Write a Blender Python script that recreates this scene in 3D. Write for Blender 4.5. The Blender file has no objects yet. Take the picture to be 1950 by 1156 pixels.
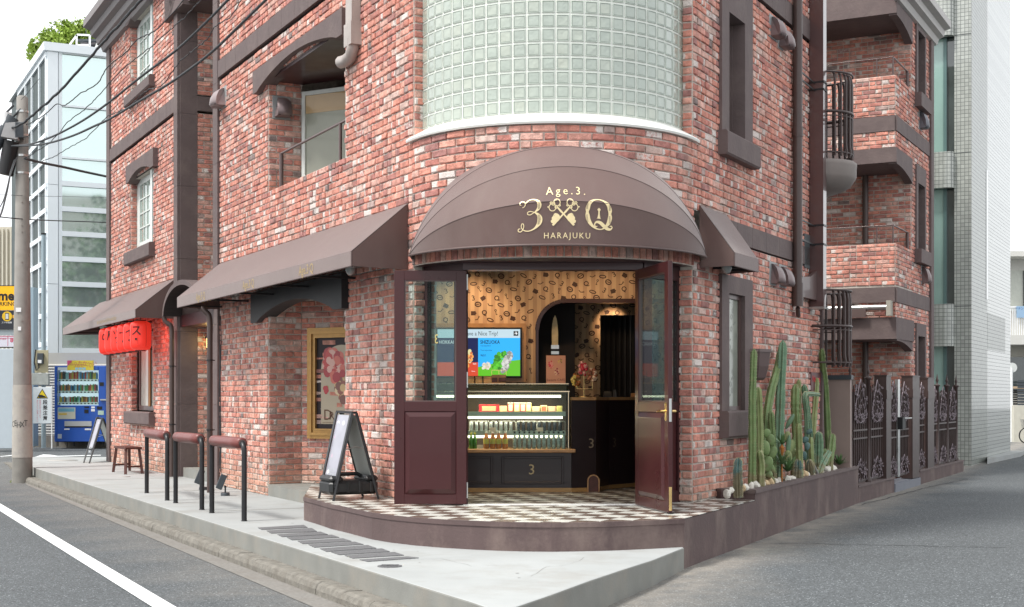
import bpy, bmesh, math, random
from mathutils import Vector, Matrix
from math import sin, cos, pi, radians, sqrt, atan2
random.seed(7)
scene = bpy.context.scene
COL = scene.collection
# ------------------------------------------------------------------ camera, sky, sun, exposure
EYE, F, CX, CY = 1.66, 2600.0, 975.0, 755.0
cd = bpy.data.cameras.new('camera'); cam = bpy.data.objects.new('camera', cd); COL.objects.link(cam)
cam.location = (0, 0, EYE); cam.rotation_euler = (pi/2, 0, 0)
cd.sensor_width = 36.0; cd.lens = F/1950*36.0; cd.shift_y = (CY-578)/1950; cd.clip_end = 2000; cd.clip_start = .1
scene.camera = cam
SUN_AZ, SUN_EL = radians(-60), radians(58)      # azimuth of the sun seen from the scene, measured from -Y towards -X
w = bpy.data.worlds.new('World'); scene.world = w; w.use_nodes = True
nt = w.node_tree; nt.nodes.clear()
sk = nt.nodes.new('ShaderNodeTexSky'); sk.sky_type = 'NISHITA'; sk.sun_disc = False
sk.sun_elevation = SUN_EL; sk.sun_rotation = pi + SUN_AZ*-1; sk.dust_density = 3.0; sk.air_density = 1.2
hs = nt.nodes.new('ShaderNodeHueSaturation'); hs.inputs['Saturation'].default_value = .22; hs.inputs['Value'].default_value = 1.5
cl = nt.nodes.new('ShaderNodeMix'); cl.data_type = 'RGBA'; cl.inputs[0].default_value = .62
cl.inputs[7].default_value = (13.0, 13.3, 13.6, 1)      # even bright cloud cover over the sky
bg = nt.nodes.new('ShaderNodeBackground'); bg.inputs['Strength'].default_value = .092
wo = nt.nodes.new('ShaderNodeOutputWorld')
nt.links.new(sk.outputs[0], hs.inputs['Color']); nt.links.new(hs.outputs[0], cl.inputs[6])
nt.links.new(cl.outputs[2], bg.inputs[0]); nt.links.new(bg.outputs[0], wo.inputs[0])
sd = bpy.data.lights.new('sun', 'SUN'); sd.energy = 2.6; sd.angle = radians(12); sd.color = (1, .962, .905)
so = bpy.data.objects.new('sun', sd); COL.objects.link(so)
sdir = Vector((sin(SUN_AZ)*cos(SUN_EL), -cos(SUN_AZ)*cos(SUN_EL), sin(SUN_EL)))
so.rotation_euler = (-sdir).to_track_quat('-Z', 'Y').to_euler(); so.location = sdir*40
scene.view_settings.view_transform = 'Standard'; scene.view_settings.look = 'None'
scene.view_settings.gamma = 1; scene.view_settings.use_curve_mapping = False
scene.view_settings.exposure = 0.55
scene.render.engine = 'CYCLES'
try:
    scene.cycles.use_denoising = True; scene.cycles.max_bounces = 8; scene.cycles.transparent_max_bounces = 12
    scene.cycles.caustics_reflective = False; scene.cycles.caustics_refractive = False
except Exception: pass

# ------------------------------------------------------------------ helpers
def at(px, py, Y):                                # photo pixel at depth Y
    return ((px-CX)/F*Y, Y, EYE-(py-CY)/F*Y)
def gp(px, py, z):                                # photo pixel on the level z
    Y = (EYE-z)*F/(py-CY); return ((px-CX)/F*Y, Y, z)
class Plane:
    def __init__(s, o, d, n):
        s.o = Vector(o); s.d = Vector(d).normalized(); s.n = Vector(n).normalized()
    def p(s, a, z, off=0.0):
        q = s.o + s.d*a + s.n*off; return (q.x, q.y, z)
    def s_of(s, px, off=0.0):
        k = (px-CX)/F; o = s.o + s.n*off
        return (k*o.y - o.x)/(s.d.x - k*s.d.y)
    def hit(s, px, py, off=0.0):
        a = s.s_of(px, off); q = s.o + s.d*a + s.n*off
        return a, EYE-(py-CY)/F*q.y
L = Plane((-1.037, 14.43), (-.459, .8885), (-.8885, -.459))     # left street front, s grows to the far left
R = Plane((1.903, 14.39), (.4654, .8851), (.8851, -.4654))      # right street front, s grows to the far right
NL = Vector((.8885, .459)).normalized(); NR = Vector((-.8851, .4654)).normalized()

class MB:
    def __init__(s): s.v = []; s.f = []; s.m = []; s.sm = []
    def add(s, vs, fs, m=0, smooth=False):
        b = len(s.v); s.v += [tuple(v) for v in vs]
        for f in fs: s.f.append([b+i for i in f]); s.m.append(m); s.sm.append(smooth)
        return s
    def hexa(s, p, m=0):                          # 8 points: bottom loop 0-3, top loop 4-7
        return s.add(p, [(3,2,1,0),(4,5,6,7),(0,1,5,4),(1,2,6,5),(2,3,7,6),(3,0,4,7)], m)
    def box(s, x0, x1, y0, y1, z0, z1, m=0):
        return s.hexa([(x0,y0,z0),(x1,y0,z0),(x1,y1,z0),(x0,y1,z0),(x0,y0,z1),(x1,y0,z1),(x1,y1,z1),(x0,y1,z1)], m)
    def pbox(s, pl, a0, a1, z0, z1, o0, o1, m=0):
        return s.hexa([pl.p(a0,z0,o1), pl.p(a1,z0,o1), pl.p(a1,z0,o0), pl.p(a0,z0,o0),
                       pl.p(a0,z1,o1), pl.p(a1,z1,o1), pl.p(a1,z1,o0), pl.p(a0,z1,o0)], m)
    def bbox(s, x0, x1, y0, y1, z0, z1, b=.01, m=0):   # chamfered box
        vs = []; 
        for (sx, sy, sz) in [(a,b_,c) for a in (0,1) for b_ in (0,1) for c in (0,1)]:
            X = (x0,x1)[sx]; Yv = (y0,y1)[sy]; Z = (z0,z1)[sz]
            dx = b if sx==0 else -b; dy = b if sy==0 else -b; dz = b if sz==0 else -b
            vs += [(X, Yv+dy, Z+dz), (X+dx, Yv, Z+dz), (X+dx, Yv+dy, Z)]
        bm = bmesh.new(); [bm.verts.new(v) for v in vs]
        bmesh.ops.convex_hull(bm, input=bm.verts[:]); bm.verts.index_update()
        s.add([v.co[:] for v in bm.verts], [[v.index for v in f.verts] for f in bm.faces], m); bm.free(); return s
    def quad(s, a, b, c, d, m=0): return s.add([a,b,c,d], [(0,1,2,3)], m)
    def prism(s, poly, z0, z1, m=0):              # plan polygon extruded up
        n = len(poly); vs = [(p[0],p[1],z0) for p in poly]+[(p[0],p[1],z1) for p in poly]
        fs = [tuple(range(n-1,-1,-1)), tuple(range(n,2*n))]+[(i,(i+1)%n,n+(i+1)%n,n+i) for i in range(n)]
        return s.add(vs, fs, m)
    def extr(s, pts, vec, m=0, smooth=False):     # 3d polygon extruded along vec
        n = len(pts); v = Vector(vec); vs = [tuple(p) for p in pts]+[tuple(Vector(p)+v) for p in pts]
        s.add(vs, [tuple(range(n-1,-1,-1)), tuple(range(n,2*n))], m)
        return s.add(vs, [(i,(i+1)%n,n+(i+1)%n,n+i) for i in range(n)], m, smooth)
    def tube(s, pts, r, n=8, m=0, caps=True, smooth=True):
        pts = [Vector(p) for p in pts]; k = len(pts); rs = r if isinstance(r, (list,tuple)) else [r]*k
        vs = []; prev = None
        for i, p in enumerate(pts):
            t = (pts[min(i+1,k-1)]-pts[max(i-1,0)]).normalized()
            if prev is None:
                u = t.cross(Vector((0,0,1)));
                if u.length < 1e-3: u = t.cross(Vector((0,1,0)))
            else: u = prev - t*prev.dot(t)
            u.normalize(); prev = u; w_ = t.cross(u)
            for j in range(n):
                a = 2*pi*j/n; vs.append(tuple(p + (u*cos(a)+w_*sin(a))*rs[i]))
        fs = [(i*n+j, i*n+(j+1)%n, (i+1)*n+(j+1)%n, (i+1)*n+j) for i in range(k-1) for j in range(n)]
        s.add(vs, fs, m, smooth)
        if caps: s.add(vs[:n], [tuple(range(n-1,-1,-1))], m); s.add(vs[-n:], [tuple(range(n))], m)
        return s
    def lathe(s, prof, c=(0,0), n=16, m=0, smooth=True, caps=True):   # prof [(r,z)]
        vs = [(c[0]+r*cos(2*pi*j/n), c[1]+r*sin(2*pi*j/n), z) for r, z in prof for j in range(n)]; k = len(prof)
        s.add(vs, [(i*n+j, i*n+(j+1)%n, (i+1)*n+(j+1)%n, (i+1)*n+j) for i in range(k-1) for j in range(n)], m, smooth)
        if caps:
            s.add(vs[:n], [tuple(range(n-1,-1,-1))], m); s.add(vs[-n:], [tuple(range(n))], m)
        return s
    def beam(s, a, b, w_, h, m=0, up=(0,0,1)):    # rectangular bar from a to b
        a = Vector(a); b = Vector(b); t = (b-a).normalized(); u = t.cross(Vector(up))
        if u.length < 1e-3: u = t.cross(Vector((0,1,0)))
        u.normalize(); q = u.cross(t); u = u*w_/2; q = q*h/2
        return s.hexa([a-u-q, a+u-q, b+u-q, b-u-q, a-u+q, a+u+q, b+u+q, b-u+q], m)
    def ball(s, c, r, m=0, n=10, k=6, sc=(1,1,1)):
        vs = []; c = Vector(c)
        for i in range(k+1):
            th = pi*i/k
            for j in range(n):
                a = 2*pi*j/n
                vs.append((c.x+r*sc[0]*sin(th)*cos(a), c.y+r*sc[1]*sin(th)*sin(a), c.z+r*sc[2]*cos(th)))
        return s.add(vs, [(i*n+j, (i+1)*n+j, (i+1)*n+(j+1)%n, i*n+(j+1)%n) for i in range(k) for j in range(n)], m, True)
    def mesh(s, name, mats):
        me = bpy.data.meshes.new(name); me.from_pydata(s.v, [], s.f)
        for q in (mats if isinstance(mats, (list,tuple)) else [mats]): me.materials.append(q)
        me.polygons.foreach_set('material_index', s.m); me.polygons.foreach_set('use_smooth', s.sm); me.update()
        return me
    def build(s, name, mats, parent=None, label=None, cat=None, group=None, kind=None, xf=None):
        me = s.mesh(name, mats)
        if xf is not None: me.transform(xf)
        o = bpy.data.objects.new(name, me); COL.objects.link(o)
        if parent is not None: o.parent = parent
        return tag(o, label, cat, group, kind)
def tag(o, label=None, cat=None, group=None, kind=None):
    if label: o['label'] = label
    if cat: o['category'] = cat
    if group: o['group'] = group
    if kind: o['kind'] = kind
    return o
def thing(name, label, cat, loc=(0,0,0), rz=0.0, group=None):
    o = bpy.data.objects.new(name, None); COL.objects.link(o); o.location = loc; o.rotation_euler = (0,0,rz)
    o.empty_display_size = .1
    return tag(o, label, cat, group)
def clone(o, parent=None, loc=None, rz=None, label=None):
    c = o.copy(); COL.objects.link(c)
    if parent is not None: c.parent = parent
    if loc is not None: c.location = loc
    if rz is not None: c.rotation_euler = (0,0,rz)
    if label: c['label'] = label
    for ch in o.children: clone(ch, c)
    return c
_tc = {}
def text_mesh(body, size=1.0, align='CENTER', spacing=1.0, vertical=False, bold=0.0, res=2):
    key = (body, size, align, spacing, bold, res)
    if key not in _tc:
        c = bpy.data.curves.new('t', 'FONT'); c.body = body; c.size = size; c.align_x = align; c.align_y = 'CENTER'
        c.space_character = spacing; c.resolution_u = res; c.offset = bold
        if vertical: c.space_line = .95
        o = bpy.data.objects.new('t', c); COL.objects.link(o)
        bpy.context.view_layer.update()
        me = o.evaluated_get(bpy.context.evaluated_depsgraph_get()).to_mesh()
        _tc[key] = ([tuple(v.co) for v in me.vertices], [tuple(p.vertices) for p in me.polygons])
        bpy.data.objects.remove(o); bpy.data.curves.remove(c)
    return _tc[key]
def put_text(mb, body, size, mapf, m=0, align='CENTER', spacing=1.0, bold=0.0, sx=1.0, vertical=False, res=2):
    vs, fs = text_mesh(body, size, align, spacing, vertical, bold, res)
    if not vs: return
    x = [v[0] for v in vs]
    mb.add([mapf(v[0]*sx, v[1]) for v in vs], fs, m)
def stroke(pts, wd, closed=False):               # 2d polyline to quads; wd list or float
    n = len(pts); out = []; ws = wd if isinstance(wd, (list,tuple)) else [wd]*n
    vs = []
    for i in range(n):
        a = pts[(i-1)%n if closed else max(i-1,0)]; b = pts[(i+1)%n if closed else min(i+1,n-1)]
        dx, dy = b[0]-a[0], b[1]-a[1]; l = math.hypot(dx,dy) or 1; nx, ny = -dy/l, dx/l
        h = ws[i]/2; vs += [(pts[i][0]+nx*h, pts[i][1]+ny*h), (pts[i][0]-nx*h, pts[i][1]-ny*h)]
    fs = [(2*i, 2*i+1, (2*i+3)%(2*n), (2*i+2)%(2*n)) for i in range(n if closed else n-1)]
    return vs, fs
def put_stroke(mb, pts, wd, mapf, m=0, closed=False):
    vs, fs = stroke(pts, wd, closed); mb.add([mapf(*v) for v in vs], fs, m)
def put_poly(mb, pts, mapf, m=0): mb.add([mapf(*p) for p in pts], [tuple(range(len(pts)))], m)
def ell(cx, cy, rx, ry, n=16, a0=0, a1=2*pi, rot=0):
    o = []
    for i in range(n + (0 if abs(a1-a0-2*pi) < 1e-6 else 1)):
        a = a0+(a1-a0)*i/n; x, y = rx*cos(a), ry*sin(a); o.append((cx+x*cos(rot)-y*sin(rot), cy+x*sin(rot)+y*cos(rot)))
    return o

# ------------------------------------------------------------------ materials
def mat(name, col, rough=.6, metal=0.0, var=.12, scale=6.0, bump=0.0, bscale=60.0, coat=0.0, sheen=0.0, emit=None, es=0.0, spec=.5,
        stain=None, stain_amt=0.0, stain_scale=1.5, alpha=1.0, trans=0.0, ior=1.45, streak=0.0):
    m = bpy.data.materials.new(name); m.use_nodes = True; n = m.node_tree.nodes; l = m.node_tree.links
    b = n['Principled BSDF']; b.inputs['Roughness'].default_value = rough; b.inputs['Metallic'].default_value = metal
    b.inputs['Coat Weight'].default_value = coat; b.inputs['Sheen Weight'].default_value = sheen
    b.inputs['Specular IOR Level'].default_value = spec; b.inputs['IOR'].default_value = ior
    if alpha < 1: b.inputs['Alpha'].default_value = alpha
    if trans: b.inputs['Transmission Weight'].default_value = trans
    if emit: b.inputs['Emission Color'].default_value = (*emit, 1); b.inputs['Emission Strength'].default_value = es
    geo = n.new('ShaderNodeNewGeometry'); src = geo.outputs['Position']
    if var > 0:
        t = n.new('ShaderNodeTexNoise'); t.inputs['Scale'].default_value = scale; t.inputs['Detail'].default_value = 6; l.new(src, t.inputs['Vector'])
        r = n.new('ShaderNodeMapRange'); r.inputs[1].default_value = .25; r.inputs[2].default_value = .75
        r.inputs[3].default_value = 1-var; r.inputs[4].default_value = 1+var; l.new(t.outputs[0], r.inputs[0])
        mu = n.new('ShaderNodeVectorMath'); mu.operation = 'SCALE'; mu.inputs[0].default_value = col; l.new(r.outputs[0], mu.inputs['Scale'])
        last = mu.outputs[0]
        rr = n.new('ShaderNodeMapRange'); rr.inputs[3].default_value = max(0, rough-.08); rr.inputs[4].default_value = min(1, rough+.08)
        l.new(t.outputs[0], rr.inputs[0]); l.new(rr.outputs[0], b.inputs['Roughness'])
        if stain:
            t2 = n.new('ShaderNodeTexNoise'); t2.inputs['Scale'].default_value = stain_scale; t2.inputs['Detail'].default_value = 8
            t2.inputs['Roughness'].default_value = .65
            if streak:
                mp = n.new('ShaderNodeMapping'); mp.inputs['Scale'].default_value = (1, 1, streak); l.new(src, mp.inputs[0]); l.new(mp.outputs[0], t2.inputs['Vector'])
            else: l.new(src, t2.inputs['Vector'])
            r2 = n.new('ShaderNodeMapRange'); r2.inputs[1].default_value = .48; r2.inputs[2].default_value = .72; r2.inputs[4].default_value = stain_amt; l.new(t2.outputs[0], r2.inputs[0])
            mx = n.new('ShaderNodeMix'); mx.data_type = 'RGBA'; l.new(r2.outputs[0], mx.inputs[0]); l.new(last, mx.inputs[6]); mx.inputs[7].default_value = (*stain, 1)
            last = mx.outputs[2]
        l.new(last, b.inputs['Base Color'])
    else: b.inputs['Base Color'].default_value = (*col, 1)
    if bump:
        t3 = n.new('ShaderNodeTexNoise'); t3.inputs['Scale'].default_value = bscale; t3.inputs['Detail'].default_value = 5; l.new(src, t3.inputs['Vector'])
        bu = n.new('ShaderNodeBump'); bu.inputs['Strength'].default_value = bump; bu.inputs['Distance'].default_value = .01
        l.new(t3.outputs[0], bu.inputs['Height']); l.new(bu.outputs[0], b.inputs['Normal'])
    return m
def mat_brick():
    m = bpy.data.materials.new('brick'); m.use_nodes = True; n = m.node_tree.nodes; l = m.node_tree.links
    b = n['Principled BSDF']; b.inputs['Roughness'].default_value = .85; b.inputs['Specular IOR Level'].default_value = .3
    at_ = n.new('ShaderNodeAttribute'); at_.attribute_name = 'bc'; sp = n.new('ShaderNodeSeparateXYZ'); l.new(at_.outputs['Vector'], sp.inputs[0])
    geo = n.new('ShaderNodeNewGeometry'); oi = n.new('ShaderNodeObjectInfo')
    ad = n.new('ShaderNodeMath'); ad.operation = 'FRACT'; a2 = n.new('ShaderNodeMath'); a2.operation = 'ADD'
    l.new(sp.outputs[0], a2.inputs[0]); l.new(oi.outputs['Random'], a2.inputs[1]); l.new(a2.outputs[0], ad.inputs[0])
    cr = n.new('ShaderNodeValToRGB'); e = cr.color_ramp; e.interpolation = 'CONSTANT'
    cols = [(0,(0.647,0.279,0.212)),(.17,(0.582,0.245,0.188)),(.33,(0.690,0.348,0.273)),(.47,(0.528,0.217,0.176)),(.58,(0.636,0.314,0.254)),(.68,(0.463,0.205,0.176)),(.76,(0.388,0.188,0.169)),(.82,(0.658,0.393,0.327)),(.925,(0.259,0.199,0.188)),(.94,(0.431,0.319,0.290)),(.96,(0.625,0.445,0.387))]
    e.elements[0].position = 0; e.elements[0].color = (*cols[0][1],1); e.elements[1].position = cols[1][0]; e.elements[1].color = (*cols[1][1],1)
    for p, c in cols[2:]: q = e.elements.new(p); q.color = (*c,1)
    l.new(ad.outputs[0], cr.inputs[0])
    t = n.new('ShaderNodeTexNoise'); t.inputs['Scale'].default_value = 14; t.inputs['Detail'].default_value = 6; l.new(geo.outputs['Position'], t.inputs['Vector'])
    r = n.new('ShaderNodeMapRange'); r.inputs[1].default_value = .25; r.inputs[2].default_value = .75; r.inputs[3].default_value = .62; r.inputs[4].default_value = 1.32; l.new(t.outputs[0], r.inputs[0])
    sc = n.new('ShaderNodeVectorMath'); sc.operation = 'SCALE'; l.new(cr.outputs[0], sc.inputs[0]); l.new(r.outputs[0], sc.inputs['Scale'])
    # lime wash and dark firing over the ends of single bricks, ragged edges
    t2 = n.new('ShaderNodeTexNoise'); t2.inputs['Scale'].default_value = 26; t2.inputs['Detail'].default_value = 8; t2.inputs['Roughness'].default_value = .7; l.new(geo.outputs['Position'], t2.inputs['Vector'])
    nm = n.new('ShaderNodeMath'); nm.operation = 'MULTIPLY_ADD'; nm.inputs[1].default_value = 1.7; nm.inputs[2].default_value = -.85; l.new(t2.outputs[0], nm.inputs[0])
    sd2 = n.new('ShaderNodeMath'); sd2.operation = 'ADD'; l.new(nm.outputs[0], sd2.inputs[0]); l.new(sp.outputs[1], sd2.inputs[1])
    rd = n.new('ShaderNodeMapRange'); rd.inputs[1].default_value = -.25; rd.inputs[2].default_value = .75; rd.inputs[4].default_value = .5; l.new(sd2.outputs[0], rd.inputs[0])
    mxd = n.new('ShaderNodeMix'); mxd.data_type = 'RGBA'; l.new(rd.outputs[0], mxd.inputs[0]); l.new(sc.outputs[0], mxd.inputs[6]); mxd.inputs[7].default_value = (.22,.155,.14,1)
    s2 = n.new('ShaderNodeMath'); s2.operation = 'ADD'; l.new(nm.outputs[0], s2.inputs[0]); l.new(sp.outputs[2], s2.inputs[1])
    r2 = n.new('ShaderNodeMapRange'); r2.inputs[1].default_value = -.02; r2.inputs[2].default_value = .22; r2.inputs[4].default_value = .88; l.new(s2.outputs[0], r2.inputs[0])
    mx = n.new('ShaderNodeMix'); mx.data_type = 'RGBA'; l.new(r2.outputs[0], mx.inputs[0]); l.new(mxd.outputs[2], mx.inputs[6]); mx.inputs[7].default_value = (.70,.65,.61,1)
    # soot clouding
    t4 = n.new('ShaderNodeTexNoise'); t4.inputs['Scale'].default_value = 1.6; t4.inputs['Detail'].default_value = 5; l.new(geo.outputs['Position'], t4.inputs['Vector'])
    r4 = n.new('ShaderNodeMapRange'); r4.inputs[1].default_value = .52; r4.inputs[2].default_value = .74; r4.inputs[4].default_value = .25; l.new(t4.outputs[0], r4.inputs[0])
    mx2 = n.new('ShaderNodeMix'); mx2.data_type = 'RGBA'; l.new(r4.outputs[0], mx2.inputs[0]); l.new(mx.outputs[2], mx2.inputs[6]); mx2.inputs[7].default_value = (.20,.13,.11,1)
    # rain-washed soot running down the face
    mpv = n.new('ShaderNodeMapping'); mpv.inputs['Scale'].default_value = (2.6, 2.6, .38); l.new(geo.outputs['Position'], mpv.inputs[0])
    t6 = n.new('ShaderNodeTexNoise'); t6.inputs['Scale'].default_value = 1.5; t6.inputs['Detail'].default_value = 7; t6.inputs['Roughness'].default_value = .6; l.new(mpv.outputs[0], t6.inputs['Vector'])
    r6 = n.new('ShaderNodeMapRange'); r6.inputs[1].default_value = .53; r6.inputs[2].default_value = .70; r6.inputs[4].default_value = .5; l.new(t6.outputs[0], r6.inputs[0])
    mx6 = n.new('ShaderNodeMix'); mx6.data_type = 'RGBA'; l.new(r6.outputs[0], mx6.inputs[0]); l.new(mx2.outputs[2], mx6.inputs[6]); mx6.inputs[7].default_value = (.22,.145,.12,1); mx2 = mx6
    # rising damp bloom in the lowest courses
    sz = n.new('ShaderNodeSeparateXYZ'); l.new(geo.outputs['Position'], sz.inputs[0])
    r5 = n.new('ShaderNodeMapRange'); r5.inputs[1].default_value = .95; r5.inputs[2].default_value = .35; r5.inputs[4].default_value = .9; l.new(sz.outputs[2], r5.inputs[0])
    mm = n.new('ShaderNodeMath'); mm.operation = 'MULTIPLY'; l.new(r5.outputs[0], mm.inputs[0]); l.new(t2.outputs[0], mm.inputs[1])
    mx3 = n.new('ShaderNodeMix'); mx3.data_type = 'RGBA'; l.new(mm.outputs[0], mx3.inputs[0]); l.new(mx2.outputs[2], mx3.inputs[6]); mx3.inputs[7].default_value = (.48,.37,.27,1)
    tf = n.new('ShaderNodeTexNoise'); tf.inputs['Scale'].default_value = 150; tf.inputs['Detail'].default_value = 3; l.new(geo.outputs['Position'], tf.inputs['Vector'])
    rf = n.new('ShaderNodeMapRange'); rf.inputs[1].default_value = .3; rf.inputs[2].default_value = .7; rf.inputs[3].default_value = .78; rf.inputs[4].default_value = 1.22; l.new(tf.outputs[0], rf.inputs[0])
    sf = n.new('ShaderNodeVectorMath'); sf.operation = 'SCALE'; l.new(mx3.outputs[2], sf.inputs[0]); l.new(rf.outputs[0], sf.inputs['Scale']); l.new(sf.outputs[0], b.inputs['Base Color'])
    t3 = n.new('ShaderNodeTexNoise'); t3.inputs['Scale'].default_value = 55; t3.inputs['Detail'].default_value = 6; l.new(geo.outputs['Position'], t3.inputs['Vector'])
    bu = n.new('ShaderNodeBump'); bu.inputs['Strength'].default_value = .75; bu.inputs['Distance'].default_value = .012; l.new(t3.outputs[0], bu.inputs['Height']); l.new(bu.outputs[0], b.inputs['Normal'])
    return m
def mat_glass(name, tint=(.9,.97,.95), rough=.02, alpha=.22, spec=.8):
    m = bpy.data.materials.new(name); m.use_nodes = True; n = m.node_tree.nodes; l = m.node_tree.links; n.clear()
    o = n.new('ShaderNodeOutputMaterial'); mix = n.new('ShaderNodeMixShader'); tr = n.new('ShaderNodeBsdfTransparent'); gl = n.new('ShaderNodeBsdfGlossy')
    tr.inputs[0].default_value = (*tint, 1); gl.inputs['Roughness'].default_value = rough; gl.inputs[0].default_value = (.36,.38,.39,1)
    fr = n.new('ShaderNodeFresnel'); fr.inputs[0].default_value = 1.5
    mr = n.new('ShaderNodeMapRange'); mr.inputs[3].default_value = alpha*.05; mr.inputs[4].default_value = .30; l.new(fr.outputs[0], mr.inputs[0])
    l.new(mr.outputs[0], mix.inputs[0]); l.new(tr.outputs[0], mix.inputs[1]); l.new(gl.outputs[0], mix.inputs[2]); l.new(mix.outputs[0], o.inputs[0])
    return m
M = {}
M['brick'] = mat_brick()
M['mortar'] = mat('mortar', (.56,.51,.455), .9, var=.2, scale=20, bump=.5, bscale=120)
M['trim'] = mat('brown_stucco', (.128,.095,.092), .75, var=.12, scale=5, bump=.5, bscale=22, stain=(.20,.155,.14), stain_amt=.45, stain_scale=3)
M['trim_smooth'] = mat('brown_paint', (.10,.062,.058), .38, var=.08, scale=4, coat=.15)
M['render'] = mat('brown_render', (.105,.072,.07), .8, var=.16, scale=3, bump=.35, bscale=30, stain=(.25,.19,.165), stain_amt=.6, stain_scale=2.2, streak=.6)
M['fabric'] = mat('awning_fabric', (.136,.084,.075), .6, var=.10, scale=1.6, bump=.22, bscale=260, sheen=.35, spec=.35, stain=(.19,.14,.125), stain_amt=.35, stain_scale=2.4, streak=.4)
M['fabric'].node_tree.nodes['Principled BSDF'].inputs['Coat Roughness'].default_value = .33
M['fabric_pipe'] = mat('awning_piping', (.11,.075,.07), .5, var=.05)
M['gold'] = mat('gold_print', (.86,.60,.24), .35, metal=.35, var=.05)
M['gold_dim'] = mat('worn_gold_print', (.42,.30,.14), .5, metal=.2, var=.05)
M['gold_pale'] = mat('pale_gold_print', (.88,.72,.42), .4, metal=.25, var=.08, scale=20)
M['gold_wood'] = mat('gilded_wood', (.50,.29,.10), .4, metal=.3, var=.15, scale=14)
M['brass'] = mat('brass', (.78,.55,.24), .25, metal=1, var=.06)
M['maroon'] = mat('maroon_paint', (.055,.0145,.016), .30, var=.06, scale=3, coat=.10, spec=.4)
M['dark_maroon'] = mat('dark_maroon_paint', (.04,.012,.014), .35, var=.06, coat=.2)
M['black_metal'] = mat('black_metal', (.018,.018,.02), .38, var=.1, scale=10)
M['iron'] = mat('brown_iron', (.052,.031,.028), .42, var=.12, scale=12, spec=.6)
M['iron_light'] = mat('weathered_cast_iron', (.27,.22,.24), .42, metal=.3, var=.3, scale=25)
M['steel'] = mat('brushed_steel', (.55,.56,.55), .3, metal=.9, var=.08)
M['white_metal'] = mat('white_metal', (.80,.81,.81), .4, var=.04)
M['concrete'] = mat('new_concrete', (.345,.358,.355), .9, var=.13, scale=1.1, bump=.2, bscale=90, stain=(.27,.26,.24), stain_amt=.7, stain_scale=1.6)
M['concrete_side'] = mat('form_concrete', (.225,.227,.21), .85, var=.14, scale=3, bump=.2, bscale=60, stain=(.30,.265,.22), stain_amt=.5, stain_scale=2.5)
M['kerb'] = mat('worn_kerb', (.19,.178,.155), .95, var=.3, scale=12, bump=.9, bscale=70, stain=(.12,.105,.085), stain_amt=.7, stain_scale=5)
M['gutter'] = mat('gutter_concrete', (.20,.19,.175), .92, var=.2, scale=25, bump=.4, bscale=150, stain=(.16,.14,.12), stain_amt=.5, stain_scale=3)
M['white_paint'] = mat('road_paint', (.78,.80,.80), .7, var=.06, scale=30, bump=.15, bscale=200, stain=(.30,.30,.31), stain_amt=.55, stain_scale=9)
M['grout_white'] = mat('white_grout', (.78,.79,.74), .7, var=.05)
M['black'] = mat('black_plastic', (.012,.012,.013), .5, var=.1)
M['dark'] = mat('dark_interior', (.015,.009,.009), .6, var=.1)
M['wood'] = mat('light_counter_wood', (.42,.23,.10), .4, var=.2, scale=9)
M['stool'] = mat('red_brown_wood', (.085,.026,.018), .45, var=.3, scale=16)
M['pad'] = mat('brown_leatherette', (.17,.048,.042), .38, var=.08, scale=8, bump=.15, bscale=50)
M['grey_metal'] = mat('dark_grey_metal', (.055,.065,.075), .45, var=.1)
M['duct'] = mat('brown_duct_metal', (.085,.042,.040), .35, var=.05, scale=3, spec=.7, coat=1.0)
M['pipe'] = mat('brown_pipe', (.075,.05,.045), .35, var=.08)
M['pole'] = mat('pole_concrete', (.27,.255,.235), .9, var=.12, scale=5, bump=.2, bscale=60, stain=(.17,.155,.14), stain_amt=.5, stain_scale=2)
M['cable'] = mat('black_cable', (.035,.038,.042), .6, var=.1)
M['tile_grout'] = mat('tile_grout', (.35,.33,.30), .9, var=.1)
M['tile_white'] = mat('white_floor_tile', (.62,.61,.56), .28, var=.04, scale=8)
M['tile_brown'] = mat('brown_floor_tile', (.145,.105,.085), .3, var=.12, scale=8)
M['glass'] = mat_glass('clear_glass', alpha=.04)
M['glass_case'] = mat_glass('case_glass', tint=(.90,.97,.95), alpha=.05)
def flat(name, c, rough=.6, **k): return mat(name, c, rough, var=.03, **k)
# ================================================================== ground, roads, pavement
UL = Vector((-.459, .8885)).normalized(); UR = Vector((.4654, .8851)).normalized(); UF = Vector((.426, .905)).normalized(); P0 = Vector((1.58, 12.52))
def at_coord(x, y):
    dx, dy = x-P0.x, y-P0.y; det = UL.x*UF.y-UF.x*UL.y
    return (dx*UF.y-dy*UF.x)/det, (UL.x*dy-UL.y*dx)/det
def lerp_tab(t, tab):
    if t <= tab[0][0]: return tab[0][1]
    for (a, b), (c, d) in zip(tab, tab[1:]):
        if t <= c: return b+(d-b)*(t-a)/(c-a)
    return tab[-1][1]
def side_rise(a, t):
    k = max(0, min(1, (t+4.2)/1.6)); return (1-k)*lerp_tab(a, [(24,0),(40,.27)])+k*lerp_tab(a, [(21.5,0),(24.5,.265)])
def ground_z(x, y):
    a, t = at_coord(x, y)
    if a > 12: t = min(t, -3.4)+max(0, t+3.4)*max(0, 1-(a-12)/6)
    return lerp_tab(t, [(-3.4,0),(0,.085),(9,.11),(20,.15),(40,.2)]) + side_rise(a, t)
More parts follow.
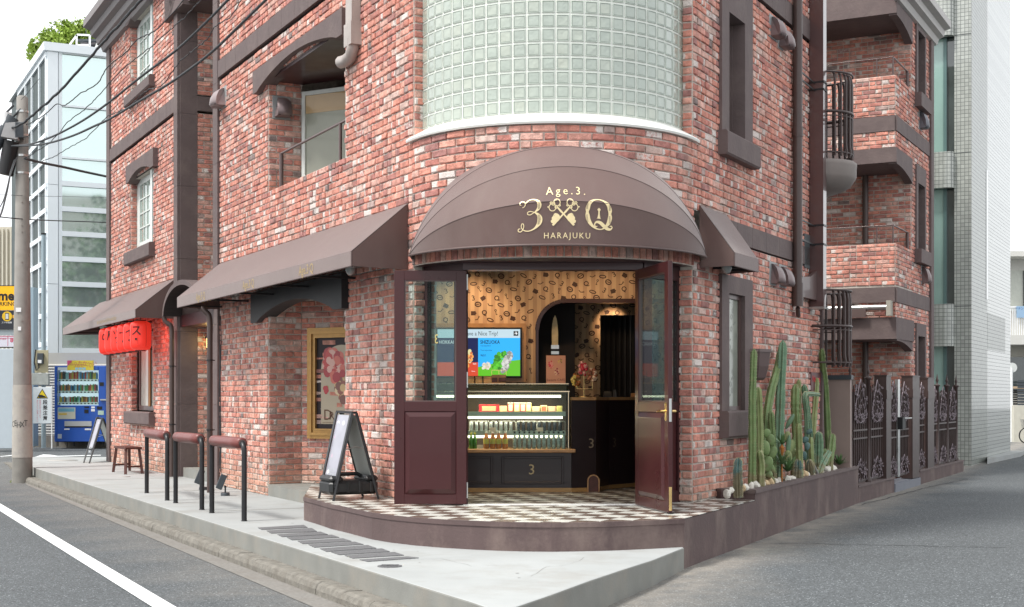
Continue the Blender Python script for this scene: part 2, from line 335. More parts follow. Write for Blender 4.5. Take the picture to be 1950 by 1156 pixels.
def asphalt(name, base, seed):
    m = bpy.data.materials.new(name); m.use_nodes = True; n = m.node_tree.nodes; l = m.node_tree.links; b = n['Principled BSDF']
    b.inputs['Roughness'].default_value = .86; b.inputs['Specular IOR Level'].default_value = .35
    geo = n.new('ShaderNodeNewGeometry')
    v = n.new('ShaderNodeTexVoronoi'); v.inputs['Scale'].default_value = 95; l.new(geo.outputs['Position'], v.inputs['Vector'])
    sp = n.new('ShaderNodeSeparateColor'); l.new(v.outputs['Color'], sp.inputs[0])
    r = n.new('ShaderNodeMapRange'); r.inputs[3].default_value = .55; r.inputs[4].default_value = 1.5; l.new(sp.outputs[0], r.inputs[0])
    hi = n.new('ShaderNodeMapRange'); hi.inputs[1].default_value = .965; hi.inputs[2].default_value = .975; hi.inputs[4].default_value = 2.2; l.new(sp.outputs[1], hi.inputs[0])
    ad = n.new('ShaderNodeMath'); ad.operation = 'ADD'; l.new(r.outputs[0], ad.inputs[0]); l.new(hi.outputs[0], ad.inputs[1])
    big = n.new('ShaderNodeTexNoise'); big.inputs['Scale'].default_value = .45; big.inputs['Detail'].default_value = 7; big.inputs['Roughness'].default_value = .6; l.new(geo.outputs['Position'], big.inputs['Vector'])
    br = n.new('ShaderNodeMapRange'); br.inputs[1].default_value = .3; br.inputs[2].default_value = .7; br.inputs[3].default_value = .91; br.inputs[4].default_value = 1.10; l.new(big.outputs[0], br.inputs[0])
    mu = n.new('ShaderNodeMath'); mu.operation = 'MULTIPLY'; l.new(ad.outputs[0], mu.inputs[0]); l.new(br.outputs[0], mu.inputs[1])
    sc = n.new('ShaderNodeVectorMath'); sc.operation = 'SCALE'; sc.inputs[0].default_value = base; l.new(mu.outputs[0], sc.inputs['Scale'])
    # pale dust lying along the foot of the walls and kerbs
    d = n.new('ShaderNodeAttribute'); d.attribute_name = 'dust'
    n2 = n.new('ShaderNodeTexNoise'); n2.inputs['Scale'].default_value = 5; n2.inputs['Detail'].default_value = 8; l.new(geo.outputs['Position'], n2.inputs['Vector'])
    m2 = n.new('ShaderNodeMath'); m2.operation = 'MULTIPLY'; l.new(d.outputs['Fac'], m2.inputs[0]); l.new(n2.outputs[0], m2.inputs[1])
    mx = n.new('ShaderNodeMix'); mx.data_type = 'RGBA'; l.new(m2.outputs[0], mx.inputs[0]); l.new(sc.outputs[0], mx.inputs[6]); mx.inputs[7].default_value = (.36,.32,.27,1)
    l.new(mx.outputs[2], b.inputs['Base Color'])
    bu = n.new('ShaderNodeBump'); bu.inputs['Strength'].default_value = .6; bu.inputs['Distance'].default_value = .006; l.new(v.outputs['Distance'], bu.inputs['Height']); l.new(bu.outputs[0], b.inputs['Normal'])
    return m
M['asphalt'] = asphalt('asphalt', (.084,.092,.097), 0)
gm = MB(); xs = [-90,-60,-40,-30]+[-24+.6*i for i in range(70)]+[20,26,34,44,60,90]; ys = [-12,-6,0,3]+[5+.5*i for i in range(80)]+[46,48,51,55,60,70,90,120,160,220]
for y in ys:
    for x in xs: gm.v.append((x, y, ground_z(x, y)-.002))
nx = len(xs)
for j in range(len(ys)-1):
    for i in range(nx-1): gm.f.append([j*nx+i, j*nx+i+1, (j+1)*nx+i+1, (j+1)*nx+i]); gm.m.append(0); gm.sm.append(True)
road = gm.build('road', M['asphalt'], kind='structure')
dat = road.data.attributes.new('dust', 'FLOAT', 'POINT')
for i, v in enumerate(road.data.vertices):
    a, t = at_coord(v.co.x, v.co.y); d = 0
    if a < .2 and t > -8: d = max(0, 1-abs(a)/.9)*1.3 if t > -.3 else 0
    if -4.5 < t < 0 and a < 1.0: d = max(d, .9-max(0, -a)*.6)
    if -5.2 < t < -3.4: d = max(d, .28)
    dat.data[i].value = max(0, min(1.3, d))
# pavement slab
slab_front = [gp(66,891,.28), gp(400,989,.28), gp(502,1016,.28), gp(605,1045,.28), gp(700,1077,.28), gp(760,1100,.28), gp(900,1147,.28)]
s0, s1 = Vector(slab_front[0]), Vector(slab_front[-1])
slab_poly = [s0.lerp(s1, k/8)+Vector((0,0,0)) for k in range(9)]
apex = gp(952,1166,.28)
right_edge = [gp(1051,1132,.28), gp(1123,1105.6,.28), gp(1178,1087,.28), gp(1242,1066.7,.28), gp(1303,1042.5,.28)]
sp_ = [p[:] for p in slab_poly]+[apex]+right_edge+[L.p(-.2,.28,-1.5), L.p(5,.28,-1.5), L.p(16.4,.28,-.4)]+[gp(215,870,.28), gp(38,870.5,.28)]
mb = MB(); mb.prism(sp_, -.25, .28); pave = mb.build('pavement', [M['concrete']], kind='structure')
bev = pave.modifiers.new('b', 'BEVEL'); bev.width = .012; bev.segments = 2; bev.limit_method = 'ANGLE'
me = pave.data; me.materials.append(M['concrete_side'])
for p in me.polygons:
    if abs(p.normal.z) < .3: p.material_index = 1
# thin shrinkage joints across the slab
mb = MB()
for sj in (2.9, 6.6, 9.9, 13.2, 16.0):
    a = L.p(sj,.2815,.04); b = L.p(sj,.2815,1.45)
    mb.beam(a, b, .010, .003)
mb.build('pavement_joints', [flat('joint_grey', (.30,.29,.26))], pave)  # one even darker tone for the joint lines
# textured drain covers
zs = [((355,490),(385,505),(725,488),(695,470)),((420,512),(455,532),(795,518),(755,493)),((500,540),(535,558),(875,540),(820,520)),((570,562),(610,582),(960,562),(905,543)),
      ((650,588),(690,610),(1050,590),(985,570)),((730,615),(775,637),(1140,614),(1075,595)),((815,645),(865,668),(1235,642),(1170,620)),((900,672),(960,692),(1335,668),(1275,645)),
      ((1000,697),(1060,718),(1440,695),(1370,672)),((1110,728),(1170,742),(1550,715),(1470,705))]
M['cover'] = mat('grey_drain_cover', (.15,.15,.155), .8, var=.25, scale=60, bump=1.0, bscale=160)
for q in zs:
    pts = [gp(400+x/3.9, 880+y/3.9, .28) for x, y in q]
    mb = MB(); mb.prism(pts, .279, .2865); mb.build('drain_cover', M['cover'], pave)
c = gp(742,1078.7,.28); mb = MB(); mb.lathe([(.10,.279),(.10,.2855),(.085,.2870),(0.001,.2870)], c[:2], 20)
for k in range(5): mb.box(c[0]-.07, c[0]+.07, c[1]-.066+k*.03, c[1]-.056+k*.03, .2875, .2895)
mb.build('drain_lid', M['cover'], pave)
for (px, py, rx) in ((470/3.85*0+120, 876.8, .32),(237,908,.10)):
    c = gp(px, py, .28); mb = MB(); mb.lathe([(rx,.279),(rx,.285),(0.001,.285)], c[:2], 20); mb.build('inspection_lid', flat('worn_lid', (.36,.35,.33), .8), pave)
M['gum'] = flat('trodden_gum', (.17,.165,.155), .9); M['crack0'] = flat('hairline', (.16,.15,.135), .95)
rnd = random.Random(31); mb = MB()
for k in range(70):
    px, py = rnd.uniform(250,1250), rnd.uniform(905,1120); g_ = gp(px, py, .28); a_, t_2 = at_coord(g_[0], g_[1])
    if not (-3.35 < t_2 < -.35 and a_ > .3) or abs(t_2+2.1) < .1: continue
    q = L.hit(px, py)[0]; w_ = rnd.uniform(.008,.022)
    if (Vector((g_[0],g_[1]))-L.o).dot(L.n) < .15: continue
    mb.add([(g_[0]+w_*cos(i*pi/4)*rnd.uniform(.7,1.2), g_[1]+w_*sin(i*pi/4)*rnd.uniform(.7,1.2), .2812) for i in range(8)], [tuple(range(8))])
mb.build('pavement_spots', M['gum'], pave, kind='stuff')
for pts in ([(300,925),(322,931),(340,929),(371,940),(398,943)],[(700,1062),(742,1058),(790,1066),(842,1064),(900,1078),(960,1076)],[(1010,1098),(1040,1080),(1082,1076),(1120,1060)]):
    V = []
    for (x0_,y0_), (x1_,y1_) in zip(pts, pts[1:]):
        for k in range(6): u = k/6; g_ = gp(x0_+(x1_-x0_)*u+rnd.uniform(-2,2), y0_+(y1_-y0_)*u+rnd.uniform(-1.2,1.2), .28); V.append((g_[0], g_[1]))
    vs, fs = stroke(V, [rnd.uniform(.001,.0045) for _ in V]); mb = MB(); mb.add([(x,y,.2813) for x, y in vs], fs); mb.build('pavement_crack', M['crack0'], pave)
# kerb stones
kdir = (s1-s0).normalized(); kn = Vector((-kdir.y, kdir.x, 0))*(-1)
if kn.x > 0: kn = -kn
kerb = thing('kerb', None, None); kerb['kind'] = 'structure'
klen = (s1-s0).length+2.2
def kerb_mesh(l, seed):
    rnd = random.Random(seed); mb = MB(); nseg = 8
    prof = [(0,-.1),(0,.105),(.13,.108),(.165,.092),(.185,.05),(.19,-.1)]
    vs = []
    for i in range(nseg+1):
        for (o, z) in prof: vs.append((l*i/nseg, o+(rnd.uniform(-.003,.003) if o > .1 else 0), z+rnd.uniform(-.002,.002)))
    k = len(prof)
    mb.add(vs, [(i*k+j, i*k+j+1, (i+1)*k+j+1, (i+1)*k+j) for i in range(nseg) for j in range(k-1)], 0, False)
    mb.add(vs[:k], [tuple(range(k))]); mb.add(vs[-k:], [tuple(range(k))])
    return mb.mesh('kerb_stone', M['kerb'])
kms = [kerb_mesh(.597, i) for i in range(5)]
ang = atan2(kdir.y, kdir.x)
nk = int(klen/.6)
for i in range(nk):
    o = bpy.data.objects.new('kerb_stone', kms[i % 5]); COL.objects.link(o); o.parent = kerb
    q = s0 + kdir*(.6*i) + kn*.003
    o.location = (q.x, q.y, 0)
    X = kdir; Yv = kn; Z = X.cross(Yv)
    o.rotation_euler = (0,0,ang)
    if Z.z < 0: o.scale = (1,-1,1)
# kerb bends away to the left beyond the pole
far_k = [s0, Vector(gp(34,886.5,.105)), Vector(gp(2,871,.10)), Vector(gp(-40,862,.08))]
for a, b in zip(far_k, far_k[1:]):
    dv = (b-a); n_ = max(1, int(round(dv.length/.6))); 
    for i in range(n_):
        p = a+dv*(i/n_); q = a+dv*((i+.97)/n_); nn = Vector((dv.y,-dv.x,0)).normalized(); nn = nn if nn.y < 0 else -nn
        mb = MB(); mb.hexa([(p.x,p.y,-.1),(q.x,q.y,-.1),(q.x+nn.x*.18,q.y+nn.y*.18,-.1),(p.x+nn.x*.18,p.y+nn.y*.18,-.1)]+[(p.x,p.y,p.z if p.z<.2 else .12),(q.x,q.y,q.z if q.z<.2 else .12),(q.x+nn.x*.16,q.y+nn.y*.16,.1),(p.x+nn.x*.16,p.y+nn.y*.16,.1)])
        mb.build('kerb_stone', M['kerb'], kerb)
# gutter strip and road line
g0, g1 = Vector(gp(63.5,929,.004)), Vector(gp(500,1114.7,.004)); gd = (g1-g0).normalized()
a = s0+kn*.185; b = s1+kn*.185+kdir*2.3; a2 = g0-gd*.8; b2 = g0+gd*((b-g0).dot(gd))
mb = MB(); n_ = 30
for i in range(n_):
    p, q = a.lerp(b, i/n_), a.lerp(b, (i+1)/n_); r_, t_ = a2.lerp(b2, (i+1)/n_), a2.lerp(b2, i/n_)
    mb.quad((p.x,p.y,.006),(q.x,q.y,.006),(r_.x,r_.y,.003),(t_.x,t_.y,.003))
mb.build('gutter', M['gutter'], kind='structure')
w0, w1, w2, w3 = [Vector(gp(*p, .006)) for p in ((0,958.5),(291,1156),(336,1156),(0,973))]
wd = (w2-w0).normalized(); wn = Vector((-wd.y, wd.x, 0))
cen0 = (w0+w3)/2-wd*9; cen1 = (w1+w2)/2+wd*5; hw = abs((w2-w1).dot(wn))/2
mb = MB(); mb.quad(cen0+wn*hw, cen1+wn*hw, cen1-wn*hw, cen0-wn*hw); mb.build('road_line', M['white_paint'], kind='structure')
# markings on the side street behind the shop
for pts in (((0,869),(28,866),(60,878),(62,881),(36,880),(12,878)), ((66,870.3),(82,865.5),(96,866),(110,868),(192,866.2),(192,867.4),(120,869.6),(90,870))):
    mb = MB(); V = []
    for p in pts:
        z = .3
        for _ in range(5): g = gp(*p, z); z = ground_z(g[0], g[1])+.006
        V.append(gp(*p, z))
    mb.add(V, [tuple(range(len(V)))]); mb.build('street_marking', M['white_paint'], kind='structure')

rnd = random.Random(11)
def crack(pts, wd, name='road_crack'):
    g = [Vector(gp(x, y, .12 if x > 1200 else .004)) for x, y in pts]; o_ = []
    for a, b in zip(g, g[1:]):
        for k in range(14): p = a.lerp(b, k/14); z_ = ground_z(p.x, p.y)+.0035; o_.append((p.x+rnd.uniform(-.02,.02), p.y+rnd.uniform(-.03,.03), z_ if x_right else .0085))
    vs, fs = stroke([(p[0],p[1]) for p in o_], [wd*rnd.uniform(.4,1.3) for _ in o_]); mb = MB(); mb.add([(v[0],v[1],o_[i//2][2]) for i, v in enumerate(vs)], fs); mb.build(name, M['crack'], kind='structure')
M['crack'] = flat('crack_dark', (.04,.042,.045), .95)
x_right = True; crack([(1360,1028),(1500,1030),(1700,1034),(1950,1040)], .020); crack([(1640,960),(1760,930),(1850,912)], .02)
x_right = False; crack([(330,1008),(440,1052),(560,1100)], .010)
# ================================================================== brick work
BRICKS = []          # (matrix, length, height, seed, owner)
def in_view(p, m=90):
    if p[1] < 1: return False
    x = CX+p[0]/p[1]*F; y = CY-(p[2]-EYE)/p[1]*F
    return -m < x < 1950+m and -110 < y < 1250
def brick_verts(l, h, d, rnd, j=.0048):
    c = .007; vs = []
    for (k, y) in ((0,-.006),(0,d-.006),(1,d)):
        for (sx, sz) in ((-1,-1),(1,-1),(1,1),(-1,1)):
            x = sx*(l/2-(c if k else 0)); z = sz*(h/2-(c if k else 0))
            vs.append((x+rnd.uniform(-j,j)*(1 if y > 0 else 0), y+(rnd.uniform(-.003,.003) if k else 0), z+rnd.uniform(-j,j)*(1 if y > 0 else 0)))
    fs = [(8,9,10,11)]+[(4+i,4+(i+1)%4,8+(i+1)%4,8+i) for i in range(4)]+[(i,(i+1)%4,4+(i+1)%4,4+i) for i in range(4)]
    return vs, fs
def wall_path(pl, off=0.0):
    t, n = pl.d, pl.n
    def f(a): q = pl.o+t*a+n*off; return (q.x, q.y, t, n)
    return f
def line_path(p, q, n):
    p = Vector(p[:2]); q = Vector(q[:2]); t = (q-p).normalized(); n = Vector(n).normalized(); n = (n-t*n.dot(t)).normalized()
    def f(a): r = p+t*a; return (r.x, r.y, t, n)
    return f, (q-p).length
def arc_path(c, r):
    def f(a): th = a/r; return (c[0]+r*sin(th), c[1]-r*cos(th), Vector((cos(th), sin(th))), Vector((sin(th), -cos(th))))
    return f
PIT, BL, BH, JT = .0790, .238, .0620, .0170
def lay(owner, path, a0, a1, z0, z1, mort, holes=None, key_split=False, seg=50.0, phase=0.0, zoff=0.0, cull=True, recess=0.0):
    k0 = int(math.floor((z0-zoff)/PIT)); k = k0
    while k*PIT+zoff < z1-.01:
        zb = max(z0, k*PIT+zoff); zt = min(z1, (k+1)*PIT+zoff); zm = (k+.5)*PIT+zoff; k += 1
        iv = [(a0, a1)]
        for (h0, h1) in (holes(zm) if holes else []):
            nv = []
            for (p, q) in iv:
                if h1 <= p or h0 >= q: nv.append((p, q)); continue
                if h0 > p: nv.append((p, h0))
                if h1 < q: nv.append((h1, q))
            iv = nv
        for (p, q) in iv:
            ns = max(1, int(math.ceil((q-p)/seg)))
            for i in range(ns):
                b0, b1 = p+(q-p)*i/ns, p+(q-p)*(i+1)/ns; A, B = path(b0), path(b1)
                mort.quad((A[0],A[1],zb),(B[0],B[1],zb),(B[0],B[1],zt),(A[0],A[1],zt))
            x = math.floor((p-phase)/BL)*BL+phase+(BL/2 if k % 2 else 0)-BL
            rnd = random.Random(hash((round(p*100), k, owner)) & 0xffff)
            while x < q:
                ll = BL
                parts = [(x, x+BL)] if rnd.random() > (.5 if key_split else .10) else [(x, x+BL/2), (x+BL/2, x+BL)]
                x += BL
                for (u, v) in parts:
                    u2, v2 = max(u, p)+.0, min(v, q)
                    if v2-u2 < .045: continue
                    m_ = (u2+v2)/2; P = path(m_); h = min(BH, zt-zb-JT+.004)
                    if h < .02: continue
                    zc = (zb+zt)/2
                    if cull and not in_view((P[0], P[1], zc)): continue
                    BRICKS.append((owner, (P[0], P[1], zc), P[2], P[3], v2-u2-JT, h, rnd.random()))
def brick_attr(rnd, r):
    hue = rnd.random(); sg = rnd.choice((-1,1)); w0, w1, d0, d1 = -1, -1, -1.2, -1.2
    if r < .055: w0 = w1 = rnd.uniform(.0,.5)
    elif r < .19: w0, w1 = rnd.uniform(.5,1.0), rnd.uniform(-2.2,-1.0)
    if .30 < r < .50: d0, d1 = rnd.uniform(.1,.9), rnd.uniform(-1.8,-.7)
    out = []
    for q in range(12):
        e = ((q % 4) in (1,2)) == (sg > 0); out.append((hue, d0 if e else d1, w0 if e else w1))
    return out
def finish_bricks(owner, parent, top=300):
    lst = [b for b in BRICKS if b[0] == owner]
    def score(b):
        _, c, t, n, l, h, r = b; v = Vector((c[0], c[1])); Y = v.length
        cosf = abs(n.dot(v)/Y); px = CX+c[0]/c[1]*F; py = CY-(c[2]-EYE)/c[1]*F
        vis = 1 if (0 <= px <= 1950 and 0 <= py <= 1156) else .01
        if owner == 'A' and 790 < px < 1320 and 285 < py < 480: vis = .02
        return l*h*cosf/(Y*Y)*vis
    lst.sort(key=score, reverse=True)
    variants = []
    for i in range(14):
        rnd = random.Random(i*7+1); vs, fs = brick_verts(.2245, BH, rnd.uniform(.013,.022), rnd)
        mb = MB(); mb.add(vs, fs); me = mb.mesh('brick', M['brick']); a = me.attributes.new('bc', 'FLOAT_VECTOR', 'POINT')
        bcv = brick_attr(rnd, i/14)
        for q in range(12): a.data[q].vector = bcv[q]
        variants.append(me)
    for b in lst[:top]:
        _, c, t, n, l, h, r = b
        o = bpy.data.objects.new('brick', variants[int(r*997) % 14]); COL.objects.link(o); o.parent = parent
        mx = Matrix(((t.x,n.x,0,c[0]),(t.y,n.y,0,c[1]),(0,0,1,c[2]),(0,0,0,1))); mx = mx @ Matrix.Diagonal((l/.2245, 1, h/BH, 1))
        o.matrix_basis = mx
    vs_all = []; fs_all = []; bcs = []; rnd = random.Random(5)
    for b in lst[top:]:
        _, c, t, n, l, h, r = b
        vs, fs = brick_verts(l, h, rnd.uniform(.010,.024), rnd); k = len(vs_all)
        for (x, y, z) in vs: vs_all.append((c[0]+t.x*x+n.x*y, c[1]+t.y*x+n.y*y, c[2]+z))
        fs_all += [[k+i for i in f] for f in fs]
        for q_ in brick_attr(rnd, rnd.random()): bcs.extend(q_)
    me = bpy.data.meshes.new('bricks'); me.from_pydata(vs_all, [], fs_all); me.materials.append(M['brick'])
    a = me.attributes.new('bc', 'FLOAT_VECTOR', 'POINT'); a.data.foreach_set('vector', bcs)
    o = bpy.data.objects.new('bricks', me); COL.objects.link(o); o.parent = parent; o['kind'] = 'stuff'
    print('bricks', owner, len(lst))

bld = thing('brick_building', 'red brick corner building with brown bands and a curved glass block bay over the entrance', 'building')
mort = MB()
BC = (.433, 15.07); BR = 1.62; BA = radians(65.5)*BR
# --- left front: s 0..16.41
WZ = [(1.372,2.95),(4.51,5.90),(7.55,9.0)]
SW0, SW1 = 12.16, 14.19
def holesL(z):
    h = [(7.587,10.43)]                                   # entry recess with its side strips
    if z < 3.0 or 4.485 < z < 6.10: h.append((2.06,5.12))
    for a, b in WZ:
        if a < z < b: h.append((SW0, SW1))
    if 6.596 < z < 6.85: h.append((0,16.1))
    return h
lay('A', wall_path(L), 0.0, 16.1, .28, 9.45, mort, holesL, True)
# right front
def holesR(z):
    h = []
    if z > 4.60 and z < 6.0: h.append((1.05,1.61))
    if 1.50 < z < 2.86: h.append((1.05,1.61))
    if 3.411 < z < 3.65: h.append((0,5.0))
    if 6.436 < z < 6.70: h.append((0,5.0))
    return h
lay('A', wall_path(R), 0.0, 5.0, .54, 7.2, mort, holesR, True)
# bay under the cap and its soldier course
arc = arc_path(BC, BR); SOLT = 3.235
lay('A', arc, -BA, BA, SOLT, 4.345, mort, seg=.12, zoff=SOLT)
n_s = int(2*BA/PIT); soff = MB()
for i in range(n_s):
    a = -BA+(i+.5)*2*BA/n_s; P = arc(a); t3 = P[2]
    BRICKS.append(('S', (P[0], P[1], 3.135), P[2], P[3], .066, .185, random.random()))
for i in range(40):
    a0_, a1_ = -BA+2*BA*i/40, -BA+2*BA*(i+1)/40; A, B = arc(a0_), arc(a1_)
    mort.quad((A[0],A[1],3.03),(B[0],B[1],3.03),(B[0],B[1],SOLT),(A[0],A[1],SOLT))
    # soffit
    soff.quad((A[0],A[1],3.03),(B[0],B[1],3.03),(B[0],max(B[1],14.5),3.03),(A[0],max(A[1],14.5),3.03))
soff.build('bay_soffit', M['dark_maroon'], bld)  # dark maroon stands in for the shade under the bay
# small returns beside the glass blocks and at the entrance piers
CLv = Vector(L.o); CRv = Vector(R.o)
for (c_, n_, key) in ((CLv, NL, 0), (CRv, NR, 1)):
    e = c_+n_*.115; tdir = -L.d if key == 0 else -R.d
    pf, ln = line_path(c_, e, tdir)
    lay('A', pf, 0, ln, 4.38, 7.2, mort)
    e = c_+n_*.26; pf, ln = line_path(c_, e, tdir); lay('A', pf, 0, ln, .54, 3.03, mort)
# deep recess beside the poster: return wall, back wall
rc = Vector(L.p(5.12,0)[:2]); k575 = None
dd = 0
while (rc.x+NL.x*dd)/(rc.y+NL.y*dd) < (575-CX)/F: dd += .002
corner = rc+NL*dd
back_dir = Vector((.885,-.465)).normalized(); bend = corner+back_dir*1.9
for (z0_, z1_) in ((.44,3.0),(4.3,6.1)):
    pf, ln = line_path(rc, corner, (-back_dir).yx if False else -L.d); lay('A', pf, 0, ln, z0_, z1_, mort)
    if z0_ < 1: pf, ln = line_path(corner, bend, (-.465,-.885)); lay('A', pf, 0, ln, z0_, z1_, mort)
    # near return (seen only from the side)
    e0 = Vector(L.p(2.06,0)[:2]); pf, ln = line_path(e0, e0+NL*.9, L.d); lay('A', pf, 0, ln, z0_, z1_, mort, cull=True)
mort.quad((rc.x,rc.y,3.0),(L.p(2.06,0)[0],L.p(2.06,0)[1],3.0),(bend.x,bend.y,3.0),(corner.x,corner.y,3.0))
dk = MB(); dk.prism([(rc.x,rc.y),(L.p(2.06,0)[0],L.p(2.06,0)[1]),(bend.x,bend.y),(corner.x,corner.y)], 6.04, 6.3); dk.build('recess_ceiling', M['dark_maroon'], bld)  # dark colour puts the recess shade into the ceiling
mort.quad((rc.x,rc.y,4.3),(L.p(2.06,0)[0],L.p(2.06,0)[1],4.3),(bend.x,bend.y,4.3),(corner.x,corner.y,4.3))
# entry recess: return wall behind the pilaster
r0 = Vector(L.p(10.167,0)[:2]); dd2 = 0
while (r0.x+NL.x*dd2)/(r0.y+NL.y*dd2) < (375-CX)/F: dd2 += .002
r1 = r0+NL*dd2; r2 = r0+NL*(dd2+2.2)
pf, ln = line_path(r1, r2, -L.d)
def hb(z): return [(0,5)] if (6.596 < z < 6.85 or 3.0 < z < 3.35) else []
lay('A', pf, 0, ln, .44, 8.4, mort, hb)
nb = Vector(L.p(7.862,0)[:2])
mort.quad((r2.x,r2.y,.3),(nb.x+NL.x*2,nb.y+NL.y*2,.3),(nb.x+NL.x*2,nb.y+NL.y*2,9),(r2.x,r2.y,9))
mort.quad((nb.x,nb.y,.3),(nb.x+NL.x*2,nb.y+NL.y*2,.3),(nb.x+NL.x*2,nb.y+NL.y*2,9),(nb.x,nb.y,9))
# window reveals
for (pl, a0_, a1_, z0_, z1_, dp) in [(L,SW0,SW1,a,b,.13) for a,b in WZ]:
    pf, ln = line_path(pl.p(a1_,0), pl.p(a1_,0,-.13), -pl.d); lay('A', pf, 0, ln, z0_, z1_, mort)
    mort.quad(pl.p(a0_,z0_),pl.p(a0_,z1_),pl.p(a0_,z1_,-dp),pl.p(a0_,z0_,-dp))
    mort.quad(pl.p(a0_,z1_),pl.p(a1_,z1_),pl.p(a1_,z1_,-dp),pl.p(a0_,z1_,-dp))
# parapet top in the balcony recess
mort.quad(L.p(2.06,4.485),L.p(5.12,4.485),L.p(5.12,4.485,-.12),L.p(2.06,4.485,-.12))
mort.quad(L.p(2.06,4.485,-.12),L.p(5.12,4.485,-.12),L.p(5.12,4.3,-.12),L.p(2.06,4.3,-.12))
# far end wall, back, and an unseen roof cap added to block light
fc = L.p(16.41,0); 
mort.quad((fc[0],fc[1],.2),(fc[0]+NL.x*7,fc[1]+NL.y*7,.2),(fc[0]+NL.x*7,fc[1]+NL.y*7,9.5),(fc[0],fc[1],9.5))
rr = R.p(5.0,0); rb = R.p(5.0,0,-3.0); fb = (fc[0]+NL.x*7, fc[1]+NL.y*7)
roofpoly = [(fc[0],fc[1]),(L.o.x,L.o.y),(R.o.x,R.o.y),(rr[0],rr[1]),(rb[0],rb[1]),fb]
mort.add([(x,y,9.5) for x,y in roofpoly], [tuple(range(6))])
mort.add([(x,y,9.5) for x,y in roofpoly]+[(x,y,7.1) for x,y in roofpoly], [(1,2,8,7),(2,3,9,8)])
mort.quad((rr[0],rr[1],.2),(rb[0],rb[1],.2),(rb[0],rb[1],9.5),(rr[0],rr[1],9.5))
mort.quad((rb[0],rb[1],.2),(fb[0],fb[1],.2),(fb[0],fb[1],9.5),(rb[0],rb[1],9.5))
walls = mort.build('wall', M['mortar'], bld)
finish_bricks('A', bld)
# soldier bricks stand on end
vs_all = []; sol = thing('soldier_course', None, None); sol.parent = bld
for b in [b for b in BRICKS if b[0] == 'S']:
    _, c, t, n, l, h, r = b; rnd = random.Random(int(r*1e6)); vs, fs = brick_verts(l, h, .018, rnd, .002)
    mb = MB(); mb.add([(c[0]+t.x*x+n.x*y, c[1]+t.y*x+n.y*y, c[2]+z) for x, y, z in vs], fs); me = mb.mesh('soldier_brick', M['brick'])
    a = me.attributes.new('bc', 'FLOAT_VECTOR', 'POINT'); bc = (rnd.random()*.8, rnd.choice((-1.2,-.2)), -1)
    for q in range(12): a.data[q].vector = bc
    o = bpy.data.objects.new('brick', me); COL.objects.link(o); o.parent = sol

# ------------------------------------------------------------------ brown stucco trim
def band(pl, s0_, s1_, z0_, z1_, off=.045, step=.55, name='band'):
    g = None; x = s0_
    root = thing(name, None, None); root.parent = bld
    while x < s1_-.01:
        e = min(x+step, s1_)
        mb = MB(); mb.pbox(pl, x+.003, e-.003, z0_, z1_, -.02, off); mb.build('stucco_panel', M['trim'], root); x = e
band(L, 0, 7.58, 6.596, 6.85); band(L, 10.43, 16.1, 6.596, 6.85)
band(R, .30, 4.99, 3.411, 3.65, .03); band(R, 0, 4.99, 6.436, 6.70, .03)
mb = MB(); zz = .28
def strip(pl, a0_, a1_, z0_, z1_, off=.05, step=1.25, name='pilaster'):
    root = thing(name, None, None); root.parent = bld; z = z0_
    while z < z1_-.01:
        e = min(z+step, z1_); mb = MB(); mb.pbox(pl, a0_, a1_, z+.002, e-.002, -.03, off); mb.build('stucco_panel', M['trim'], root); z = e
strip(L, 7.587, 7.862, .28, 9.4); strip(L, 10.167, 10.43, .28, 9.4); strip(L, 16.1, 16.42, .28, 9.2, .05)
root = thing('pilaster', None, None); root.parent = bld; z = .28
while z < 8.3:
    e = min(z+1.25, 8.3); mb = MB(); d1 = dd2
    A = Vector(L.p(10.167,0)[:2]); B = A+NL*d1; o_ = -L.d*.02
    mb.hexa([(A.x,A.y,z+.002),(B.x,B.y,z+.002),(B.x+o_.x,B.y+o_.y,z+.002),(A.x+o_.x,A.y+o_.y,z+.002),(A.x,A.y,e-.002),(B.x,B.y,e-.002),(B.x+o_.x,B.y+o_.y,e-.002),(A.x+o_.x,A.y+o_.y,e-.002)])
    mb.build('stucco_panel', M['trim'], root); z = e
for (z0_, z1_) in ((6.596,6.85),(3.0,3.35)):
    mb = MB(); A = r1; B = r2; o_ = -L.d*.03
    mb.hexa([(A.x,A.y,z0_),(B.x,B.y,z0_),(B.x+o_.x,B.y+o_.y,z0_),(A.x+o_.x,A.y+o_.y,z0_),(A.x,A.y,z1_),(B.x,B.y,z1_),(B.x+o_.x,B.y+o_.y,z1_),(A.x+o_.x,A.y+o_.y,z1_)]); mb.build('band', M['trim'], bld)
def lintel(pl, s0_, s1_, zb, zt, rise, off, m, name='lintel', inset=.12, depth=-.12):
    n = 18; pts = [pl.p(s0_, zt, off), pl.p(s0_, zb, off)]
    a, b = s0_+inset, s1_-inset
    for i in range(n+1):
        u = i/n; pts.append(pl.p(a+(b-a)*u, zb+.0+rise*sin(pi*u)**.8, off))
    pts += [pl.p(s1_, zb, off), pl.p(s1_, zt, off)]
    v = Vector(pl.p(0,0,depth))-Vector(pl.p(0,0,off))
    mb = MB(); mb.extr(pts, v); return mb.build(name, m, bld)
lintel(L, 1.92, 5.54, 5.93, 6.25, .20, .10, M['trim'], inset=.18)
M['lintel_dark'] = mat('charcoal_panel', (.022,.024,.026), .55, var=.1, scale=4)
lintel(L, 1.93, 5.64, 2.70, 3.12, .22, .10, M['lintel_dark'], inset=.28)
lintel(L, 11.75, 14.15, 5.854, 6.19, .13, .11, M['trim'], inset=.25); lintel(L, 11.75, 14.15, 8.95, 9.3, .12, .11, M['trim'], inset=.25)
lintel(L, 9.6, 10.85, 8.25, 8.75, .0, .10, M['trim'])
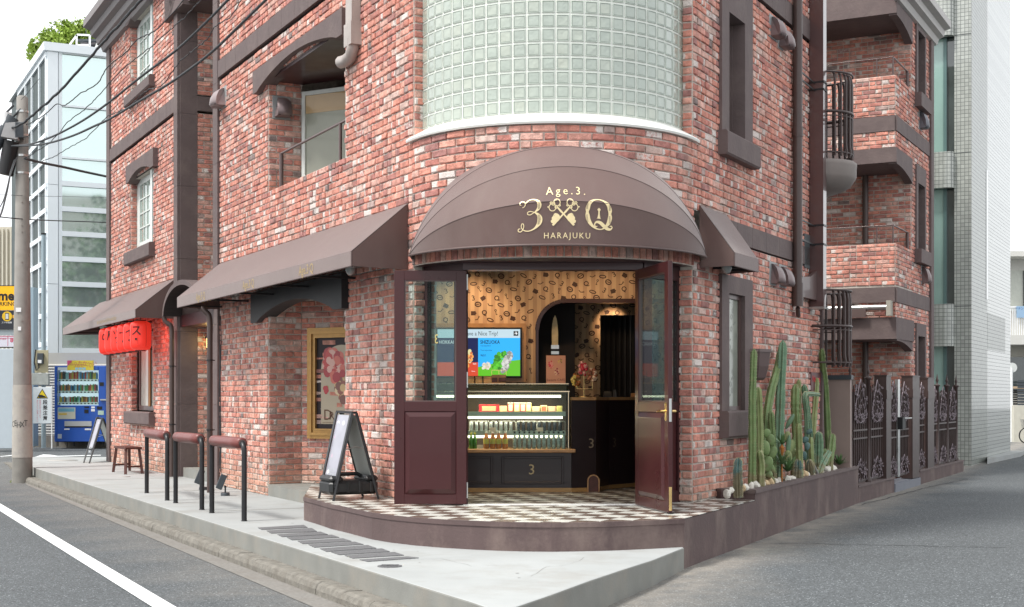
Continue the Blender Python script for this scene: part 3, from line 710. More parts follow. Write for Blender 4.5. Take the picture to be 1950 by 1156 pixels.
mb = MB(); mb.extr([L.p(10.9,9.2,.1), L.p(10.9,8.25,.1), L.p(10.4,8.28,.1), L.p(9.9,8.55,.1), L.p(9.4,8.85,.1), L.p(9.0,9.0,.1), L.p(9.0,9.2,.1)], Vector(L.p(0,0,-.4))-Vector(L.p(0,0,.1))); mb.build('arch_plate', M['trim'], bld)
A = L.p(10.43,8.25,.0); B = L.p(7.6,8.25,.0); mb = MB(); mb.hexa([L.p(10.43,8.3,0),L.p(7.6,8.3,0),L.p(7.6,8.3,-2.2),L.p(10.43,8.3,-2.2),L.p(10.43,8.6,0),L.p(7.6,8.6,0),L.p(7.6,8.6,-2.2),L.p(10.43,8.6,-2.2)]); mb.build('recess_ceiling', M['trim'], bld)
def sill(pl, s0_, s1_, z0_, z1_, off=.13, name='sill'):
    mb = MB(); b = .02
    mb.extr([pl.p(s0_,z0_,-.02), pl.p(s0_,z0_,off-b), pl.p(s0_,z0_+b,off), pl.p(s0_,z1_-b,off), pl.p(s0_,z1_,off-b), pl.p(s0_,z1_,-.02)], Vector(pl.p(s1_,0))-Vector(pl.p(s0_,0)))
    return mb.build(name, M['trim'], bld)
sill(L, 12.0, 14.25, 1.13, 1.372); sill(L, 12.0, 14.25, 4.24, 4.50); sill(L, 12.0, 14.25, 7.37, 7.58)
sill(R, .76, 1.95, 4.33, 4.60, .13); sill(R, .80, 1.95, 1.20, 1.50, .13)
# narrow right-front windows: surround and frame
def surround(pl, s0_, s1_, a0_, a1_, z0_, z1_, zt, off=.05):
    root = thing('window_surround', None, None); root.parent = bld
    for (p, q, r_, t_) in ((s0_, a0_, z0_, zt), (a1_, s1_, z0_, zt), (a0_, a1_, z1_, zt)):
        mb = MB(); mb.pbox(pl, p, q, r_, t_, -.16, off); mb.build('stucco_panel', M['trim'], root)
surround(R, .80, 1.90, 1.05, 1.61, 4.60, 5.97, 6.42); surround(R, .80, 1.90, 1.05, 1.61, 1.50, 2.82, 3.02)
for nm_ in (): pass
def window(pl, a0_, a1_, z0_, z1_, off, m, pane, cols=1, rows=1, fw=.05, d=.05, name='window', parent=bld, label=None, mw=.022):
    root = thing(name, label, None); root.parent = parent
    mb = MB(); mb.pbox(pl, a0_, a0_+fw, z0_, z1_, off-d, off); mb.pbox(pl, a1_-fw, a1_, z0_, z1_, off-d, off)
    mb.pbox(pl, a0_+fw, a1_-fw, z0_, z0_+fw, off-d, off-.002); mb.pbox(pl, a0_+fw, a1_-fw, z1_-fw, z1_, off-d, off-.002); mb.build('window_frame', m, root)
    W = (a1_-a0_-2*fw)/cols; H = (z1_-z0_-2*fw)/rows
    for i in range(cols):
        for j in range(rows):
            mb = MB(); mb.pbox(pl, a0_+fw+W*i, a0_+fw+W*(i+1), z0_+fw+H*j, z0_+fw+H*(j+1), off-d*.7, off-d*.5); mb.build('pane', pane, root)
    if cols*rows > 1:
        mb = MB()
        for i in range(1, cols): x = a0_+fw+W*i; mb.pbox(pl, x-mw/2, x+mw/2, z0_+fw, z1_-fw, off-d*.75, off-.006)
        for j in range(1, rows): z = z0_+fw+H*j; mb.pbox(pl, a0_+fw, a1_-fw, z-mw/2, z+mw/2, off-d*.75, off-.008)
        mb.build('glazing_bars', m, root)
    return root
M['pane_green'] = mat('pale_green_pane', (.30,.38,.33), .15, var=.15, scale=1.2, spec=1.0, coat=1.0)
M['pane_dark'] = mat('dark_pane', (.05,.065,.065), .06, var=.3, scale=1.5, spec=1.0, coat=1.0)
M['shade'] = mat('pale_blind', (.50,.52,.46), .5, var=.06, coat=.6)
M['shade_orange'] = mat('tan_blind', (.48,.33,.17), .5, var=.06, coat=.6)
window(R, 1.05, 1.61, 1.50, 2.82, .0, M['trim_smooth'], mat('printed_grey_pane', (.27,.29,.245), .2, var=.2, scale=2, coat=.4), 1, 1, .05)
# faint key pattern print on the lower pane
mb = MB(); rnd = random.Random(3)
for k in range(16):
    a = rnd.uniform(1.2,1.5); z = 1.66+k*.07; mp = lambda x, y, a=a, z=z: R.p(a+x, z+y, -.0235)
    put_stroke(mb, ell(0,0,.03,.026,10), .008, mp, closed=True) if k % 3 else put_stroke(mb, [(-.05,-.02),(.0,.01),(.05,.02)], .012, mp)
mb.build('window_print', flat('print_grey', (.16,.17,.15)), bld)
mb = MB(); mb.pbox(R, 1.05, 1.61, 4.60, 5.97, -.42, -.40); mb.pbox(R, 1.60, 1.61, 4.6, 5.97, -.40, -.1); mb.build('recess_back', M['trim'], bld)
mb = MB(); mb.pbox(R, 1.055, 1.09, 4.60, 5.97, -.15, -.06); mb.build('window_frame', M['white_metal'], bld)
# white casements on the left front
M['casement'] = mat('off_white_casement', (.66,.69,.66), .45, var=.05)
for (a, b), c in zip(WZ, (0,1,1)):
    if c:
        window(L, 12.55, 13.95, a+.05, b, -.10, M['casement'], M['pane_green'], 4, 4, .11)
        mb = MB(); mb.pbox(L, 12.17, 12.50, a+.04, b, -.16, -.13); mb.build('shutter_leaf', mat('grey_leaf', (.23,.28,.29), .4, var=.1), bld)
        mb = MB(); mb.pbox(L, 13.95, 14.19, a+.04, b, -.16, -.12); mb.build('window_post', M['casement'], bld)
        mb = MB(); mb.pbox(L, 12.4, 12.55, a+.04, b, -.12, -.02); mb.build('window_post', M['casement'], bld)
    else:
        window(L, 12.17, 14.0, a+.02, 2.9, -.12, M['trim_smooth'], M['shade'], 2, 1, .09)
        mb = MB(); mb.pbox(L, 12.95, 13.1, a+.1, 2.9, -.115, -.10); mb.build('curtain', flat('tan_curtain', (.34,.17,.06)), bld)
# cornice at roof level
mb = MB(); prof = [(0,8.98),(.10,9.0),(.14,9.10),(.22,9.14),(.24,9.26),(.34,9.30),(.36,9.42),(.50,9.47),(.50,9.62),(0,9.62)]
mb.extr([L.p(16.55, z, o) for o, z in prof], Vector(L.p(11.0,0))-Vector(L.p(16.55,0))); mb.build('cornice', mat('grey_cornice', (.20,.18,.18), .6, var=.1), bld)
# window in the upper recess (turned plane)
BP = Plane(corner, back_dir, (-.465,-.885))
window(BP, .03, 1.35, 4.30, 5.93, .05, M['casement'], mat('dim_blind', (.33,.34,.28), .5, var=.15, scale=1.2, coat=.4), 1, 1, .055)
mb = MB(); mb.pbox(BP, .09, 1.3, 5.62, 5.87, -.0, .032); mb.build('blind', M['shade_orange'], bld)
mb = MB(); mb.pbox(BP, .09, 1.3, 4.52, 4.545, .03, .05); mb.build('window_rail', M['casement'], bld)
mb = MB(); a = L.p(2.06,4.98,-.06); b = L.p(4.72,4.98,-.06); mb.tube([a, b], .017); mb.tube([b, L.p(4.72,4.45,-.06)], .03, 6); mb.tube([L.p(2.4,4.98,-.06), L.p(2.4,4.45,-.06)], .02, 6); mb.build('recess_handrail', M['trim_smooth'], bld)
# low plinth step in the lower recess and landing in the entry
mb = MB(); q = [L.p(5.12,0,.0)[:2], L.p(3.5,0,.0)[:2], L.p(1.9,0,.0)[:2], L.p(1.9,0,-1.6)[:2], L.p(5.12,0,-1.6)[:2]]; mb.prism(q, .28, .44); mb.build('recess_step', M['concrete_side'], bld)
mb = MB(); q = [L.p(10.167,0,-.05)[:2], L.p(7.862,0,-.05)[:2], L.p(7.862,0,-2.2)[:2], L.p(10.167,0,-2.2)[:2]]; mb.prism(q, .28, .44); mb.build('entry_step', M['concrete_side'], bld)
mb = MB(); a = r1-NL*.02; b = a+NL*.12; mb.prism([(a.x,a.y),(r1.x+NL.x*.9,r1.y+NL.y*.9),(r1.x+NL.x*.9-L.d.x*.04,r1.y+NL.y*.9-L.d.y*.04),(a.x-L.d.x*.04,a.y-L.d.y*.04)], .44, .45)

# ------------------------------------------------------------------ glass block bay
GR = 1.50; GA = radians(66.3)*GR; ncol = 24; gp_ = 2*GA/ncol; zc0 = 4.475
gb = thing('glass_block_window', None, None); gb.parent = bld
mb = MB(); garc = arc_path(BC, GR-.001)
for i in range(48):
    A, B = garc(-GA+2*GA*i/48), garc(-GA+2*GA*(i+1)/48); mb.quad((A[0],A[1],zc0-.05),(B[0],B[1],zc0-.05),(B[0],B[1],6.9),(A[0],A[1],6.9))
mb.build('grout', M['grout_white'], gb)
def glass_block_mat():
    m = bpy.data.materials.new('glass_block'); m.use_nodes = True; n = m.node_tree.nodes; l = m.node_tree.links; b = n['Principled BSDF']
    b.inputs['Roughness'].default_value = .10; b.inputs['Specular IOR Level'].default_value = 1.0; b.inputs['Coat Weight'].default_value = 1.0; b.inputs['Coat Roughness'].default_value = .04
    oi = n.new('ShaderNodeObjectInfo'); geo = n.new('ShaderNodeNewGeometry')
    cr = n.new('ShaderNodeValToRGB'); cr.color_ramp.elements[0].color = (.30,.345,.29,1); cr.color_ramp.elements[1].color = (.45,.475,.385,1)
    e = cr.color_ramp.elements.new(.5); e.color = (.365,.42,.36,1)
    t = n.new('ShaderNodeTexNoise'); t.inputs['Scale'].default_value = 2.5; l.new(geo.outputs['Position'], t.inputs['Vector'])
    ad = n.new('ShaderNodeMath'); ad.operation = 'MULTIPLY_ADD'; ad.inputs[1].default_value = .45; l.new(oi.outputs['Random'], ad.inputs[0])
    s = n.new('ShaderNodeMath'); s.operation = 'MULTIPLY'; s.inputs[1].default_value = .6; l.new(t.outputs[0], s.inputs[0]); l.new(s.outputs[0], ad.inputs[2])
    l.new(ad.outputs[0], cr.inputs[0]); l.new(cr.outputs[0], b.inputs['Base Color'])
    t2 = n.new('ShaderNodeTexNoise'); t2.inputs['Scale'].default_value = 11; l.new(geo.outputs['Position'], t2.inputs['Vector'])
    bu = n.new('ShaderNodeBump'); bu.inputs['Strength'].default_value = .5; bu.inputs['Distance'].default_value = .03; l.new(t2.outputs[0], bu.inputs['Height']); l.new(bu.outputs[0], b.inputs['Normal'])
    return m
M['gblock'] = glass_block_mat(); M['gblock_edge'] = mat('glass_block_edge', (.50,.55,.49), .2, var=.1, spec=.9)
M['gblock_dark'] = mat('glass_block_inner_edge', (.27,.31,.27), .25, var=.1, spec=.9)
mb = MB(); h = .0605
rings = [(h,-.01),(h,.006),(h-.003,.009),(h-.007,.009),(h-.010,.0055),(h-.014,.0068)]
for k in range(len(rings)-1):
    (r0_, y0_), (r1_, y1_) = rings[k], rings[k+1]
    v = [(-r0_,y0_,-r0_),(r0_,y0_,-r0_),(r0_,y0_,r0_),(-r0_,y0_,r0_),(-r1_,y1_,-r1_),(r1_,y1_,-r1_),(r1_,y1_,r1_),(-r1_,y1_,r1_)]
    mb.add(v, [(i,(i+1)%4,4+(i+1)%4,4+i) for i in range(4)], 1 if k < 3 else 2)
r1_, y1_ = rings[-1]; mb.add([(-r1_,y1_,-r1_),(r1_,y1_,-r1_),(r1_,y1_,r1_),(-r1_,y1_,r1_)], [(0,1,2,3)], 0)
gbm = mb.mesh('glass_block', [M['gblock'], M['gblock_edge'], M['gblock_dark']])
row_p = .1415; nrow = 12
garc2 = arc_path(BC, GR)
for j in range(nrow):
    for i in range(ncol):
        P = garc2(-GA+(i+.5)*gp_); o = bpy.data.objects.new('glass_block', gbm); COL.objects.link(o); o.parent = gb
        t, n_ = P[2], P[3]; sx = gp_*.865/.121
        o.matrix_basis = Matrix(((t.x,n_.x,0,P[0]),(t.y,n_.y,0,P[1]),(0,0,1,zc0+(j+.5)*row_p),(0,0,0,1))) @ Matrix.Diagonal((sx,1,1,1))
for sgn in (-1, 1):
    P = garc2(sgn*(GA+.012)); mb = MB(); n_ = P[3]; t = P[2]
    e = Vector((P[0],P[1])); v = t*sgn
    mb.prism([tuple(e-n_*.05),tuple(e+n_*.02),tuple(e+n_*.02+v*.035),tuple(e-n_*.05+v*.035)], 4.40, 7.0); mb.build('side_frame', flat('blue_grey_frame', (.33,.38,.40), .4), gb)
# curved white cap
mb = MB(); rs = [(1.46,4.475),(1.50,4.475),(1.66,4.385),(1.672,4.365),(1.665,4.345),(1.60,4.345)]; ns = 40; vs = []
for i in range(ns+1):
    th = radians(-69+138*i/ns)
    for r_, z_ in rs: vs.append((BC[0]+r_*sin(th), BC[1]-r_*cos(th), z_))
k = len(rs); mb.add(vs, [(i*k+j, i*k+j+1, (i+1)*k+j+1, (i+1)*k+j) for i in range(ns) for j in range(k-1)], 0, False)
mb.build('bay_cap', mat('white_cap', (.80,.80,.76), .4, var=.05, stain=(.5,.46,.38), stain_amt=.25), bld)
# ================================================================== entrance platform with chequered tiles
PZ = .545
def clip_convex(poly, sq):
    out = poly
    for i in range(len(sq)):
        a, b = sq[i], sq[(i+1) % len(sq)]; inp = out; out = []
        f = lambda p: (b[0]-a[0])*(p[1]-a[1])-(b[1]-a[1])*(p[0]-a[0])
        for j in range(len(inp)):
            p, q = inp[j-1], inp[j]; fp, fq = f(p), f(q)
            if (fp >= 0) != (fq >= 0):
                u = fp/(fp-fq); out.append((p[0]+(q[0]-p[0])*u, p[1]+(q[1]-p[1])*u))
            if fq >= 0: out.append(q)
        if not out: return []
    return out
def area2(p): return sum(p[i-1][0]*p[i][1]-p[i][0]*p[i-1][1] for i in range(len(p)))/2
rim_px = [(578.7,945.4),(604,951.5),(630.8,959),(657,964),(682,969.3),(708,975),(745,980),(790,984.3),(845,988),(900,990.6),(950,992.5),(1000,993.6),(1050,994),(1100,993.5),(1150,992.6),(1200,991),(1250,989),(1303,986.5)]
rim = [gp(x, y, PZ)[:2] for x, y in rim_px]
tR = lambda t: (P0.x+UF.x*t, P0.y+UF.y*t)
rim[-1] = tR(0)
pl_end = tR(2.45); wall_r = R.p(.76,0)[:2]; lw = L.p(3.3,0)[:2]
outer = rim+[pl_end, (2.30,14.95), wall_r, tuple(R.o), (1.83,14.62), (-.97,14.62), tuple(L.o), lw]
mb = MB(); mb.prism(outer, -.1, PZ-.012)
platform = mb.build('entrance_platform', [M['render']], kind='structure')
# rough nosing under the tiles
mb = MB()
for (a, b) in zip(rim[:-1], rim[1:]):
    d = Vector(b)-Vector(a); n = Vector((d.y,-d.x)).normalized()*.008
    mb.hexa([(a[0]+n.x,a[1]+n.y,PZ-.05),(b[0]+n.x,b[1]+n.y,PZ-.05),(b[0],b[1],PZ-.05),(a[0],a[1],PZ-.05),(a[0]+n.x,a[1]+n.y,PZ-.006),(b[0]+n.x,b[1]+n.y,PZ-.006),(b[0],b[1],PZ-.004),(a[0],a[1],PZ-.004)])
mb.build('platform_nosing', M['render'], platform)
region = rim+[pl_end, (2.30,14.95), wall_r, tuple(R.o), (1.83,14.62), R.p(3.4,0,-.2)[:2], (3.0,17.6), (-1.2,17.6), (-1.9,16.0), (-.97,14.62), tuple(L.o), lw]
mb = MB(); mb.add([(x,y,PZ-.004) for x, y in region], [tuple(range(len(region)))]); mb.build('tile_bed', M['tile_grout'], platform)
TS = .2205; eu = Vector((.885,-.465)).normalized(); ev = Vector((.465,.885)).normalized()
org = Vector(gp(942.8,966.5,PZ)[:2])
tl = [];
for i in range(-18,22):
    for j in range(-12,24):
        g = .0025; c0 = org+eu*(i*TS)+ev*(j*TS)
        sq = [c0+eu*g+ev*g, c0+eu*(TS-g)+ev*g, c0+eu*(TS-g)+ev*(TS-g), c0+eu*g+ev*(TS-g)]
        sq = [tuple(p) for p in sq]
        if area2(sq) < 0: sq = sq[::-1]
        reg = region if area2(region) > 0 else region[::-1]
        c = clip_convex(reg, sq)
        if len(c) < 3 or abs(area2(c)) < .0012: continue
        if c0.y > 16.9: continue
        tl.append((c0.y, c, (i+j) % 2))
tl.sort(key=lambda q: q[0])
rest = {0: MB(), 1: MB()}
for k, (yy, c, par) in enumerate(tl):
    mb = MB() if k < 296 else rest[par]; dz = random.uniform(0,.0012); dz -= .002
    n = len(c); mb.add([(x,y,PZ-.006) for x,y in c]+[(x,y,PZ+dz) for x,y in c], [tuple(range(n,2*n))]+[(i,(i+1)%n,n+(i+1)%n,n+i) for i in range(n)])
    if k < 296: mb.build('tile', M['tile_brown'] if par else M['tile_white'], platform)
for par in (0,1):
    if rest[par].v: rest[par].build('far_tiles', M['tile_brown'] if par else M['tile_white'], platform, kind='stuff')
mb = MB(); mb.box(-.50, 1.34, 13.99, 14.11, PZ, PZ+.008); mb.build('threshold', flat('white_threshold', (.78,.79,.78), .35), platform)

# ================================================================== awnings
def awning(name, label, pl, w0_, w1_, f0, f1, proj, zt, zf, zb, cat='awning'):
    t = thing(name, label, cat, group='brown fabric awnings of the shop')
    tk = .012; mats = [M['fabric'], M['dark']]  # second colour paints the shade under the cloth near black
    mb = MB()
    A, B = pl.p(w0_, zt, .02), pl.p(w1_, zt, .02); C, D = pl.p(f1, zf, proj), pl.p(f0, zf, proj); n_ = 10
    nrm = (Vector(B)-Vector(A)).cross(Vector(D)-Vector(A)).normalized();
    if nrm.z < 0: nrm = -nrm
    for i in range(n_):
        u0, u1 = i/n_, (i+1)/n_
        for j in range(6):
            v0, v1 = j/6, (j+1)/6
            P = lambda u, v: Vector(A).lerp(Vector(B), u).lerp(Vector(D).lerp(Vector(C), u), v) - nrm*.018*sin(pi*v)*sin(pi*min(1,max(0,u)))
            a, b, c, d = P(u0,v0), P(u1,v0), P(u1,v1), P(u0,v1)
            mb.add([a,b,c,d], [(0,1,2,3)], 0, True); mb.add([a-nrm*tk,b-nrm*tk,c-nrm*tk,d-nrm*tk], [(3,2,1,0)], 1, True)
    mb.build('roof_panel', mats, t)
    mb = MB(); mb.hexa([pl.p(f0,zb,proj+.006), pl.p(f1,zb,proj+.006), pl.p(f1,zb,proj-.006), pl.p(f0,zb,proj-.006), pl.p(f0,zf,proj+.006), pl.p(f1,zf,proj+.006), pl.p(f1,zf,proj-.006), pl.p(f0,zf,proj-.006)]); mb.build('valance', M['fabric'], t)
    for (w_, f_) in ((w0_, f0), (w1_, f1)):
        mb = MB(); q = [pl.p(w_,zt-.004,.02), pl.p(f_,zf-.004,proj-.007), pl.p(f_,zb,proj-.007), pl.p(w_,zb,.02)]; v = pl.d*(.008); mb.extr(q, (v.x,v.y,0)); mb.build('side_panel', M['fabric'], t)
    mb = MB()
    for f_ in (f0, f1): mb.tube([pl.p(f_,zb,proj), pl.p(f_,zf,proj)], .008, 6)
    mb.tube([pl.p(f0,zb,proj), pl.p(f1,zb,proj)], .009, 6); mb.build('piping', M['fabric_pipe'], t)
    mb = MB(); mb.beam(pl.p(w0_+.1,zb+.03,proj-.04), pl.p(w1_-.1,zb+.03,proj-.04), .03, .03)
    k = max(2, int(abs(w1_-w0_)/1.4))
    for i in range(k+1):
        a = w0_+.12+(w1_-w0_-.24)*i/k; mb.beam(pl.p(a,zb+.03,.02), pl.p(a,zb+.03,proj-.05), .025, .025)
    mb.build('support_frame', M['black_metal'], t, kind='stuff')
    return t
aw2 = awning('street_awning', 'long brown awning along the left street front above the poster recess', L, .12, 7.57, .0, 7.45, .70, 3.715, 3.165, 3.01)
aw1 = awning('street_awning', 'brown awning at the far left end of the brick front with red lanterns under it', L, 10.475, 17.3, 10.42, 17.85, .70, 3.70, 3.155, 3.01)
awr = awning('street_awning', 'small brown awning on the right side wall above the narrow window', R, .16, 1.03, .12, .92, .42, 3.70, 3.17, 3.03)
# gold lettering on the valances
for (px, wpx) in ((584,33),(474,24),(383,22)):
    s_c = L.s_of(px, .70); mb = MB()
    put_text(mb, 'Age.3·Q', .15, lambda x, y, s_c=s_c: L.p(s_c-x, 3.085+y, .709), bold=.001, sx=1.0)
    mb.build('gold_lettering', M['gold_dim'], aw2)
mb = MB(); rnd = random.Random(4)
for k in range(13):
    s_c = L.s_of(187+k*2.9, .70)
    for q in range(2): mb.pbox(L, s_c+q*.06, s_c+q*.06+.018, 3.045+rnd.uniform(0,.02), 3.12-rnd.uniform(0,.02), .707, .709)
mb.build('gold_lettering', M['gold_dim'], aw1)

# dome awning
E0, E1 = Vector((-1.055,13.97,3.10)), Vector((2.012,14.13,3.10)); MID = (E0+E1)/2; ex = (E1-E0).normalized(); HC = (E1-E0).length/2
pf = Vector((ex.y,-ex.x,0)); ZU = Vector((0,0,1))
RIBS = [(0,1.09),(20,1.20),(40,1.20),(58,1.20),(74,1.20),(90,1.19)]
def rib_pt(k, x):
    if k >= len(RIBS)-1: k = len(RIBS)-1
    ph, h = RIBS[k]; ph = radians(ph); Rr = (HC*HC+h*h)/(2*h); th = math.asin(max(-1,min(1,x/Rr)))
    b = Rr*cos(th)-(Rr-h); return MID+ex*x+(pf*cos(ph)+ZU*sin(ph))*b
def dome_pt(x, v, off=0.0):
    k = min(int(v), len(RIBS)-2); f = v-k; a, b = rib_pt(k, x), rib_pt(k+1, x); p = a.lerp(b, f)
    if off:
        n = (rib_pt(k, x+.02)-rib_pt(k, x-.02)).cross(b-a).normalized()
        if n.y > 0 and n.z <= .2 or n.dot(pf+ZU*.3) < 0: n = -n
        p = p+n*off
    return p
dome = thing('dome_awning', 'brown domed awning with gold key emblem over the shop entrance', 'awning', group='brown fabric awnings of the shop')
NX = 56
xsn = [HC*sin(pi/2*(-1+2*i/NX)) for i in range(NX+1)]
for k in range(len(RIBS)-1):
    mb = MB()
    for i in range(NX):
        for j in range(4):
            mb.add([dome_pt(xsn[i],k+j/4), dome_pt(xsn[i+1],k+j/4), dome_pt(xsn[i+1],k+(j+1)/4-1e-6), dome_pt(xsn[i],k+(j+1)/4-1e-6)], [(0,1,2,3)], 0, True)
    o = mb.build('awning_gore', M['fabric'], dome)
    bm = bmesh.new(); bm.from_mesh(o.data); bmesh.ops.remove_doubles(bm, verts=bm.verts, dist=.0004); bm.to_mesh(o.data); bm.free()
mb = MB(); last = [rib_pt(5, x) for x in xsn]
for i in range(NX): mb.add([last[i], last[i+1], last[i+1]+Vector((0,.42,0)), last[i]+Vector((0,.42,0))], [(0,1,2,3)], 0, True)
mb.build('awning_back_panel', M['fabric'], dome)
mb = MB(); mb.tube([rib_pt(0, x) for x in xsn], .013, 6); mb.build('hem_piping', M['fabric_pipe'], dome)
for k in (1,2,3):
    mb = MB(); mb.tube([rib_pt(k, x)+(pf+ZU).normalized()*.0005 for x in xsn], .0035, 5); mb.build('seam', M['fabric_pipe'], dome)
mb = MB()     # closed dark underside between hem and wall
und = [rib_pt(0, x)+Vector((0,.02,.03)) for x in xsn]; 
mb.add([tuple(p) for p in und]+[(2.0,14.4,3.13),(-1.04,14.4,3.13)], [tuple(range(len(und)+2))]); 
# emblem: logo coordinates are (x right, y up) in units of the printed artwork, 1 unit = 5 mm
def logo(x, y, off=.004):       # x from centre, y above the hem
    v = y/78.3 if y < 78.3 else 1+(y-78.3)/65.0
    return tuple(dome_pt(x*.00495-.022, v, off))
def LZ(X, Y): return (940+X/6.964-1073, 466-(340+Y/6.964))
def spline(pts, n=6, closed=False):
    out = []; N = len(pts)
    rng = range(N if closed else N-1)
    for i in rng:
        p0 = pts[(i-1)%N] if closed or i > 0 else pts[0]; p1 = pts[i]; p2 = pts[(i+1)%N]; p3 = pts[(i+2)%N] if closed or i+2 < N else pts[-1]
        for k in range(n):
            t = k/n; out.append(tuple(.5*((2*p1[d])+(-p0[d]+p2[d])*t+(2*p0[d]-5*p1[d]+4*p2[d]-p3[d])*t*t+(-p0[d]+3*p1[d]-3*p2[d]+p3[d])*t**3) for d in range(len(p1))))
    if not closed: out.append(tuple(pts[-1]))
    return out
def zstroke(mb, pts, closed=False, n=6, off=.004, k=1.0):
    sp = spline([(*LZ(x, y), w_/6.964*k) for x, y, w_ in pts], n, closed)
    vs, fs = stroke([(p[0], p[1]) for p in sp], [p[2] for p in sp], closed); mb.add([logo(x, y, off) for x, y in vs], fs)
mb = MB()
for body, cx_, cy_, sz, spc in (('Age.3.', 925, 205, 21.0, 1.45), ('HARAJUKU', 940, 765, 15.0, 1.3)):
    c = LZ(cx_, cy_); put_text(mb, body, sz, lambda x, y, c=c: logo(c[0]+x, c[1]+y), spacing=spc, bold=.0)
zstroke(mb, [(345,388,9),(372,375,10),(383,345,11),(370,318,10),(340,310,10),(315,325,11),(312,345,10),(332,352,8)])
zstroke(mb, [(383,345,9),(420,310,12),(470,295,13),(530,308,22),(562,345,48),(568,385,52),(548,425,36),(505,458,12),(450,488,10),(415,478,11),(418,452,11),(455,445,10),(505,462,10)])
zstroke(mb, [(505,460,12),(550,490,34),(575,535,62),(572,585,62),(545,630,42),(500,670,20),(440,695,13),(380,692,12),(340,660,11),(332,620,11),(345,596,11),(362,610,11),(362,650,10),(340,690,11),(315,703,12),(292,690,12),(295,665,10),(320,662,9)])
zstroke(mb, [(1365,298,13),(1290,312,22),(1235,355,46),(1212,420,56),(1208,460,38),(1210,500,56),(1225,560,56),(1265,620,40),(1330,665,20),(1400,672,13),(1455,640,26),(1500,580,52),(1518,510,56),(1515,465,38),(1515,420,56),(1495,360,48),(1440,315,24)], closed=True)
zstroke(mb, [(1345,635,10),(1320,640,13),(1308,612,16),(1335,582,26),(1385,590,44),(1430,625,48),(1480,660,44),(1525,665,26),(1548,640,14),(1535,622,12),(1515,632,9)])
zstroke(mb, [(1366,440,8),(1366,425,46),(1366,402,8)], n=4); zstroke(mb, [(1366,430,20),(1366,480,22),(1365,534,46),(1365,536,62)], n=4)
for sg in (1, -1):
    X = lambda x: 888+sg*(x-888)
    zstroke(mb, [(X(800),400,16),(X(850),455,26),(X(888),492,20),(X(940),545,22),(X(1020),622,30),(X(1032),634,8)])
    zstroke(mb, [(X(1022),520,8),(X(1000),495,30),(X(975),530,86),(X(1005),560,92),(X(1035),580,60),(X(1055),575,10)], n=4)
    for (x, y, r_) in ((742,408,46),(800,350,42),(752,362,20),(792,404,18),(722,352,12),(835,385,10)):
        pts = [(X(x+r_*cos(a*pi/6)), y+r_*sin(a*pi/6), 11) for a in range(12)]; zstroke(mb, pts, closed=True, n=3)
    zstroke(mb, [(X(672),402,4),(X(682),402,18),(X(694),402,4)], n=3); zstroke(mb, [(X(778),306,4),(X(784),316,20),(X(792),326,6)], n=3)
mb.build('gold_emblem', M['gold_pale'], dome)
mb = MB()          # engraving lines in the heavy strokes
for q in range(14):
    y = 498+q*9; zstroke(mb, [(555-abs(q-6)*1.5,y,4),(592-abs(q-6)*3,y-4,3)], n=2, off=.0062)
for q in range(8):
    y = 345+q*10; zstroke(mb, [(548,y,4),(580,y-3,3)], n=2, off=.0062)
for q in range(9):
    for (xa, xb) in ((1190,1214),(1500,1524)):
        y = 350+q*9 if q < 9 else 0; zstroke(mb, [(xa+abs(q-8),y,4),(xb+abs(q-8),y-3,3)], n=2, off=.0062); zstroke(mb, [(xa+q,500+q*11,4),(xb+q,497+q*11,3)], n=2, off=.0062)
mb.build('emblem_engraving', M['fabric_pipe'], dome)

# arched entry canopy on the left front
can = thing('arched_canopy', 'small arched brown canopy over the side entry between the two street awnings', 'canopy')
OFc, sa, sb = .30, 10.17, 7.83; zb_ = 3.03; rx = (sa-sb)/2; rz = .50
mb = MB(); n_ = 20; outp = []; inp = []
for i in range(n_+1):
    a = pi*i/n_; outp.append(((sa+sb)/2+(rx+.03)*cos(a), zb_+(rz+.03)*sin(a))); inp.append(((sa+sb)/2+(rx-.05)*cos(a), zb_+(rz-.05)*sin(a)))
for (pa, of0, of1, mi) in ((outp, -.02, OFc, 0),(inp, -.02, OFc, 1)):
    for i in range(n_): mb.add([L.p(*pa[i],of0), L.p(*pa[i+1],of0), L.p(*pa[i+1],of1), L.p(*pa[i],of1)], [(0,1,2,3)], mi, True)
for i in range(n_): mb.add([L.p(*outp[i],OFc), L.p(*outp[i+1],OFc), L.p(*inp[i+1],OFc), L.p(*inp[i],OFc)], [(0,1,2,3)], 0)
mb.build('canopy_shell', [M['trim'], M['dark']], can)  # inner face coloured near black for the shade inside the arch
mb = MB(); mb.pbox(L, sb-.05, sa+.05, zb_-.18, zb_+.02, -.6, .0); mb.build('canopy_beam', M['dark_maroon'], can)
# security cameras tucked under the awnings
def sec_cam(px, py, pl, off, label):
    s_, z_ = pl.hit(px, py, off); c = pl.p(s_, z_, off); t = thing('security_camera', label, 'camera', (c[0],c[1],z_), group='dome security cameras')
    mb = MB(); mb.lathe([(.02,.115),(.055,.11),(.062,.07),(.060,.035)], n=14); mb.build('housing', M['white_metal'], t)
    mb = MB(); mb.lathe([(.058,.04),(.054,.005),(.038,-.03),(.012,-.047),(.001,-.048)], n=14); mb.build('lens_dome', mat('smoked_dome', (.25,.27,.27), .1, var=.05, coat=1), t)
    mb = MB(); mb.box(-.015,.015,-.015,.015,.11,.17); mb.build('bracket', M['black_metal'], t)
sec_cam(667, 516, L, .42, 'white dome security camera under the near end of the long street awning')
sec_cam(1384, 513, R, .25, 'white dome security camera under the small right side awning')

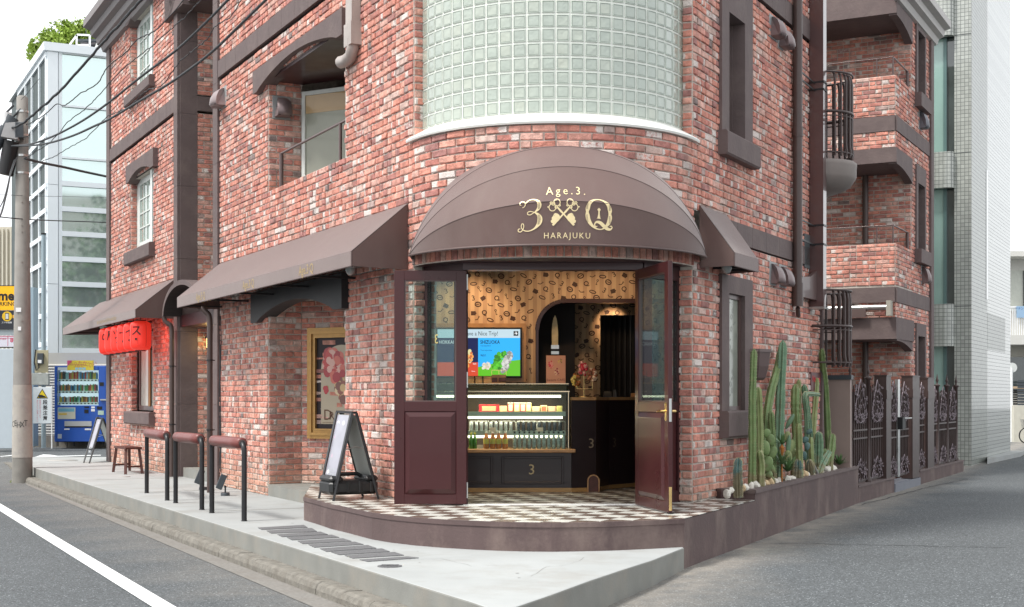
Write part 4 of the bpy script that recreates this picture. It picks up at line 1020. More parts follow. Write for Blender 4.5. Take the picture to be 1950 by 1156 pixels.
# ================================================================== entrance doors
mb = MB(); mb.box(-.50, 1.34, 13.96, 14.12, 2.955, 3.028); ent = mb.build('entrance_header', M['dark_maroon'], bld)
def door_leaf(name, label, w_, z0_, z1_, mirror=False):
    # local: x 0..w, y thickness (front = -y), z
    t = thing(name, label, None); t.parent = bld; tk = .045; st = .105
    zr = z0_+1.05; zp0 = z0_+.10; zt = z1_-.10
    mb = MB()
    for (x0,x1,za,zb) in ((0,st,z0_,z1_),(w_-st,w_,z0_,z1_)): mb.bbox(x0,x1,-tk,0,za,zb,.003)
    mb.bbox(st-.003,w_-st+.003,-tk+.001,-.001,z0_,zp0,.003); mb.bbox(st-.003,w_-st+.003,-tk+.001,-.001,zt,z1_,.003); mb.bbox(st-.003,w_-st+.003,-tk+.001,-.001,zr-.10,zr,.003)
    mb.build('door_frame', M['maroon'], t)
    mb = MB()
    for sg, y0 in ((-1,-tk+.014),(1,-.014)):
        x0,x1,za,zb = st-.005, w_-st+.005, zp0-.004, zr-.096; b = .058; y1 = y0+sg*.030
        v = [(x0,y0,za),(x1,y0,za),(x1,y0,zb),(x0,y0,zb),(x0+b,y1,za+b),(x1-b,y1,za+b),(x1-b,y1,zb-b),(x0+b,y1,zb-b)]
        mb.add(v, [(4,5,6,7)]+[(i,(i+1)%4,4+(i+1)%4,4+i) for i in range(4)])
    mb.build('raised_panel', M['maroon'], t)
    mb = MB(); mb.box(st-.004, w_-st+.004, -tk*.55, -tk*.45, zr-.003, zt+.003); mb.build('door_pane', M['glass'], t)
    mb = MB(); g = .012
    for (x0,x1,za,zb) in ((st,st+g,zr,zt),(w_-st-g,w_-st,zr,zt),(st+g,w_-st-g,zr,zr+g),(st+g,w_-st-g,zt-g,zt)): mb.box(x0,x1,-tk*.8,-tk*.2,za,zb)
    mb.build('glazing_bead', M['trim_smooth'], t)
    return t
dl = door_leaf('entrance_door', 'left door leaf folded flat open', .74, PZ+.012, 2.95); dl.location = (-1.206, 14.02, 0)
mb = MB()
for z in (.62,1.75,2.75):
    mb.tube([(.748,-.035,z-.0),(.748,-.035,z+.16)], .008, 8)
mb.build('hinge', M['steel'], dl, kind='stuff')
hx, hy = 1.30, 13.95; ex_, ey_ = 1.525, 12.97
dr = door_leaf('entrance_door', 'right door leaf swung open towards the street', math.hypot(ex_-hx, ey_-hy), PZ+.012, 2.95); dr.location = (hx, hy, 0); dr.rotation_euler = (0,0,atan2(ey_-hy, ex_-hx))
wr_ = math.hypot(ex_-hx, ey_-hy)
mb = MB()
for sg, y in ((-1,-.045),(1,0)):
    mb.tube([(wr_-.06,y,1.52),(wr_-.06,y+sg*.05,1.52)], .012, 8); mb.tube([(wr_-.06,y+sg*.05,1.52),(wr_-.11,y+sg*.055,1.522),(wr_-.18,y+sg*.05,1.512)], [.011,.012,.008], 8)
mb.build('door_handle', M['brass'], dr)
mb = MB(); 
for sg, y in ((-1,-.0465),(1,.0015)): mb.bbox(wr_-.085,wr_-.035,min(y,y+sg*.003),max(y,y+sg*.003),1.43,1.60,.001)
mb.build('handle_plate', M['brass'], dr)
mb = MB(); mb.box(wr_,wr_+.002,-.035,-.010,1.42,1.64); mb.build('lock_plate', M['steel'], dr)
mb = MB(); mb.box(wr_,wr_+.003,-.037,-.008,.575,.80); mb.build('flush_bolt', M['brass'], dr)
mb = MB(); mb.box(wr_-.05,wr_+.01,-.04,.01,PZ+.001,PZ+.012); mb.build('door_stop', M['black'], dr)
def sidelight(a, b, label):
    t = thing('sidelight', label, None); t.parent = bld; d = Vector(b)-Vector(a); l = d.length; t.location = (a[0],a[1],0); t.rotation_euler = (0,0,atan2(d.y,d.x))
    mb = MB(); 
    for (x0,x1,za,zb) in ((0,.13,PZ,3.03),(l-.15,l,PZ,3.03),(.13,l-.15,PZ,PZ+.12),(.13,l-.15,PZ+.95,PZ+1.06),(.13,l-.15,2.88,3.03)): mb.box(x0,x1,-.03,.03,za,zb)
    mb.build('door_frame', M['dark_maroon'], t)
    mb = MB(); mb.box(.13,l-.15,-.012,.012,PZ+.12,PZ+.95); mb.build('lower_panel', M['maroon'], t)
    mb = MB(); mb.box(.13,l-.15,-.004,.004,PZ+1.06,2.88); mb.build('door_pane', M['glass'], t)
    return t
slr = sidelight((1.335,14.02),(1.83,14.55),'fixed sidelight behind the right door leaf'); sll = sidelight((-.965,14.55),(-.475,14.04),'fixed sidelight behind the left door leaf')
mb = MB(); put_text(mb, '3', .14, lambda x, y: (.25-x, -.006, 1.66+.60+y)); mb.build('gold_numeral', M['gold'], sll)
for px, py in ((1303.5,954),):
    g = gp(px, py, PZ); mb = MB(); mb.prism([(1.80,14.46),(1.872,14.50),(1.845,14.60),(1.78,14.56)], PZ, 3.03); mb.build('door_jamb', M['maroon'], bld)
    mb = MB(); mb.prism([(-.985,14.60),(-1.01,14.52),(-.945,14.47),(-.92,14.55)], PZ, 3.03); mb.build('door_jamb', M['maroon'], bld)

# ================================================================== shop interior
WB = 17.2
def wallpaper():
    m = bpy.data.materials.new('striped_wallpaper'); m.use_nodes = True; n = m.node_tree.nodes; l = m.node_tree.links; b = n['Principled BSDF']; b.inputs['Roughness'].default_value = .6
    geo = n.new('ShaderNodeNewGeometry'); sp = n.new('ShaderNodeSeparateXYZ'); l.new(geo.outputs['Position'], sp.inputs[0])
    a = n.new('ShaderNodeMath'); a.operation = 'MULTIPLY'; a.inputs[1].default_value = 1/.105; l.new(sp.outputs[0], a.inputs[0])
    f = n.new('ShaderNodeMath'); f.operation = 'FRACT'; l.new(a.outputs[0], f.inputs[0]); g = n.new('ShaderNodeMath'); g.operation = 'GREATER_THAN'; g.inputs[1].default_value = .5; l.new(f.outputs[0], g.inputs[0])
    mx = n.new('ShaderNodeMix'); mx.data_type = 'RGBA'; l.new(g.outputs[0], mx.inputs[0]); mx.inputs[6].default_value = (.60,.42,.25,1); mx.inputs[7].default_value = (.48,.31,.185,1); l.new(mx.outputs[2], b.inputs['Base Color'])
    return m
M['wallpaper'] = wallpaper(); M['print'] = flat('dark_print', (.06,.025,.018), .6)
X = lambda px, Y: (px-CX)/F*Y
Z = lambda py, Y: EYE-(py-CY)/F*Y
ax0, ax1 = X(1020,WB), 2.9; azt = Z(573,WB); arc_r = .36
mb = MB()
mb.quad((-1.25,WB,PZ),(ax0,WB,PZ),(ax0,WB,azt-arc_r),(-1.25,WB,azt-arc_r))
arcp = [(ax0+arc_r-arc_r*cos(a*pi/2/8), azt-arc_r+arc_r*sin(a*pi/2/8)) for a in range(9)]
for (p, q) in zip(arcp, arcp[1:]): mb.quad((-1.25,WB,p[1]),(p[0],WB,p[1]),(q[0],WB,q[1]),(-1.25,WB,q[1]))
mb.quad((-1.25,WB,azt),(3.0,WB,azt),(3.0,WB,3.4),(-1.25,WB,3.4))
inw = mb.build('interior_wall', M['wallpaper'], kind='structure')
mb = MB(); prev = None
full = [(ax0, PZ)]+arcp+[(2.9, azt)]
for (p, q) in zip(full, full[1:]): mb.quad((p[0],WB-.01,p[1]),(q[0],WB-.01,q[1]),(q[0],WB+.5,q[1]),(p[0],WB+.5,p[1]))
mb.build('arch_reveal', M['dark_maroon'], inw)
mb = MB(); iw = .045
for (p, q) in zip(full, full[1:]): mb.beam((p[0]+.02,WB-.015,p[1]),(q[0]+.02,WB-.015,q[1]),.03,.05)
mb.build('arch_moulding', M['dark_maroon'], inw)
mb = MB(); mb.quad((.2,18.5,PZ),(3.4,18.5,PZ),(3.4,18.5,3.4),(.2,18.5,3.4)); bw = mb.build('back_corridor_wall', M['wallpaper'], kind='structure')
# printed motifs
def motifs(par, x0, x1, z0, z1, y, blocked, seed):
    rnd = random.Random(seed); mb = MB(); r = 0; z = z0
    while z < z1:
        x = x0+(r % 2)*.071; k = r
        while x < x1:
            if not blocked(x, z):
                c = (x+rnd.uniform(-.02,.02), z+rnd.uniform(-.02,.02)); ro = rnd.uniform(-.6,.6); kind = (k*5+r*3) % 7
                f = lambda u, v, c=c, ro=ro: (c[0]+(u*cos(ro)-v*sin(ro))*.66, y, c[1]+(u*sin(ro)+v*cos(ro))*.66)
                if kind == 0: put_poly(mb, [(-.045,-.04),(.045,-.04),(.045,.04),(-.045,.04)], f); put_poly(mb, [(.045,-.02),(.065,0),(.045,.02)], f)
                elif kind == 1: put_stroke(mb, ell(0,0,.055,.042,14), .022, f, closed=True); put_stroke(mb, [(-.035,-.008),(.035,.008)], .016, f)
                elif kind == 2: put_text(mb, '3', .14, f, bold=.002)
                elif kind == 3: put_stroke(mb, ell(0,.03,.018,.018,8), .012, f, closed=True); put_stroke(mb, [(0,.012),(0,-.06)], .012, f); put_stroke(mb, [(0,-.05),(.025,-.05)], .014, f)
                elif kind == 4: put_stroke(mb, ell(0,0,.062,.026,14), .018, f, closed=True)
                elif kind == 5: put_text(mb, 'Q', .13, f, bold=.003)
                else: put_stroke(mb, [(-.045,.01),(0,-.01),(.045,.012)], .016, f); put_stroke(mb, ell(.05,.02,.012,.012,6), .01, f, closed=True)
            x += .142; k += 1
        z += .092; r += 1
    mb.build('wallpaper_print', M['print'], par)
def blk(x, z): return (x > ax0-.03 and z < azt+.04) or (x < .14 and Z(722,WB) < z < Z(618,WB)) or z < 1.75
motifs(inw, -1.2, 1.9, 1.8, 3.38, WB-.003, blk, 1)
motifs(bw, .3, 3.3, 1.5, 3.3, 18.495, lambda x, z: False, 2)
# remaining room shell
mb = MB()
lp = [(-.97,14.62), L.p(1.9,0,-.16)[:2], (-1.25,16.9), (-1.25,WB)]
for p, q in zip(lp, lp[1:]): mb.quad((p[0],p[1],PZ),(q[0],q[1],PZ),(q[0],q[1],3.4),(p[0],p[1],3.4))
rp = [(1.85,14.62), R.p(3.4,0,-.16)[:2], (3.4,18.5)]
for p, q in zip(rp, rp[1:]): mb.quad((p[0],p[1],PZ),(q[0],q[1],PZ),(q[0],q[1],3.4),(p[0],p[1],3.4))
mb.quad((.2,WB,PZ),(.2,18.5,PZ),(.2,18.5,3.4),(.2,WB,3.4))
mb.build('shop_side_walls', flat('brown_interior', (.10,.05,.035), .6), kind='structure')
mb = MB(); cpoly = [(-1.05,14.45),(1.92,14.45),R.p(3.5,0,-.1)[:2],(3.5,18.6),(-1.4,18.6),(-1.4,16.8),L.p(2.0,0,-.1)[:2]]
mb.add([(x,y,3.38) for x,y in cpoly], [tuple(range(len(cpoly)))]); mb.build('shop_ceiling', flat('dark_ceiling', (.10,.06,.045), .7), kind='structure')
mb = MB(); mb.quad((-1.03,14.46,3.03),(1.9,14.46,3.03),(1.9,14.46,3.4),(-1.03,14.46,3.4)); mb.build('shop_front_bulkhead', M['dark'], kind='structure')
mb = MB(); mb.quad((.2,17.0,PZ-.008),(3.4,17.0,PZ-.008),(3.4,18.5,PZ-.008),(.2,18.5,PZ-.008)); mb.build('corridor_floor', flat('dark_floor', (.06,.045,.035)), kind='structure')
# downlights
def emis(name, c, s): return mat(name, c, .5, var=0, emit=c, es=s)
M['lamp_warm'] = emis('warm_lamp_face', (1,.72,.38), 12)
def downlight(x, y, z, e, col=(1,.66,.38), label='', spot=None, tgt=None):
    t = thing('downlight', label, 'ceiling light', (x,y,z), group='ceiling spotlights in the shop')
    mb = MB(); mb.lathe([(.045,.0),(.05,-.06),(.046,-.09)], n=12, caps=False); mb.build('lamp_can', M['black'], t)
    mb = MB(); mb.lathe([(.001,-.07),(.042,-.071)], n=12, caps=False); mb.build('lamp_face', M['lamp_warm'], t)
    ld = bpy.data.lights.new('downlight', 'SPOT'); ld.energy = e; ld.color = col; ld.spot_size = radians(spot or 95); ld.spot_blend = .7; ld.shadow_soft_size = .04
    lo = bpy.data.objects.new('downlight_bulb', ld); COL.objects.link(lo); lo.parent = t; lo.location = (0,0,-.11)
    v = Vector(tgt or (x, y+.001, 0))-Vector((x,y,z)); lo.rotation_euler = v.to_track_quat('-Z','Y').to_euler()
downlight(-.55, 16.35, 3.37, 38, label='ceiling spotlight washing the wallpaper above the menu screen', tgt=(-.55,17.2,2.4))
downlight(.45, 16.2, 3.37, 14, label='ceiling spotlight above the middle of the display case', tgt=(.45,17.2,2.6))
downlight(1.25, 16.3, 3.37, 14, label='ceiling spotlight over the dark payment counter', tgt=(1.2,17.2,2.7))
downlight(.2, 15.2, 3.37, 36, label='ceiling spotlight just inside the shop entrance', tgt=(.2,15.7,.5))
downlight(1.4, 18.1, 3.0, 14, label='small spotlight behind the arch in the back corridor', spot=60, tgt=(1.35,18.5,2.75))
# menu screen
YT = WB-.10; sx0, sx1, sz0, sz1 = X(833,YT), X(990.5,YT), Z(716,YT), Z(627,YT)
tv = thing('menu_screen', 'wide lit menu screen on the striped wallpaper behind the display case', 'screen', (0,0,0))
mb = MB(); b = .022; mb.bbox(sx0-b,sx1+b,YT,YT+.06,sz0-b,sz1+b,.004); mb.build('screen_body', M['black'], tv)
mb = MB(); fo = .075
for (x0,x1,za,zb) in ((sx0-fo,sx0-b-.002,sz0-fo,sz1+fo),(sx1+b+.002,sx1+fo,sz0-fo,sz1+fo),(sx0-b-.002,sx1+b+.002,sz1+b+.002,sz1+fo),(sx0-b-.002,sx1+b+.002,sz0-fo,sz0-b-.002)): mb.box(x0,x1,YT+.03,YT+.095,za,zb)
mb.build('wood_surround', M['wood'], tv)
def scr(c, s=.9): return mat('screen_colour', tuple(v*.1 for v in c), .3, var=0, emit=c, es=s)
def rect(mb, x0, x1, z0, z1, y): mb.quad((x0,y,z0),(x1,y,z0),(x1,y,z1),(x0,y,z1))
yS = YT-.002
SX = lambda px: X(px,YT); SZ = lambda py: Z(py,YT)
for nm, c, (p0,p1,q0,q1) in (('header_area',(.42,.55,.62),(833,990.5,643.5,627)),('blue_area',(.02,.36,.80),(910.5,990.5,716,643.5)),('navy_area',(.008,.014,.07),(833,910.5,690,643.5)),('red_area',(.55,.06,.025),(833,910.5,716,690))):
    mb = MB(); rect(mb, SX(p0), SX(p1), SZ(q0), SZ(q1), yS); mb.build(nm, scr(c), tv)
mb = MB(); put_poly(mb, [(SX(910.5),SZ(716)),(SX(990.5),SZ(716)),(SX(990.5),SZ(685)),(SX(950),SZ(690)),(SX(910.5),SZ(699))], lambda x,z: (x,yS-.001,z)); mb.build('green_area', scr((.10,.42,.015)), tv)
tx = scr((.008,.008,.01), .1); wt = scr((.75,.78,.8))
def stext(body, px, py, size, m, align='LEFT', nm='screen_text', sxx=.8, bold=0.0):
    mb = MB(); put_text(mb, body, size, lambda x, y: (SX(px)+x, yS-.0025, SZ(py)+y), align=align, sx=sxx, bold=bold); mb.build(nm, m, tv)
stext('Have a Nice Trip!', 882.5, 635.5, .075, tx); stext('SHIZUOKA', 914.5, 651.8, .062, tx, bold=.001); stext('HOKKAIDO', 836, 651.8, .062, wt)
stext('FUJI SANDWICH', 915, 658.8, .022, tx); stext('Tuna mayonnaise', 915, 667, .026, tx); stext('¥650', 915, 677, .04, tx); stext('¥600', 900.5, 693, .026, wt); stext('Salmon', 898, 707, .02, wt)
mb = MB(); put_poly(mb, [(SX(978),SZ(639.5)),(SX(987),SZ(639.5)),(SX(987),SZ(630.5)),(SX(978),SZ(630.5))], lambda x,z:(x,yS-.002,z)); mb.build('screen_icon', tx, tv)
mb = MB(); put_stroke(mb, [(SX(979.8),SZ(635.5)),(SX(985),SZ(635.5))], .008, lambda x,z:(x,yS-.003,z)); put_stroke(mb, [(SX(980.5),SZ(632.5)),(SX(984.5),SZ(632.5))], .007, lambda x,z:(x,yS-.003,z)); put_poly(mb, [(SX(983),SZ(633.3)),(SX(985.7),SZ(635.5)),(SX(983),SZ(637.8))], lambda x,z:(x,yS-.003,z)); mb.build('screen_icon', wt, tv)
rnd = random.Random(8)
def blob(cx_, cy_, r0, r1, n, cols, size, nm, yy):
    groups = {}
    for k in range(n):
        a = rnd.uniform(0,2*pi); rr_ = sqrt(rnd.random()); x, y = cx_+r0*rr_*cos(a)+(cy_-0)*0, cy_+r1*rr_*sin(a)
        x += (y-cy_)*-.35
        groups.setdefault(k % len(cols), MB()); s_ = size*rnd.uniform(.6,1.3)
        put_poly(groups[k % len(cols)], ell(SX(x), SZ(y), s_*.0066*1.2, s_*.0066, 7, rot=rnd.random()*3), lambda u,v,kk=k: (u, yS-yy-.00001*kk, v))
    for k, g in groups.items(): g.build(nm, scr(cols[k]), tv)
blob(952, 686, 10, 18, 70, [(.06,.35,.02),(.10,.50,.03),(.03,.18,.01)], 3.2, 'picture_lettuce', .003)
blob(965, 690, 7, 20, 90, [(.42,.42,.40),(.55,.55,.53),(.22,.22,.21)], 2.6, 'picture_filling', .004)
blob(926, 697, 8, 6, 50, [(.5,.45,.33),(.62,.6,.52)], 2.0, 'picture_bowl', .003)
blob(891, 684, 7, 18, 70, [(.75,.32,.08),(.6,.55,.28),(.5,.12,.04)], 3.0, 'picture_bread', .003)

# display case
YC = 15.9; YCb = 16.5; cx0, cx1 = -1.15, X(1083,YC)
case = thing('display_case', 'glass display case on a black panelled base with drinks and boxed sweets', 'display case')
base_x1 = X(1088,YC); zb1 = Z(862,YC); zled = Z(855,YC)
M['counter'] = mat('black_brown_paint', (.022,.014,.016), .38, var=.08, coat=.15)
mb = MB(); mb.box(cx0, base_x1, YC, YCb+.05, PZ+.05, zb1); mb.build('base_cabinet', M['counter'], case)
mb = MB(); mb.box(cx0, base_x1+.002, YC-.008, YCb, PZ+.002, PZ+.05); mb.build('skirting', mat('ochre_skirting', (.40,.24,.09), .35, var=.08), case)
mb = MB(); mb.bbox(cx0, X(1096,YC), YC-.05, YCb+.06, zb1, zled, .008); mb.build('wood_ledge', M['wood'], case)
def moulding(x0, x1, z0, z1, y, par, m=None, d=.012, w_=.03):
    mb = MB()
    for (a0,a1,c0,c1) in ((x0,x0+w_,z0,z1),(x1-w_,x1,z0,z1),(x0+w_,x1-w_,z0,z0+w_),(x0+w_,x1-w_,z1-w_,z1)):
        mb.bbox(a0,a1,y-d,y+.001,c0,c1,.005)
    mb.build('panel_moulding', m or M['counter'], par)
moulding(X(955,YC), X(1074,YC), Z(922,YC), Z(869,YC), YC, case); moulding(X(822,YC), X(939,YC), Z(922,YC), Z(869,YC), YC, case)
mb = MB(); put_text(mb, '3', .17, lambda x, y: (X(1012.5,YC)+x, YC-.003, Z(895,YC)+y)); mb.build('gold_numeral', mat('dull_gold', (.45,.36,.20), .5, var=.05), case)
ztop = Z(731,YC)
mb = MB(); mb.box(cx0,cx1,YC,YC+.006,zled,Z(744,YC)); mb.build('front_pane', M['glass_case'], case)
mb = MB(); mb.box(cx1-.006,cx1,YC+.007,YCb,zled,ztop-.01); mb.build('side_pane', M['glass_case'], case)
mb = MB(); mb.box(cx0,cx1,YC+.02,YCb,ztop-.006,ztop); mb.build('top_pane', M['glass_case'], case)
mb = MB(); mb.hexa([(cx0,YC+.0,Z(744,YC)),(cx1,YC+.0,Z(744,YC)),(cx1,YC+.006,Z(744,YC)),(cx0,YC+.006,Z(744,YC)),(cx0,YC+.02,ztop-.005),(cx1,YC+.02,ztop-.005),(cx1,YC+.026,ztop-.005),(cx0,YC+.026,ztop-.005)]); mb.build('upper_front_pane', mat_glass('frosted_case_glass', (.75,.86,.8), .15, .9), case)
mb = MB(); mb.beam((cx0,YC-.002,Z(745.5,YC)),(cx1+.01,YC-.002,Z(745.5,YC)),.02,.012); mb.beam((cx0,YC+.02,ztop),(cx1,YC+.02,ztop),.012,.008); mb.beam((cx1-.003,YC,zled),(cx1-.003,YC,Z(745,YC)),.008,.008,up=(1,0,0)); mb.build('steel_trim', mat('warm_steel', (.62,.50,.34), .25, metal=1, var=.05), case)
mb = MB(); mb.box(cx0,cx1,YCb-.01,YCb,zled,ztop-.01); mb.build('case_back', mat('case_back', (.13,.085,.06), .35, var=.15, scale=4), case)
M['led'] = emis('led_strip', (1,.84,.60), 3.6)
shelf_px = [(754,749),(795,784.5),(832,821.5)]
mb = MB(); mb.box(cx0,cx1-.09,YC+.04,YC+.07,Z(757,YC),Z(752.5,YC)); mb.build('led_strip', M['led'], case)
M['shelf_edge'] = mat('shelf_edge', (.38,.44,.40), .4, var=.06)
for (a, b_) in ((796.5,784.5),(833,821.5)):
    Ys = YC+.07
    mb = MB(); mb.box(cx0,X(1077,Ys),Ys,YCb-.02,Z(b_+2.5,Ys)-.006,Z(b_,Ys)); mb.build('shelf', M['shelf_edge'], case)
    mb = MB(); mb.box(cx0,X(1077,Ys),Ys-.004,Ys,Z(a-4,Ys),Z(b_-.5,Ys)); mb.build('price_rail', M['shelf_edge'], case)
    mb = MB(); mb.box(cx0,X(1071,Ys),Ys+.002,Ys+.03,Z(a+.8,Ys),Z(a-3.6,Ys)); mb.build('led_strip', M['led'], case)
mb = MB(); 
for k in range(70): mb.box(cx0+k*.024, cx0+k*.024+.012, YC+.075, YC+.09, Z(751.5,YC), Z(748.5,YC))
mb.build('vent_grille', M['black'], case, kind='stuff')
al = bpy.data.lights.new('case_lamp', 'AREA'); al.shape = 'RECTANGLE'; al.size = 1.6; al.size_y = .05; al.energy = 7; al.color = (1,.82,.6)
ao = bpy.data.objects.new('case_lamp', al); COL.objects.link(ao); ao.parent = case; ao.location = (-.25, YC+.07, Z(757.5,YC))
def led_light(z, e):
    l_ = bpy.data.lights.new('shelf_lamp', 'AREA'); l_.shape = 'RECTANGLE'; l_.size = 1.6; l_.size_y = .03; l_.energy = e; l_.color = (1,.85,.65); o = bpy.data.objects.new('shelf_lamp', l_); COL.objects.link(o); o.parent = case; o.location = (-.25, YC+.09, z); o.rotation_euler = (radians(20),0,0)
led_light(Z(797.5,YC), 3.6); led_light(Z(834,YC), 3)
# things inside the case
ys = YC+.12; zs1 = Z(784.5,YC+.07)+.001; zs2 = Z(821.5,YC+.07)+.001; zs3 = zled+.001
def card_box(px0, px1, py, z, col, label, y=ys, d=.10, grp='boxed sweets on the top shelf of the case', face=None, lid=None):
    x0, x1 = X(px0,y), X(px1,y); h = Z(py,y)-z
    t = thing('sweets_box', label, 'box', ((x0+x1)/2, y, z), group=grp); w_ = (x1-x0)/2
    mb = MB(); mb.bbox(-w_,w_,0,d,0,h,.004); mb.build('carton', flat('carton', col, .5), t)
    mb = MB(); mb.box(-w_*.7,w_*.7,-.0015,0,h*.12,h*.85); mb.build('front_label', flat('label', face or tuple(min(1,c*1.4) for c in col), .5), t)
    if lid: mb = MB(); mb.bbox(-w_-.003,w_+.003,-.003,d+.003,h,h+.006,.002); mb.build('lid', flat('lid', lid, .4), t)
card_box(912,950,771.5,zs1,(.55,.02,.03),'long red carton with a beige label on the top case shelf', face=(.5,.33,.18), lid=(.6,.05,.05))
card_box(951,965.5,773,zs1,(.55,.36,.20),'small beige carton just right of the long red carton')
for k, (a, c, nm) in enumerate(((967,(.62,.08,.06),'red patterned tall carton beside the beige carton, left of its four'),(979,(.62,.42,.16),'tan patterned tall carton second from left of its four'),(990.5,(.55,.10,.12),'pink red tall carton third from left of its four'),(1001.5,(.50,.45,.15),'yellow green tall carton rightmost of its four'))):
    card_box(a,a+10.5,768,zs1,c,nm, face=(.75,.6,.4), lid=(.8,.75,.62), d=.07)
card_box(1013,1028,774,zs1,(.60,.40,.26),'beige carton right of the four tall cartons', face=(.7,.52,.35)); card_box(1029.5,1042,772,zs1,(.68,.50,.28),'cream carton in the right half of the top shelf', face=(.45,.15,.08))
card_box(1043.5,1058.5,774,zs1,(.58,.33,.22),'salmon carton in the right half of the top shelf', face=(.68,.48,.33)); card_box(1060,1071,773,zs1,(.60,.52,.22),'pale yellow carton at the right end of the top shelf', face=(.55,.5,.15))
def can(px, col, label, grp, z=zs2, y=ys+.03):
    t = thing('drink_can', label, 'can', (X(px,y), y, z), group=grp); h = Z(803.5,y)-z; r_ = .0215
    mb = MB(); mb.lathe([(r_*.8,0),(r_,.006),(r_,h-.012),(r_*.8,h-.002)], n=12); mb.build('can_body', col, t)
    mb = MB(); mb.lathe([(r_*.8,h-.002),(r_*.82,h+.002),(r_*.7,h+.001)], n=12); mb.build('can_top', M['steel'], t)
M['can_silver'] = mat('silver_can', (.36,.37,.37), .35, metal=.7, var=.15, scale=30); M['can_dark'] = mat('black_can', (.03,.035,.045), .3, metal=.3, var=.2, scale=30)
ORD = ['first','second','third','fourth','fifth','sixth','seventh','eighth','ninth','tenth','eleventh']
for k in range(9): can(898+k*9.35, M['can_silver'], ORD[k]+' silver can from the left on the middle shelf of the display case', 'silver cans on the middle shelf')
for k in range(9): can(987+k*9.9, M['can_dark'], ORD[k]+' black can from the left on the middle shelf of the display case', 'black cans on the middle shelf')
for (a, b_) in ((894,932),(934,982),(984,1022),(1024,1076)):
    mb = MB(); x0, x1 = X(a,ys), X(b_,ys); zt_ = Z(802,ys); t = thing('can_pack', 'open carrier frame around the %s cans between pixels' % 'x', 'carrier', (x0,ys,zs2))
    t['label'] = {894:'clear carrier around the four leftmost silver cans',934:'clear carrier around the five silver cans right of it',984:'clear carrier around the left four black cans',1024:'clear carrier around the rightmost black cans'}[a]
    mb = MB(); w_ = x1-x0; mb.tube([(0,0,0),(0,0,zt_-zs2-.01),(.012,0,zt_-zs2),(w_-.012,0,zt_-zs2),(w_,0,zt_-zs2-.01),(w_,0,0)], .0022, 5); mb.build('carrier_rim', flat('clear_plastic', (.6,.6,.56), .2), t)
def bottle(px, py_top, r_, body, cap, label, grp, lab=None, y=YC+.045, liquid=None, seg=12, n=0):
    t = thing('bottle', label, 'bottle', (X(px,y), y, zs3), group=grp); h = Z(py_top,y)-zs3
    mb = MB(); mb.lathe([(r_*.85,0),(r_,.008),(r_,h*.55),(r_*.94,h*.62),(r_*.45,h*.82),(r_*.38,h*.90)], n=seg); mb.build('bottle_glass', body, t)
    mb = MB(); mb.lathe([(r_*.48,h*.885),(r_*.48,h)], n=seg); mb.build('cap', cap, t)
    if lab: mb = MB(); mb.lathe([(r_*1.02,h*.28),(r_*1.02,h*.56)], n=seg, caps=False); mb.build('paper_label', lab, t)
M['amber'] = mat('amber_tea', (.62,.19,.03), .15, var=.15, scale=20, coat=.6, spec=.8); M['yellow_label'] = flat('yellow_label', (.62,.50,.08)); M['green_glass'] = mat('green_bottle', (.10,.26,.05), .12, var=.3, scale=30, coat=.6)
M['clear_bottle'] = mat('clear_bottle', (.36,.41,.38), .08, var=.45, scale=45, coat=1, spec=1.0); M['cap_white'] = flat('white_cap_plastic', (.7,.66,.6)); M['cap_black'] = flat('black_cap', (.02,.02,.02))
for k, px in enumerate((926,938.5,949.5,962)): bottle(px, 821, .032, M['amber'], M['cap_white'], ['leftmost amber tea bottle with a yellow label','second amber tea bottle from the left','third amber tea bottle from the left','amber tea bottle next to the clear bottles'][k], 'amber tea bottles at the bottom of the case', M['yellow_label'])
for k, px in enumerate((897,904.5)): bottle(px, 824, .024, M['green_glass'], M['yellow_label'], ['green bottle at the left end beside the door leaf','green bottle second from the door leaf'][k], 'green bottles at the bottom of the case')
for k in range(11): bottle(980+k*9.3, 821.5, .0235, M['clear_bottle'], M['cap_black'], ORD[k]+' clear black capped bottle from the left at the bottom of the case', 'clear bottles at the bottom of the case')
for (px, py, w_, z_) in ((938,815,12,zs2),(1028.5,815.5,12,zs2),(914,853,12,zs3)):
    mb = MB(); x = X(px,YC+.02); mb.hexa([(x-.035,YC+.018,z_),(x+.035,YC+.018,z_),(x+.035,YC+.022,z_),(x-.035,YC+.022,z_),(x-.035,YC+.026,z_+.045),(x+.035,YC+.026,z_+.045),(x+.035,YC+.030,z_+.045),(x-.035,YC+.030,z_+.045)])
    tag(mb.build('price_card', flat('card_paper', (.75,.58,.45))), {938:'small cream price card in front of the silver cans',1028.5:'small cream price card in front of the black cans',914:'small cream price card beside the green bottles'}[px], 'price card', 'price cards in the case')
# goods on top of the case
zt2 = ztop+.001; yg = YC+.25
mb = MB()
M['goods'] = mat('tan_goods', (.58,.34,.14), .5, var=.1)
for k, (a, b_, py0, py1) in enumerate(((891,902,731,718),(905,918,731,718),(921,936,731,718))):
    x0, x1 = X(a,yg), X(b_,yg); t = thing('gift_box', ['tan gift box on the case beside the door leaf','tan gift box second from the door leaf on the case','tan gift box beside the wooden tray on the case'][k], 'gift box', ((x0+x1)/2,yg,zt2), group='tan gift boxes on the case')
    w_ = (x1-x0)/2; mb = MB(); mb.bbox(-w_,w_,0,.10,0,.085,.004); mb.build('carton', M['goods'], t); mb = MB(); mb.bbox(-w_-.002,w_+.002,-.002,.102,.055,.090,.003); mb.build('lid', M['wood'], t)
t = thing('wooden_rack', 'wooden two tier counter rack in front of the menu screen', 'rack', (X(950,yg),yg,zt2)); w_ = .085
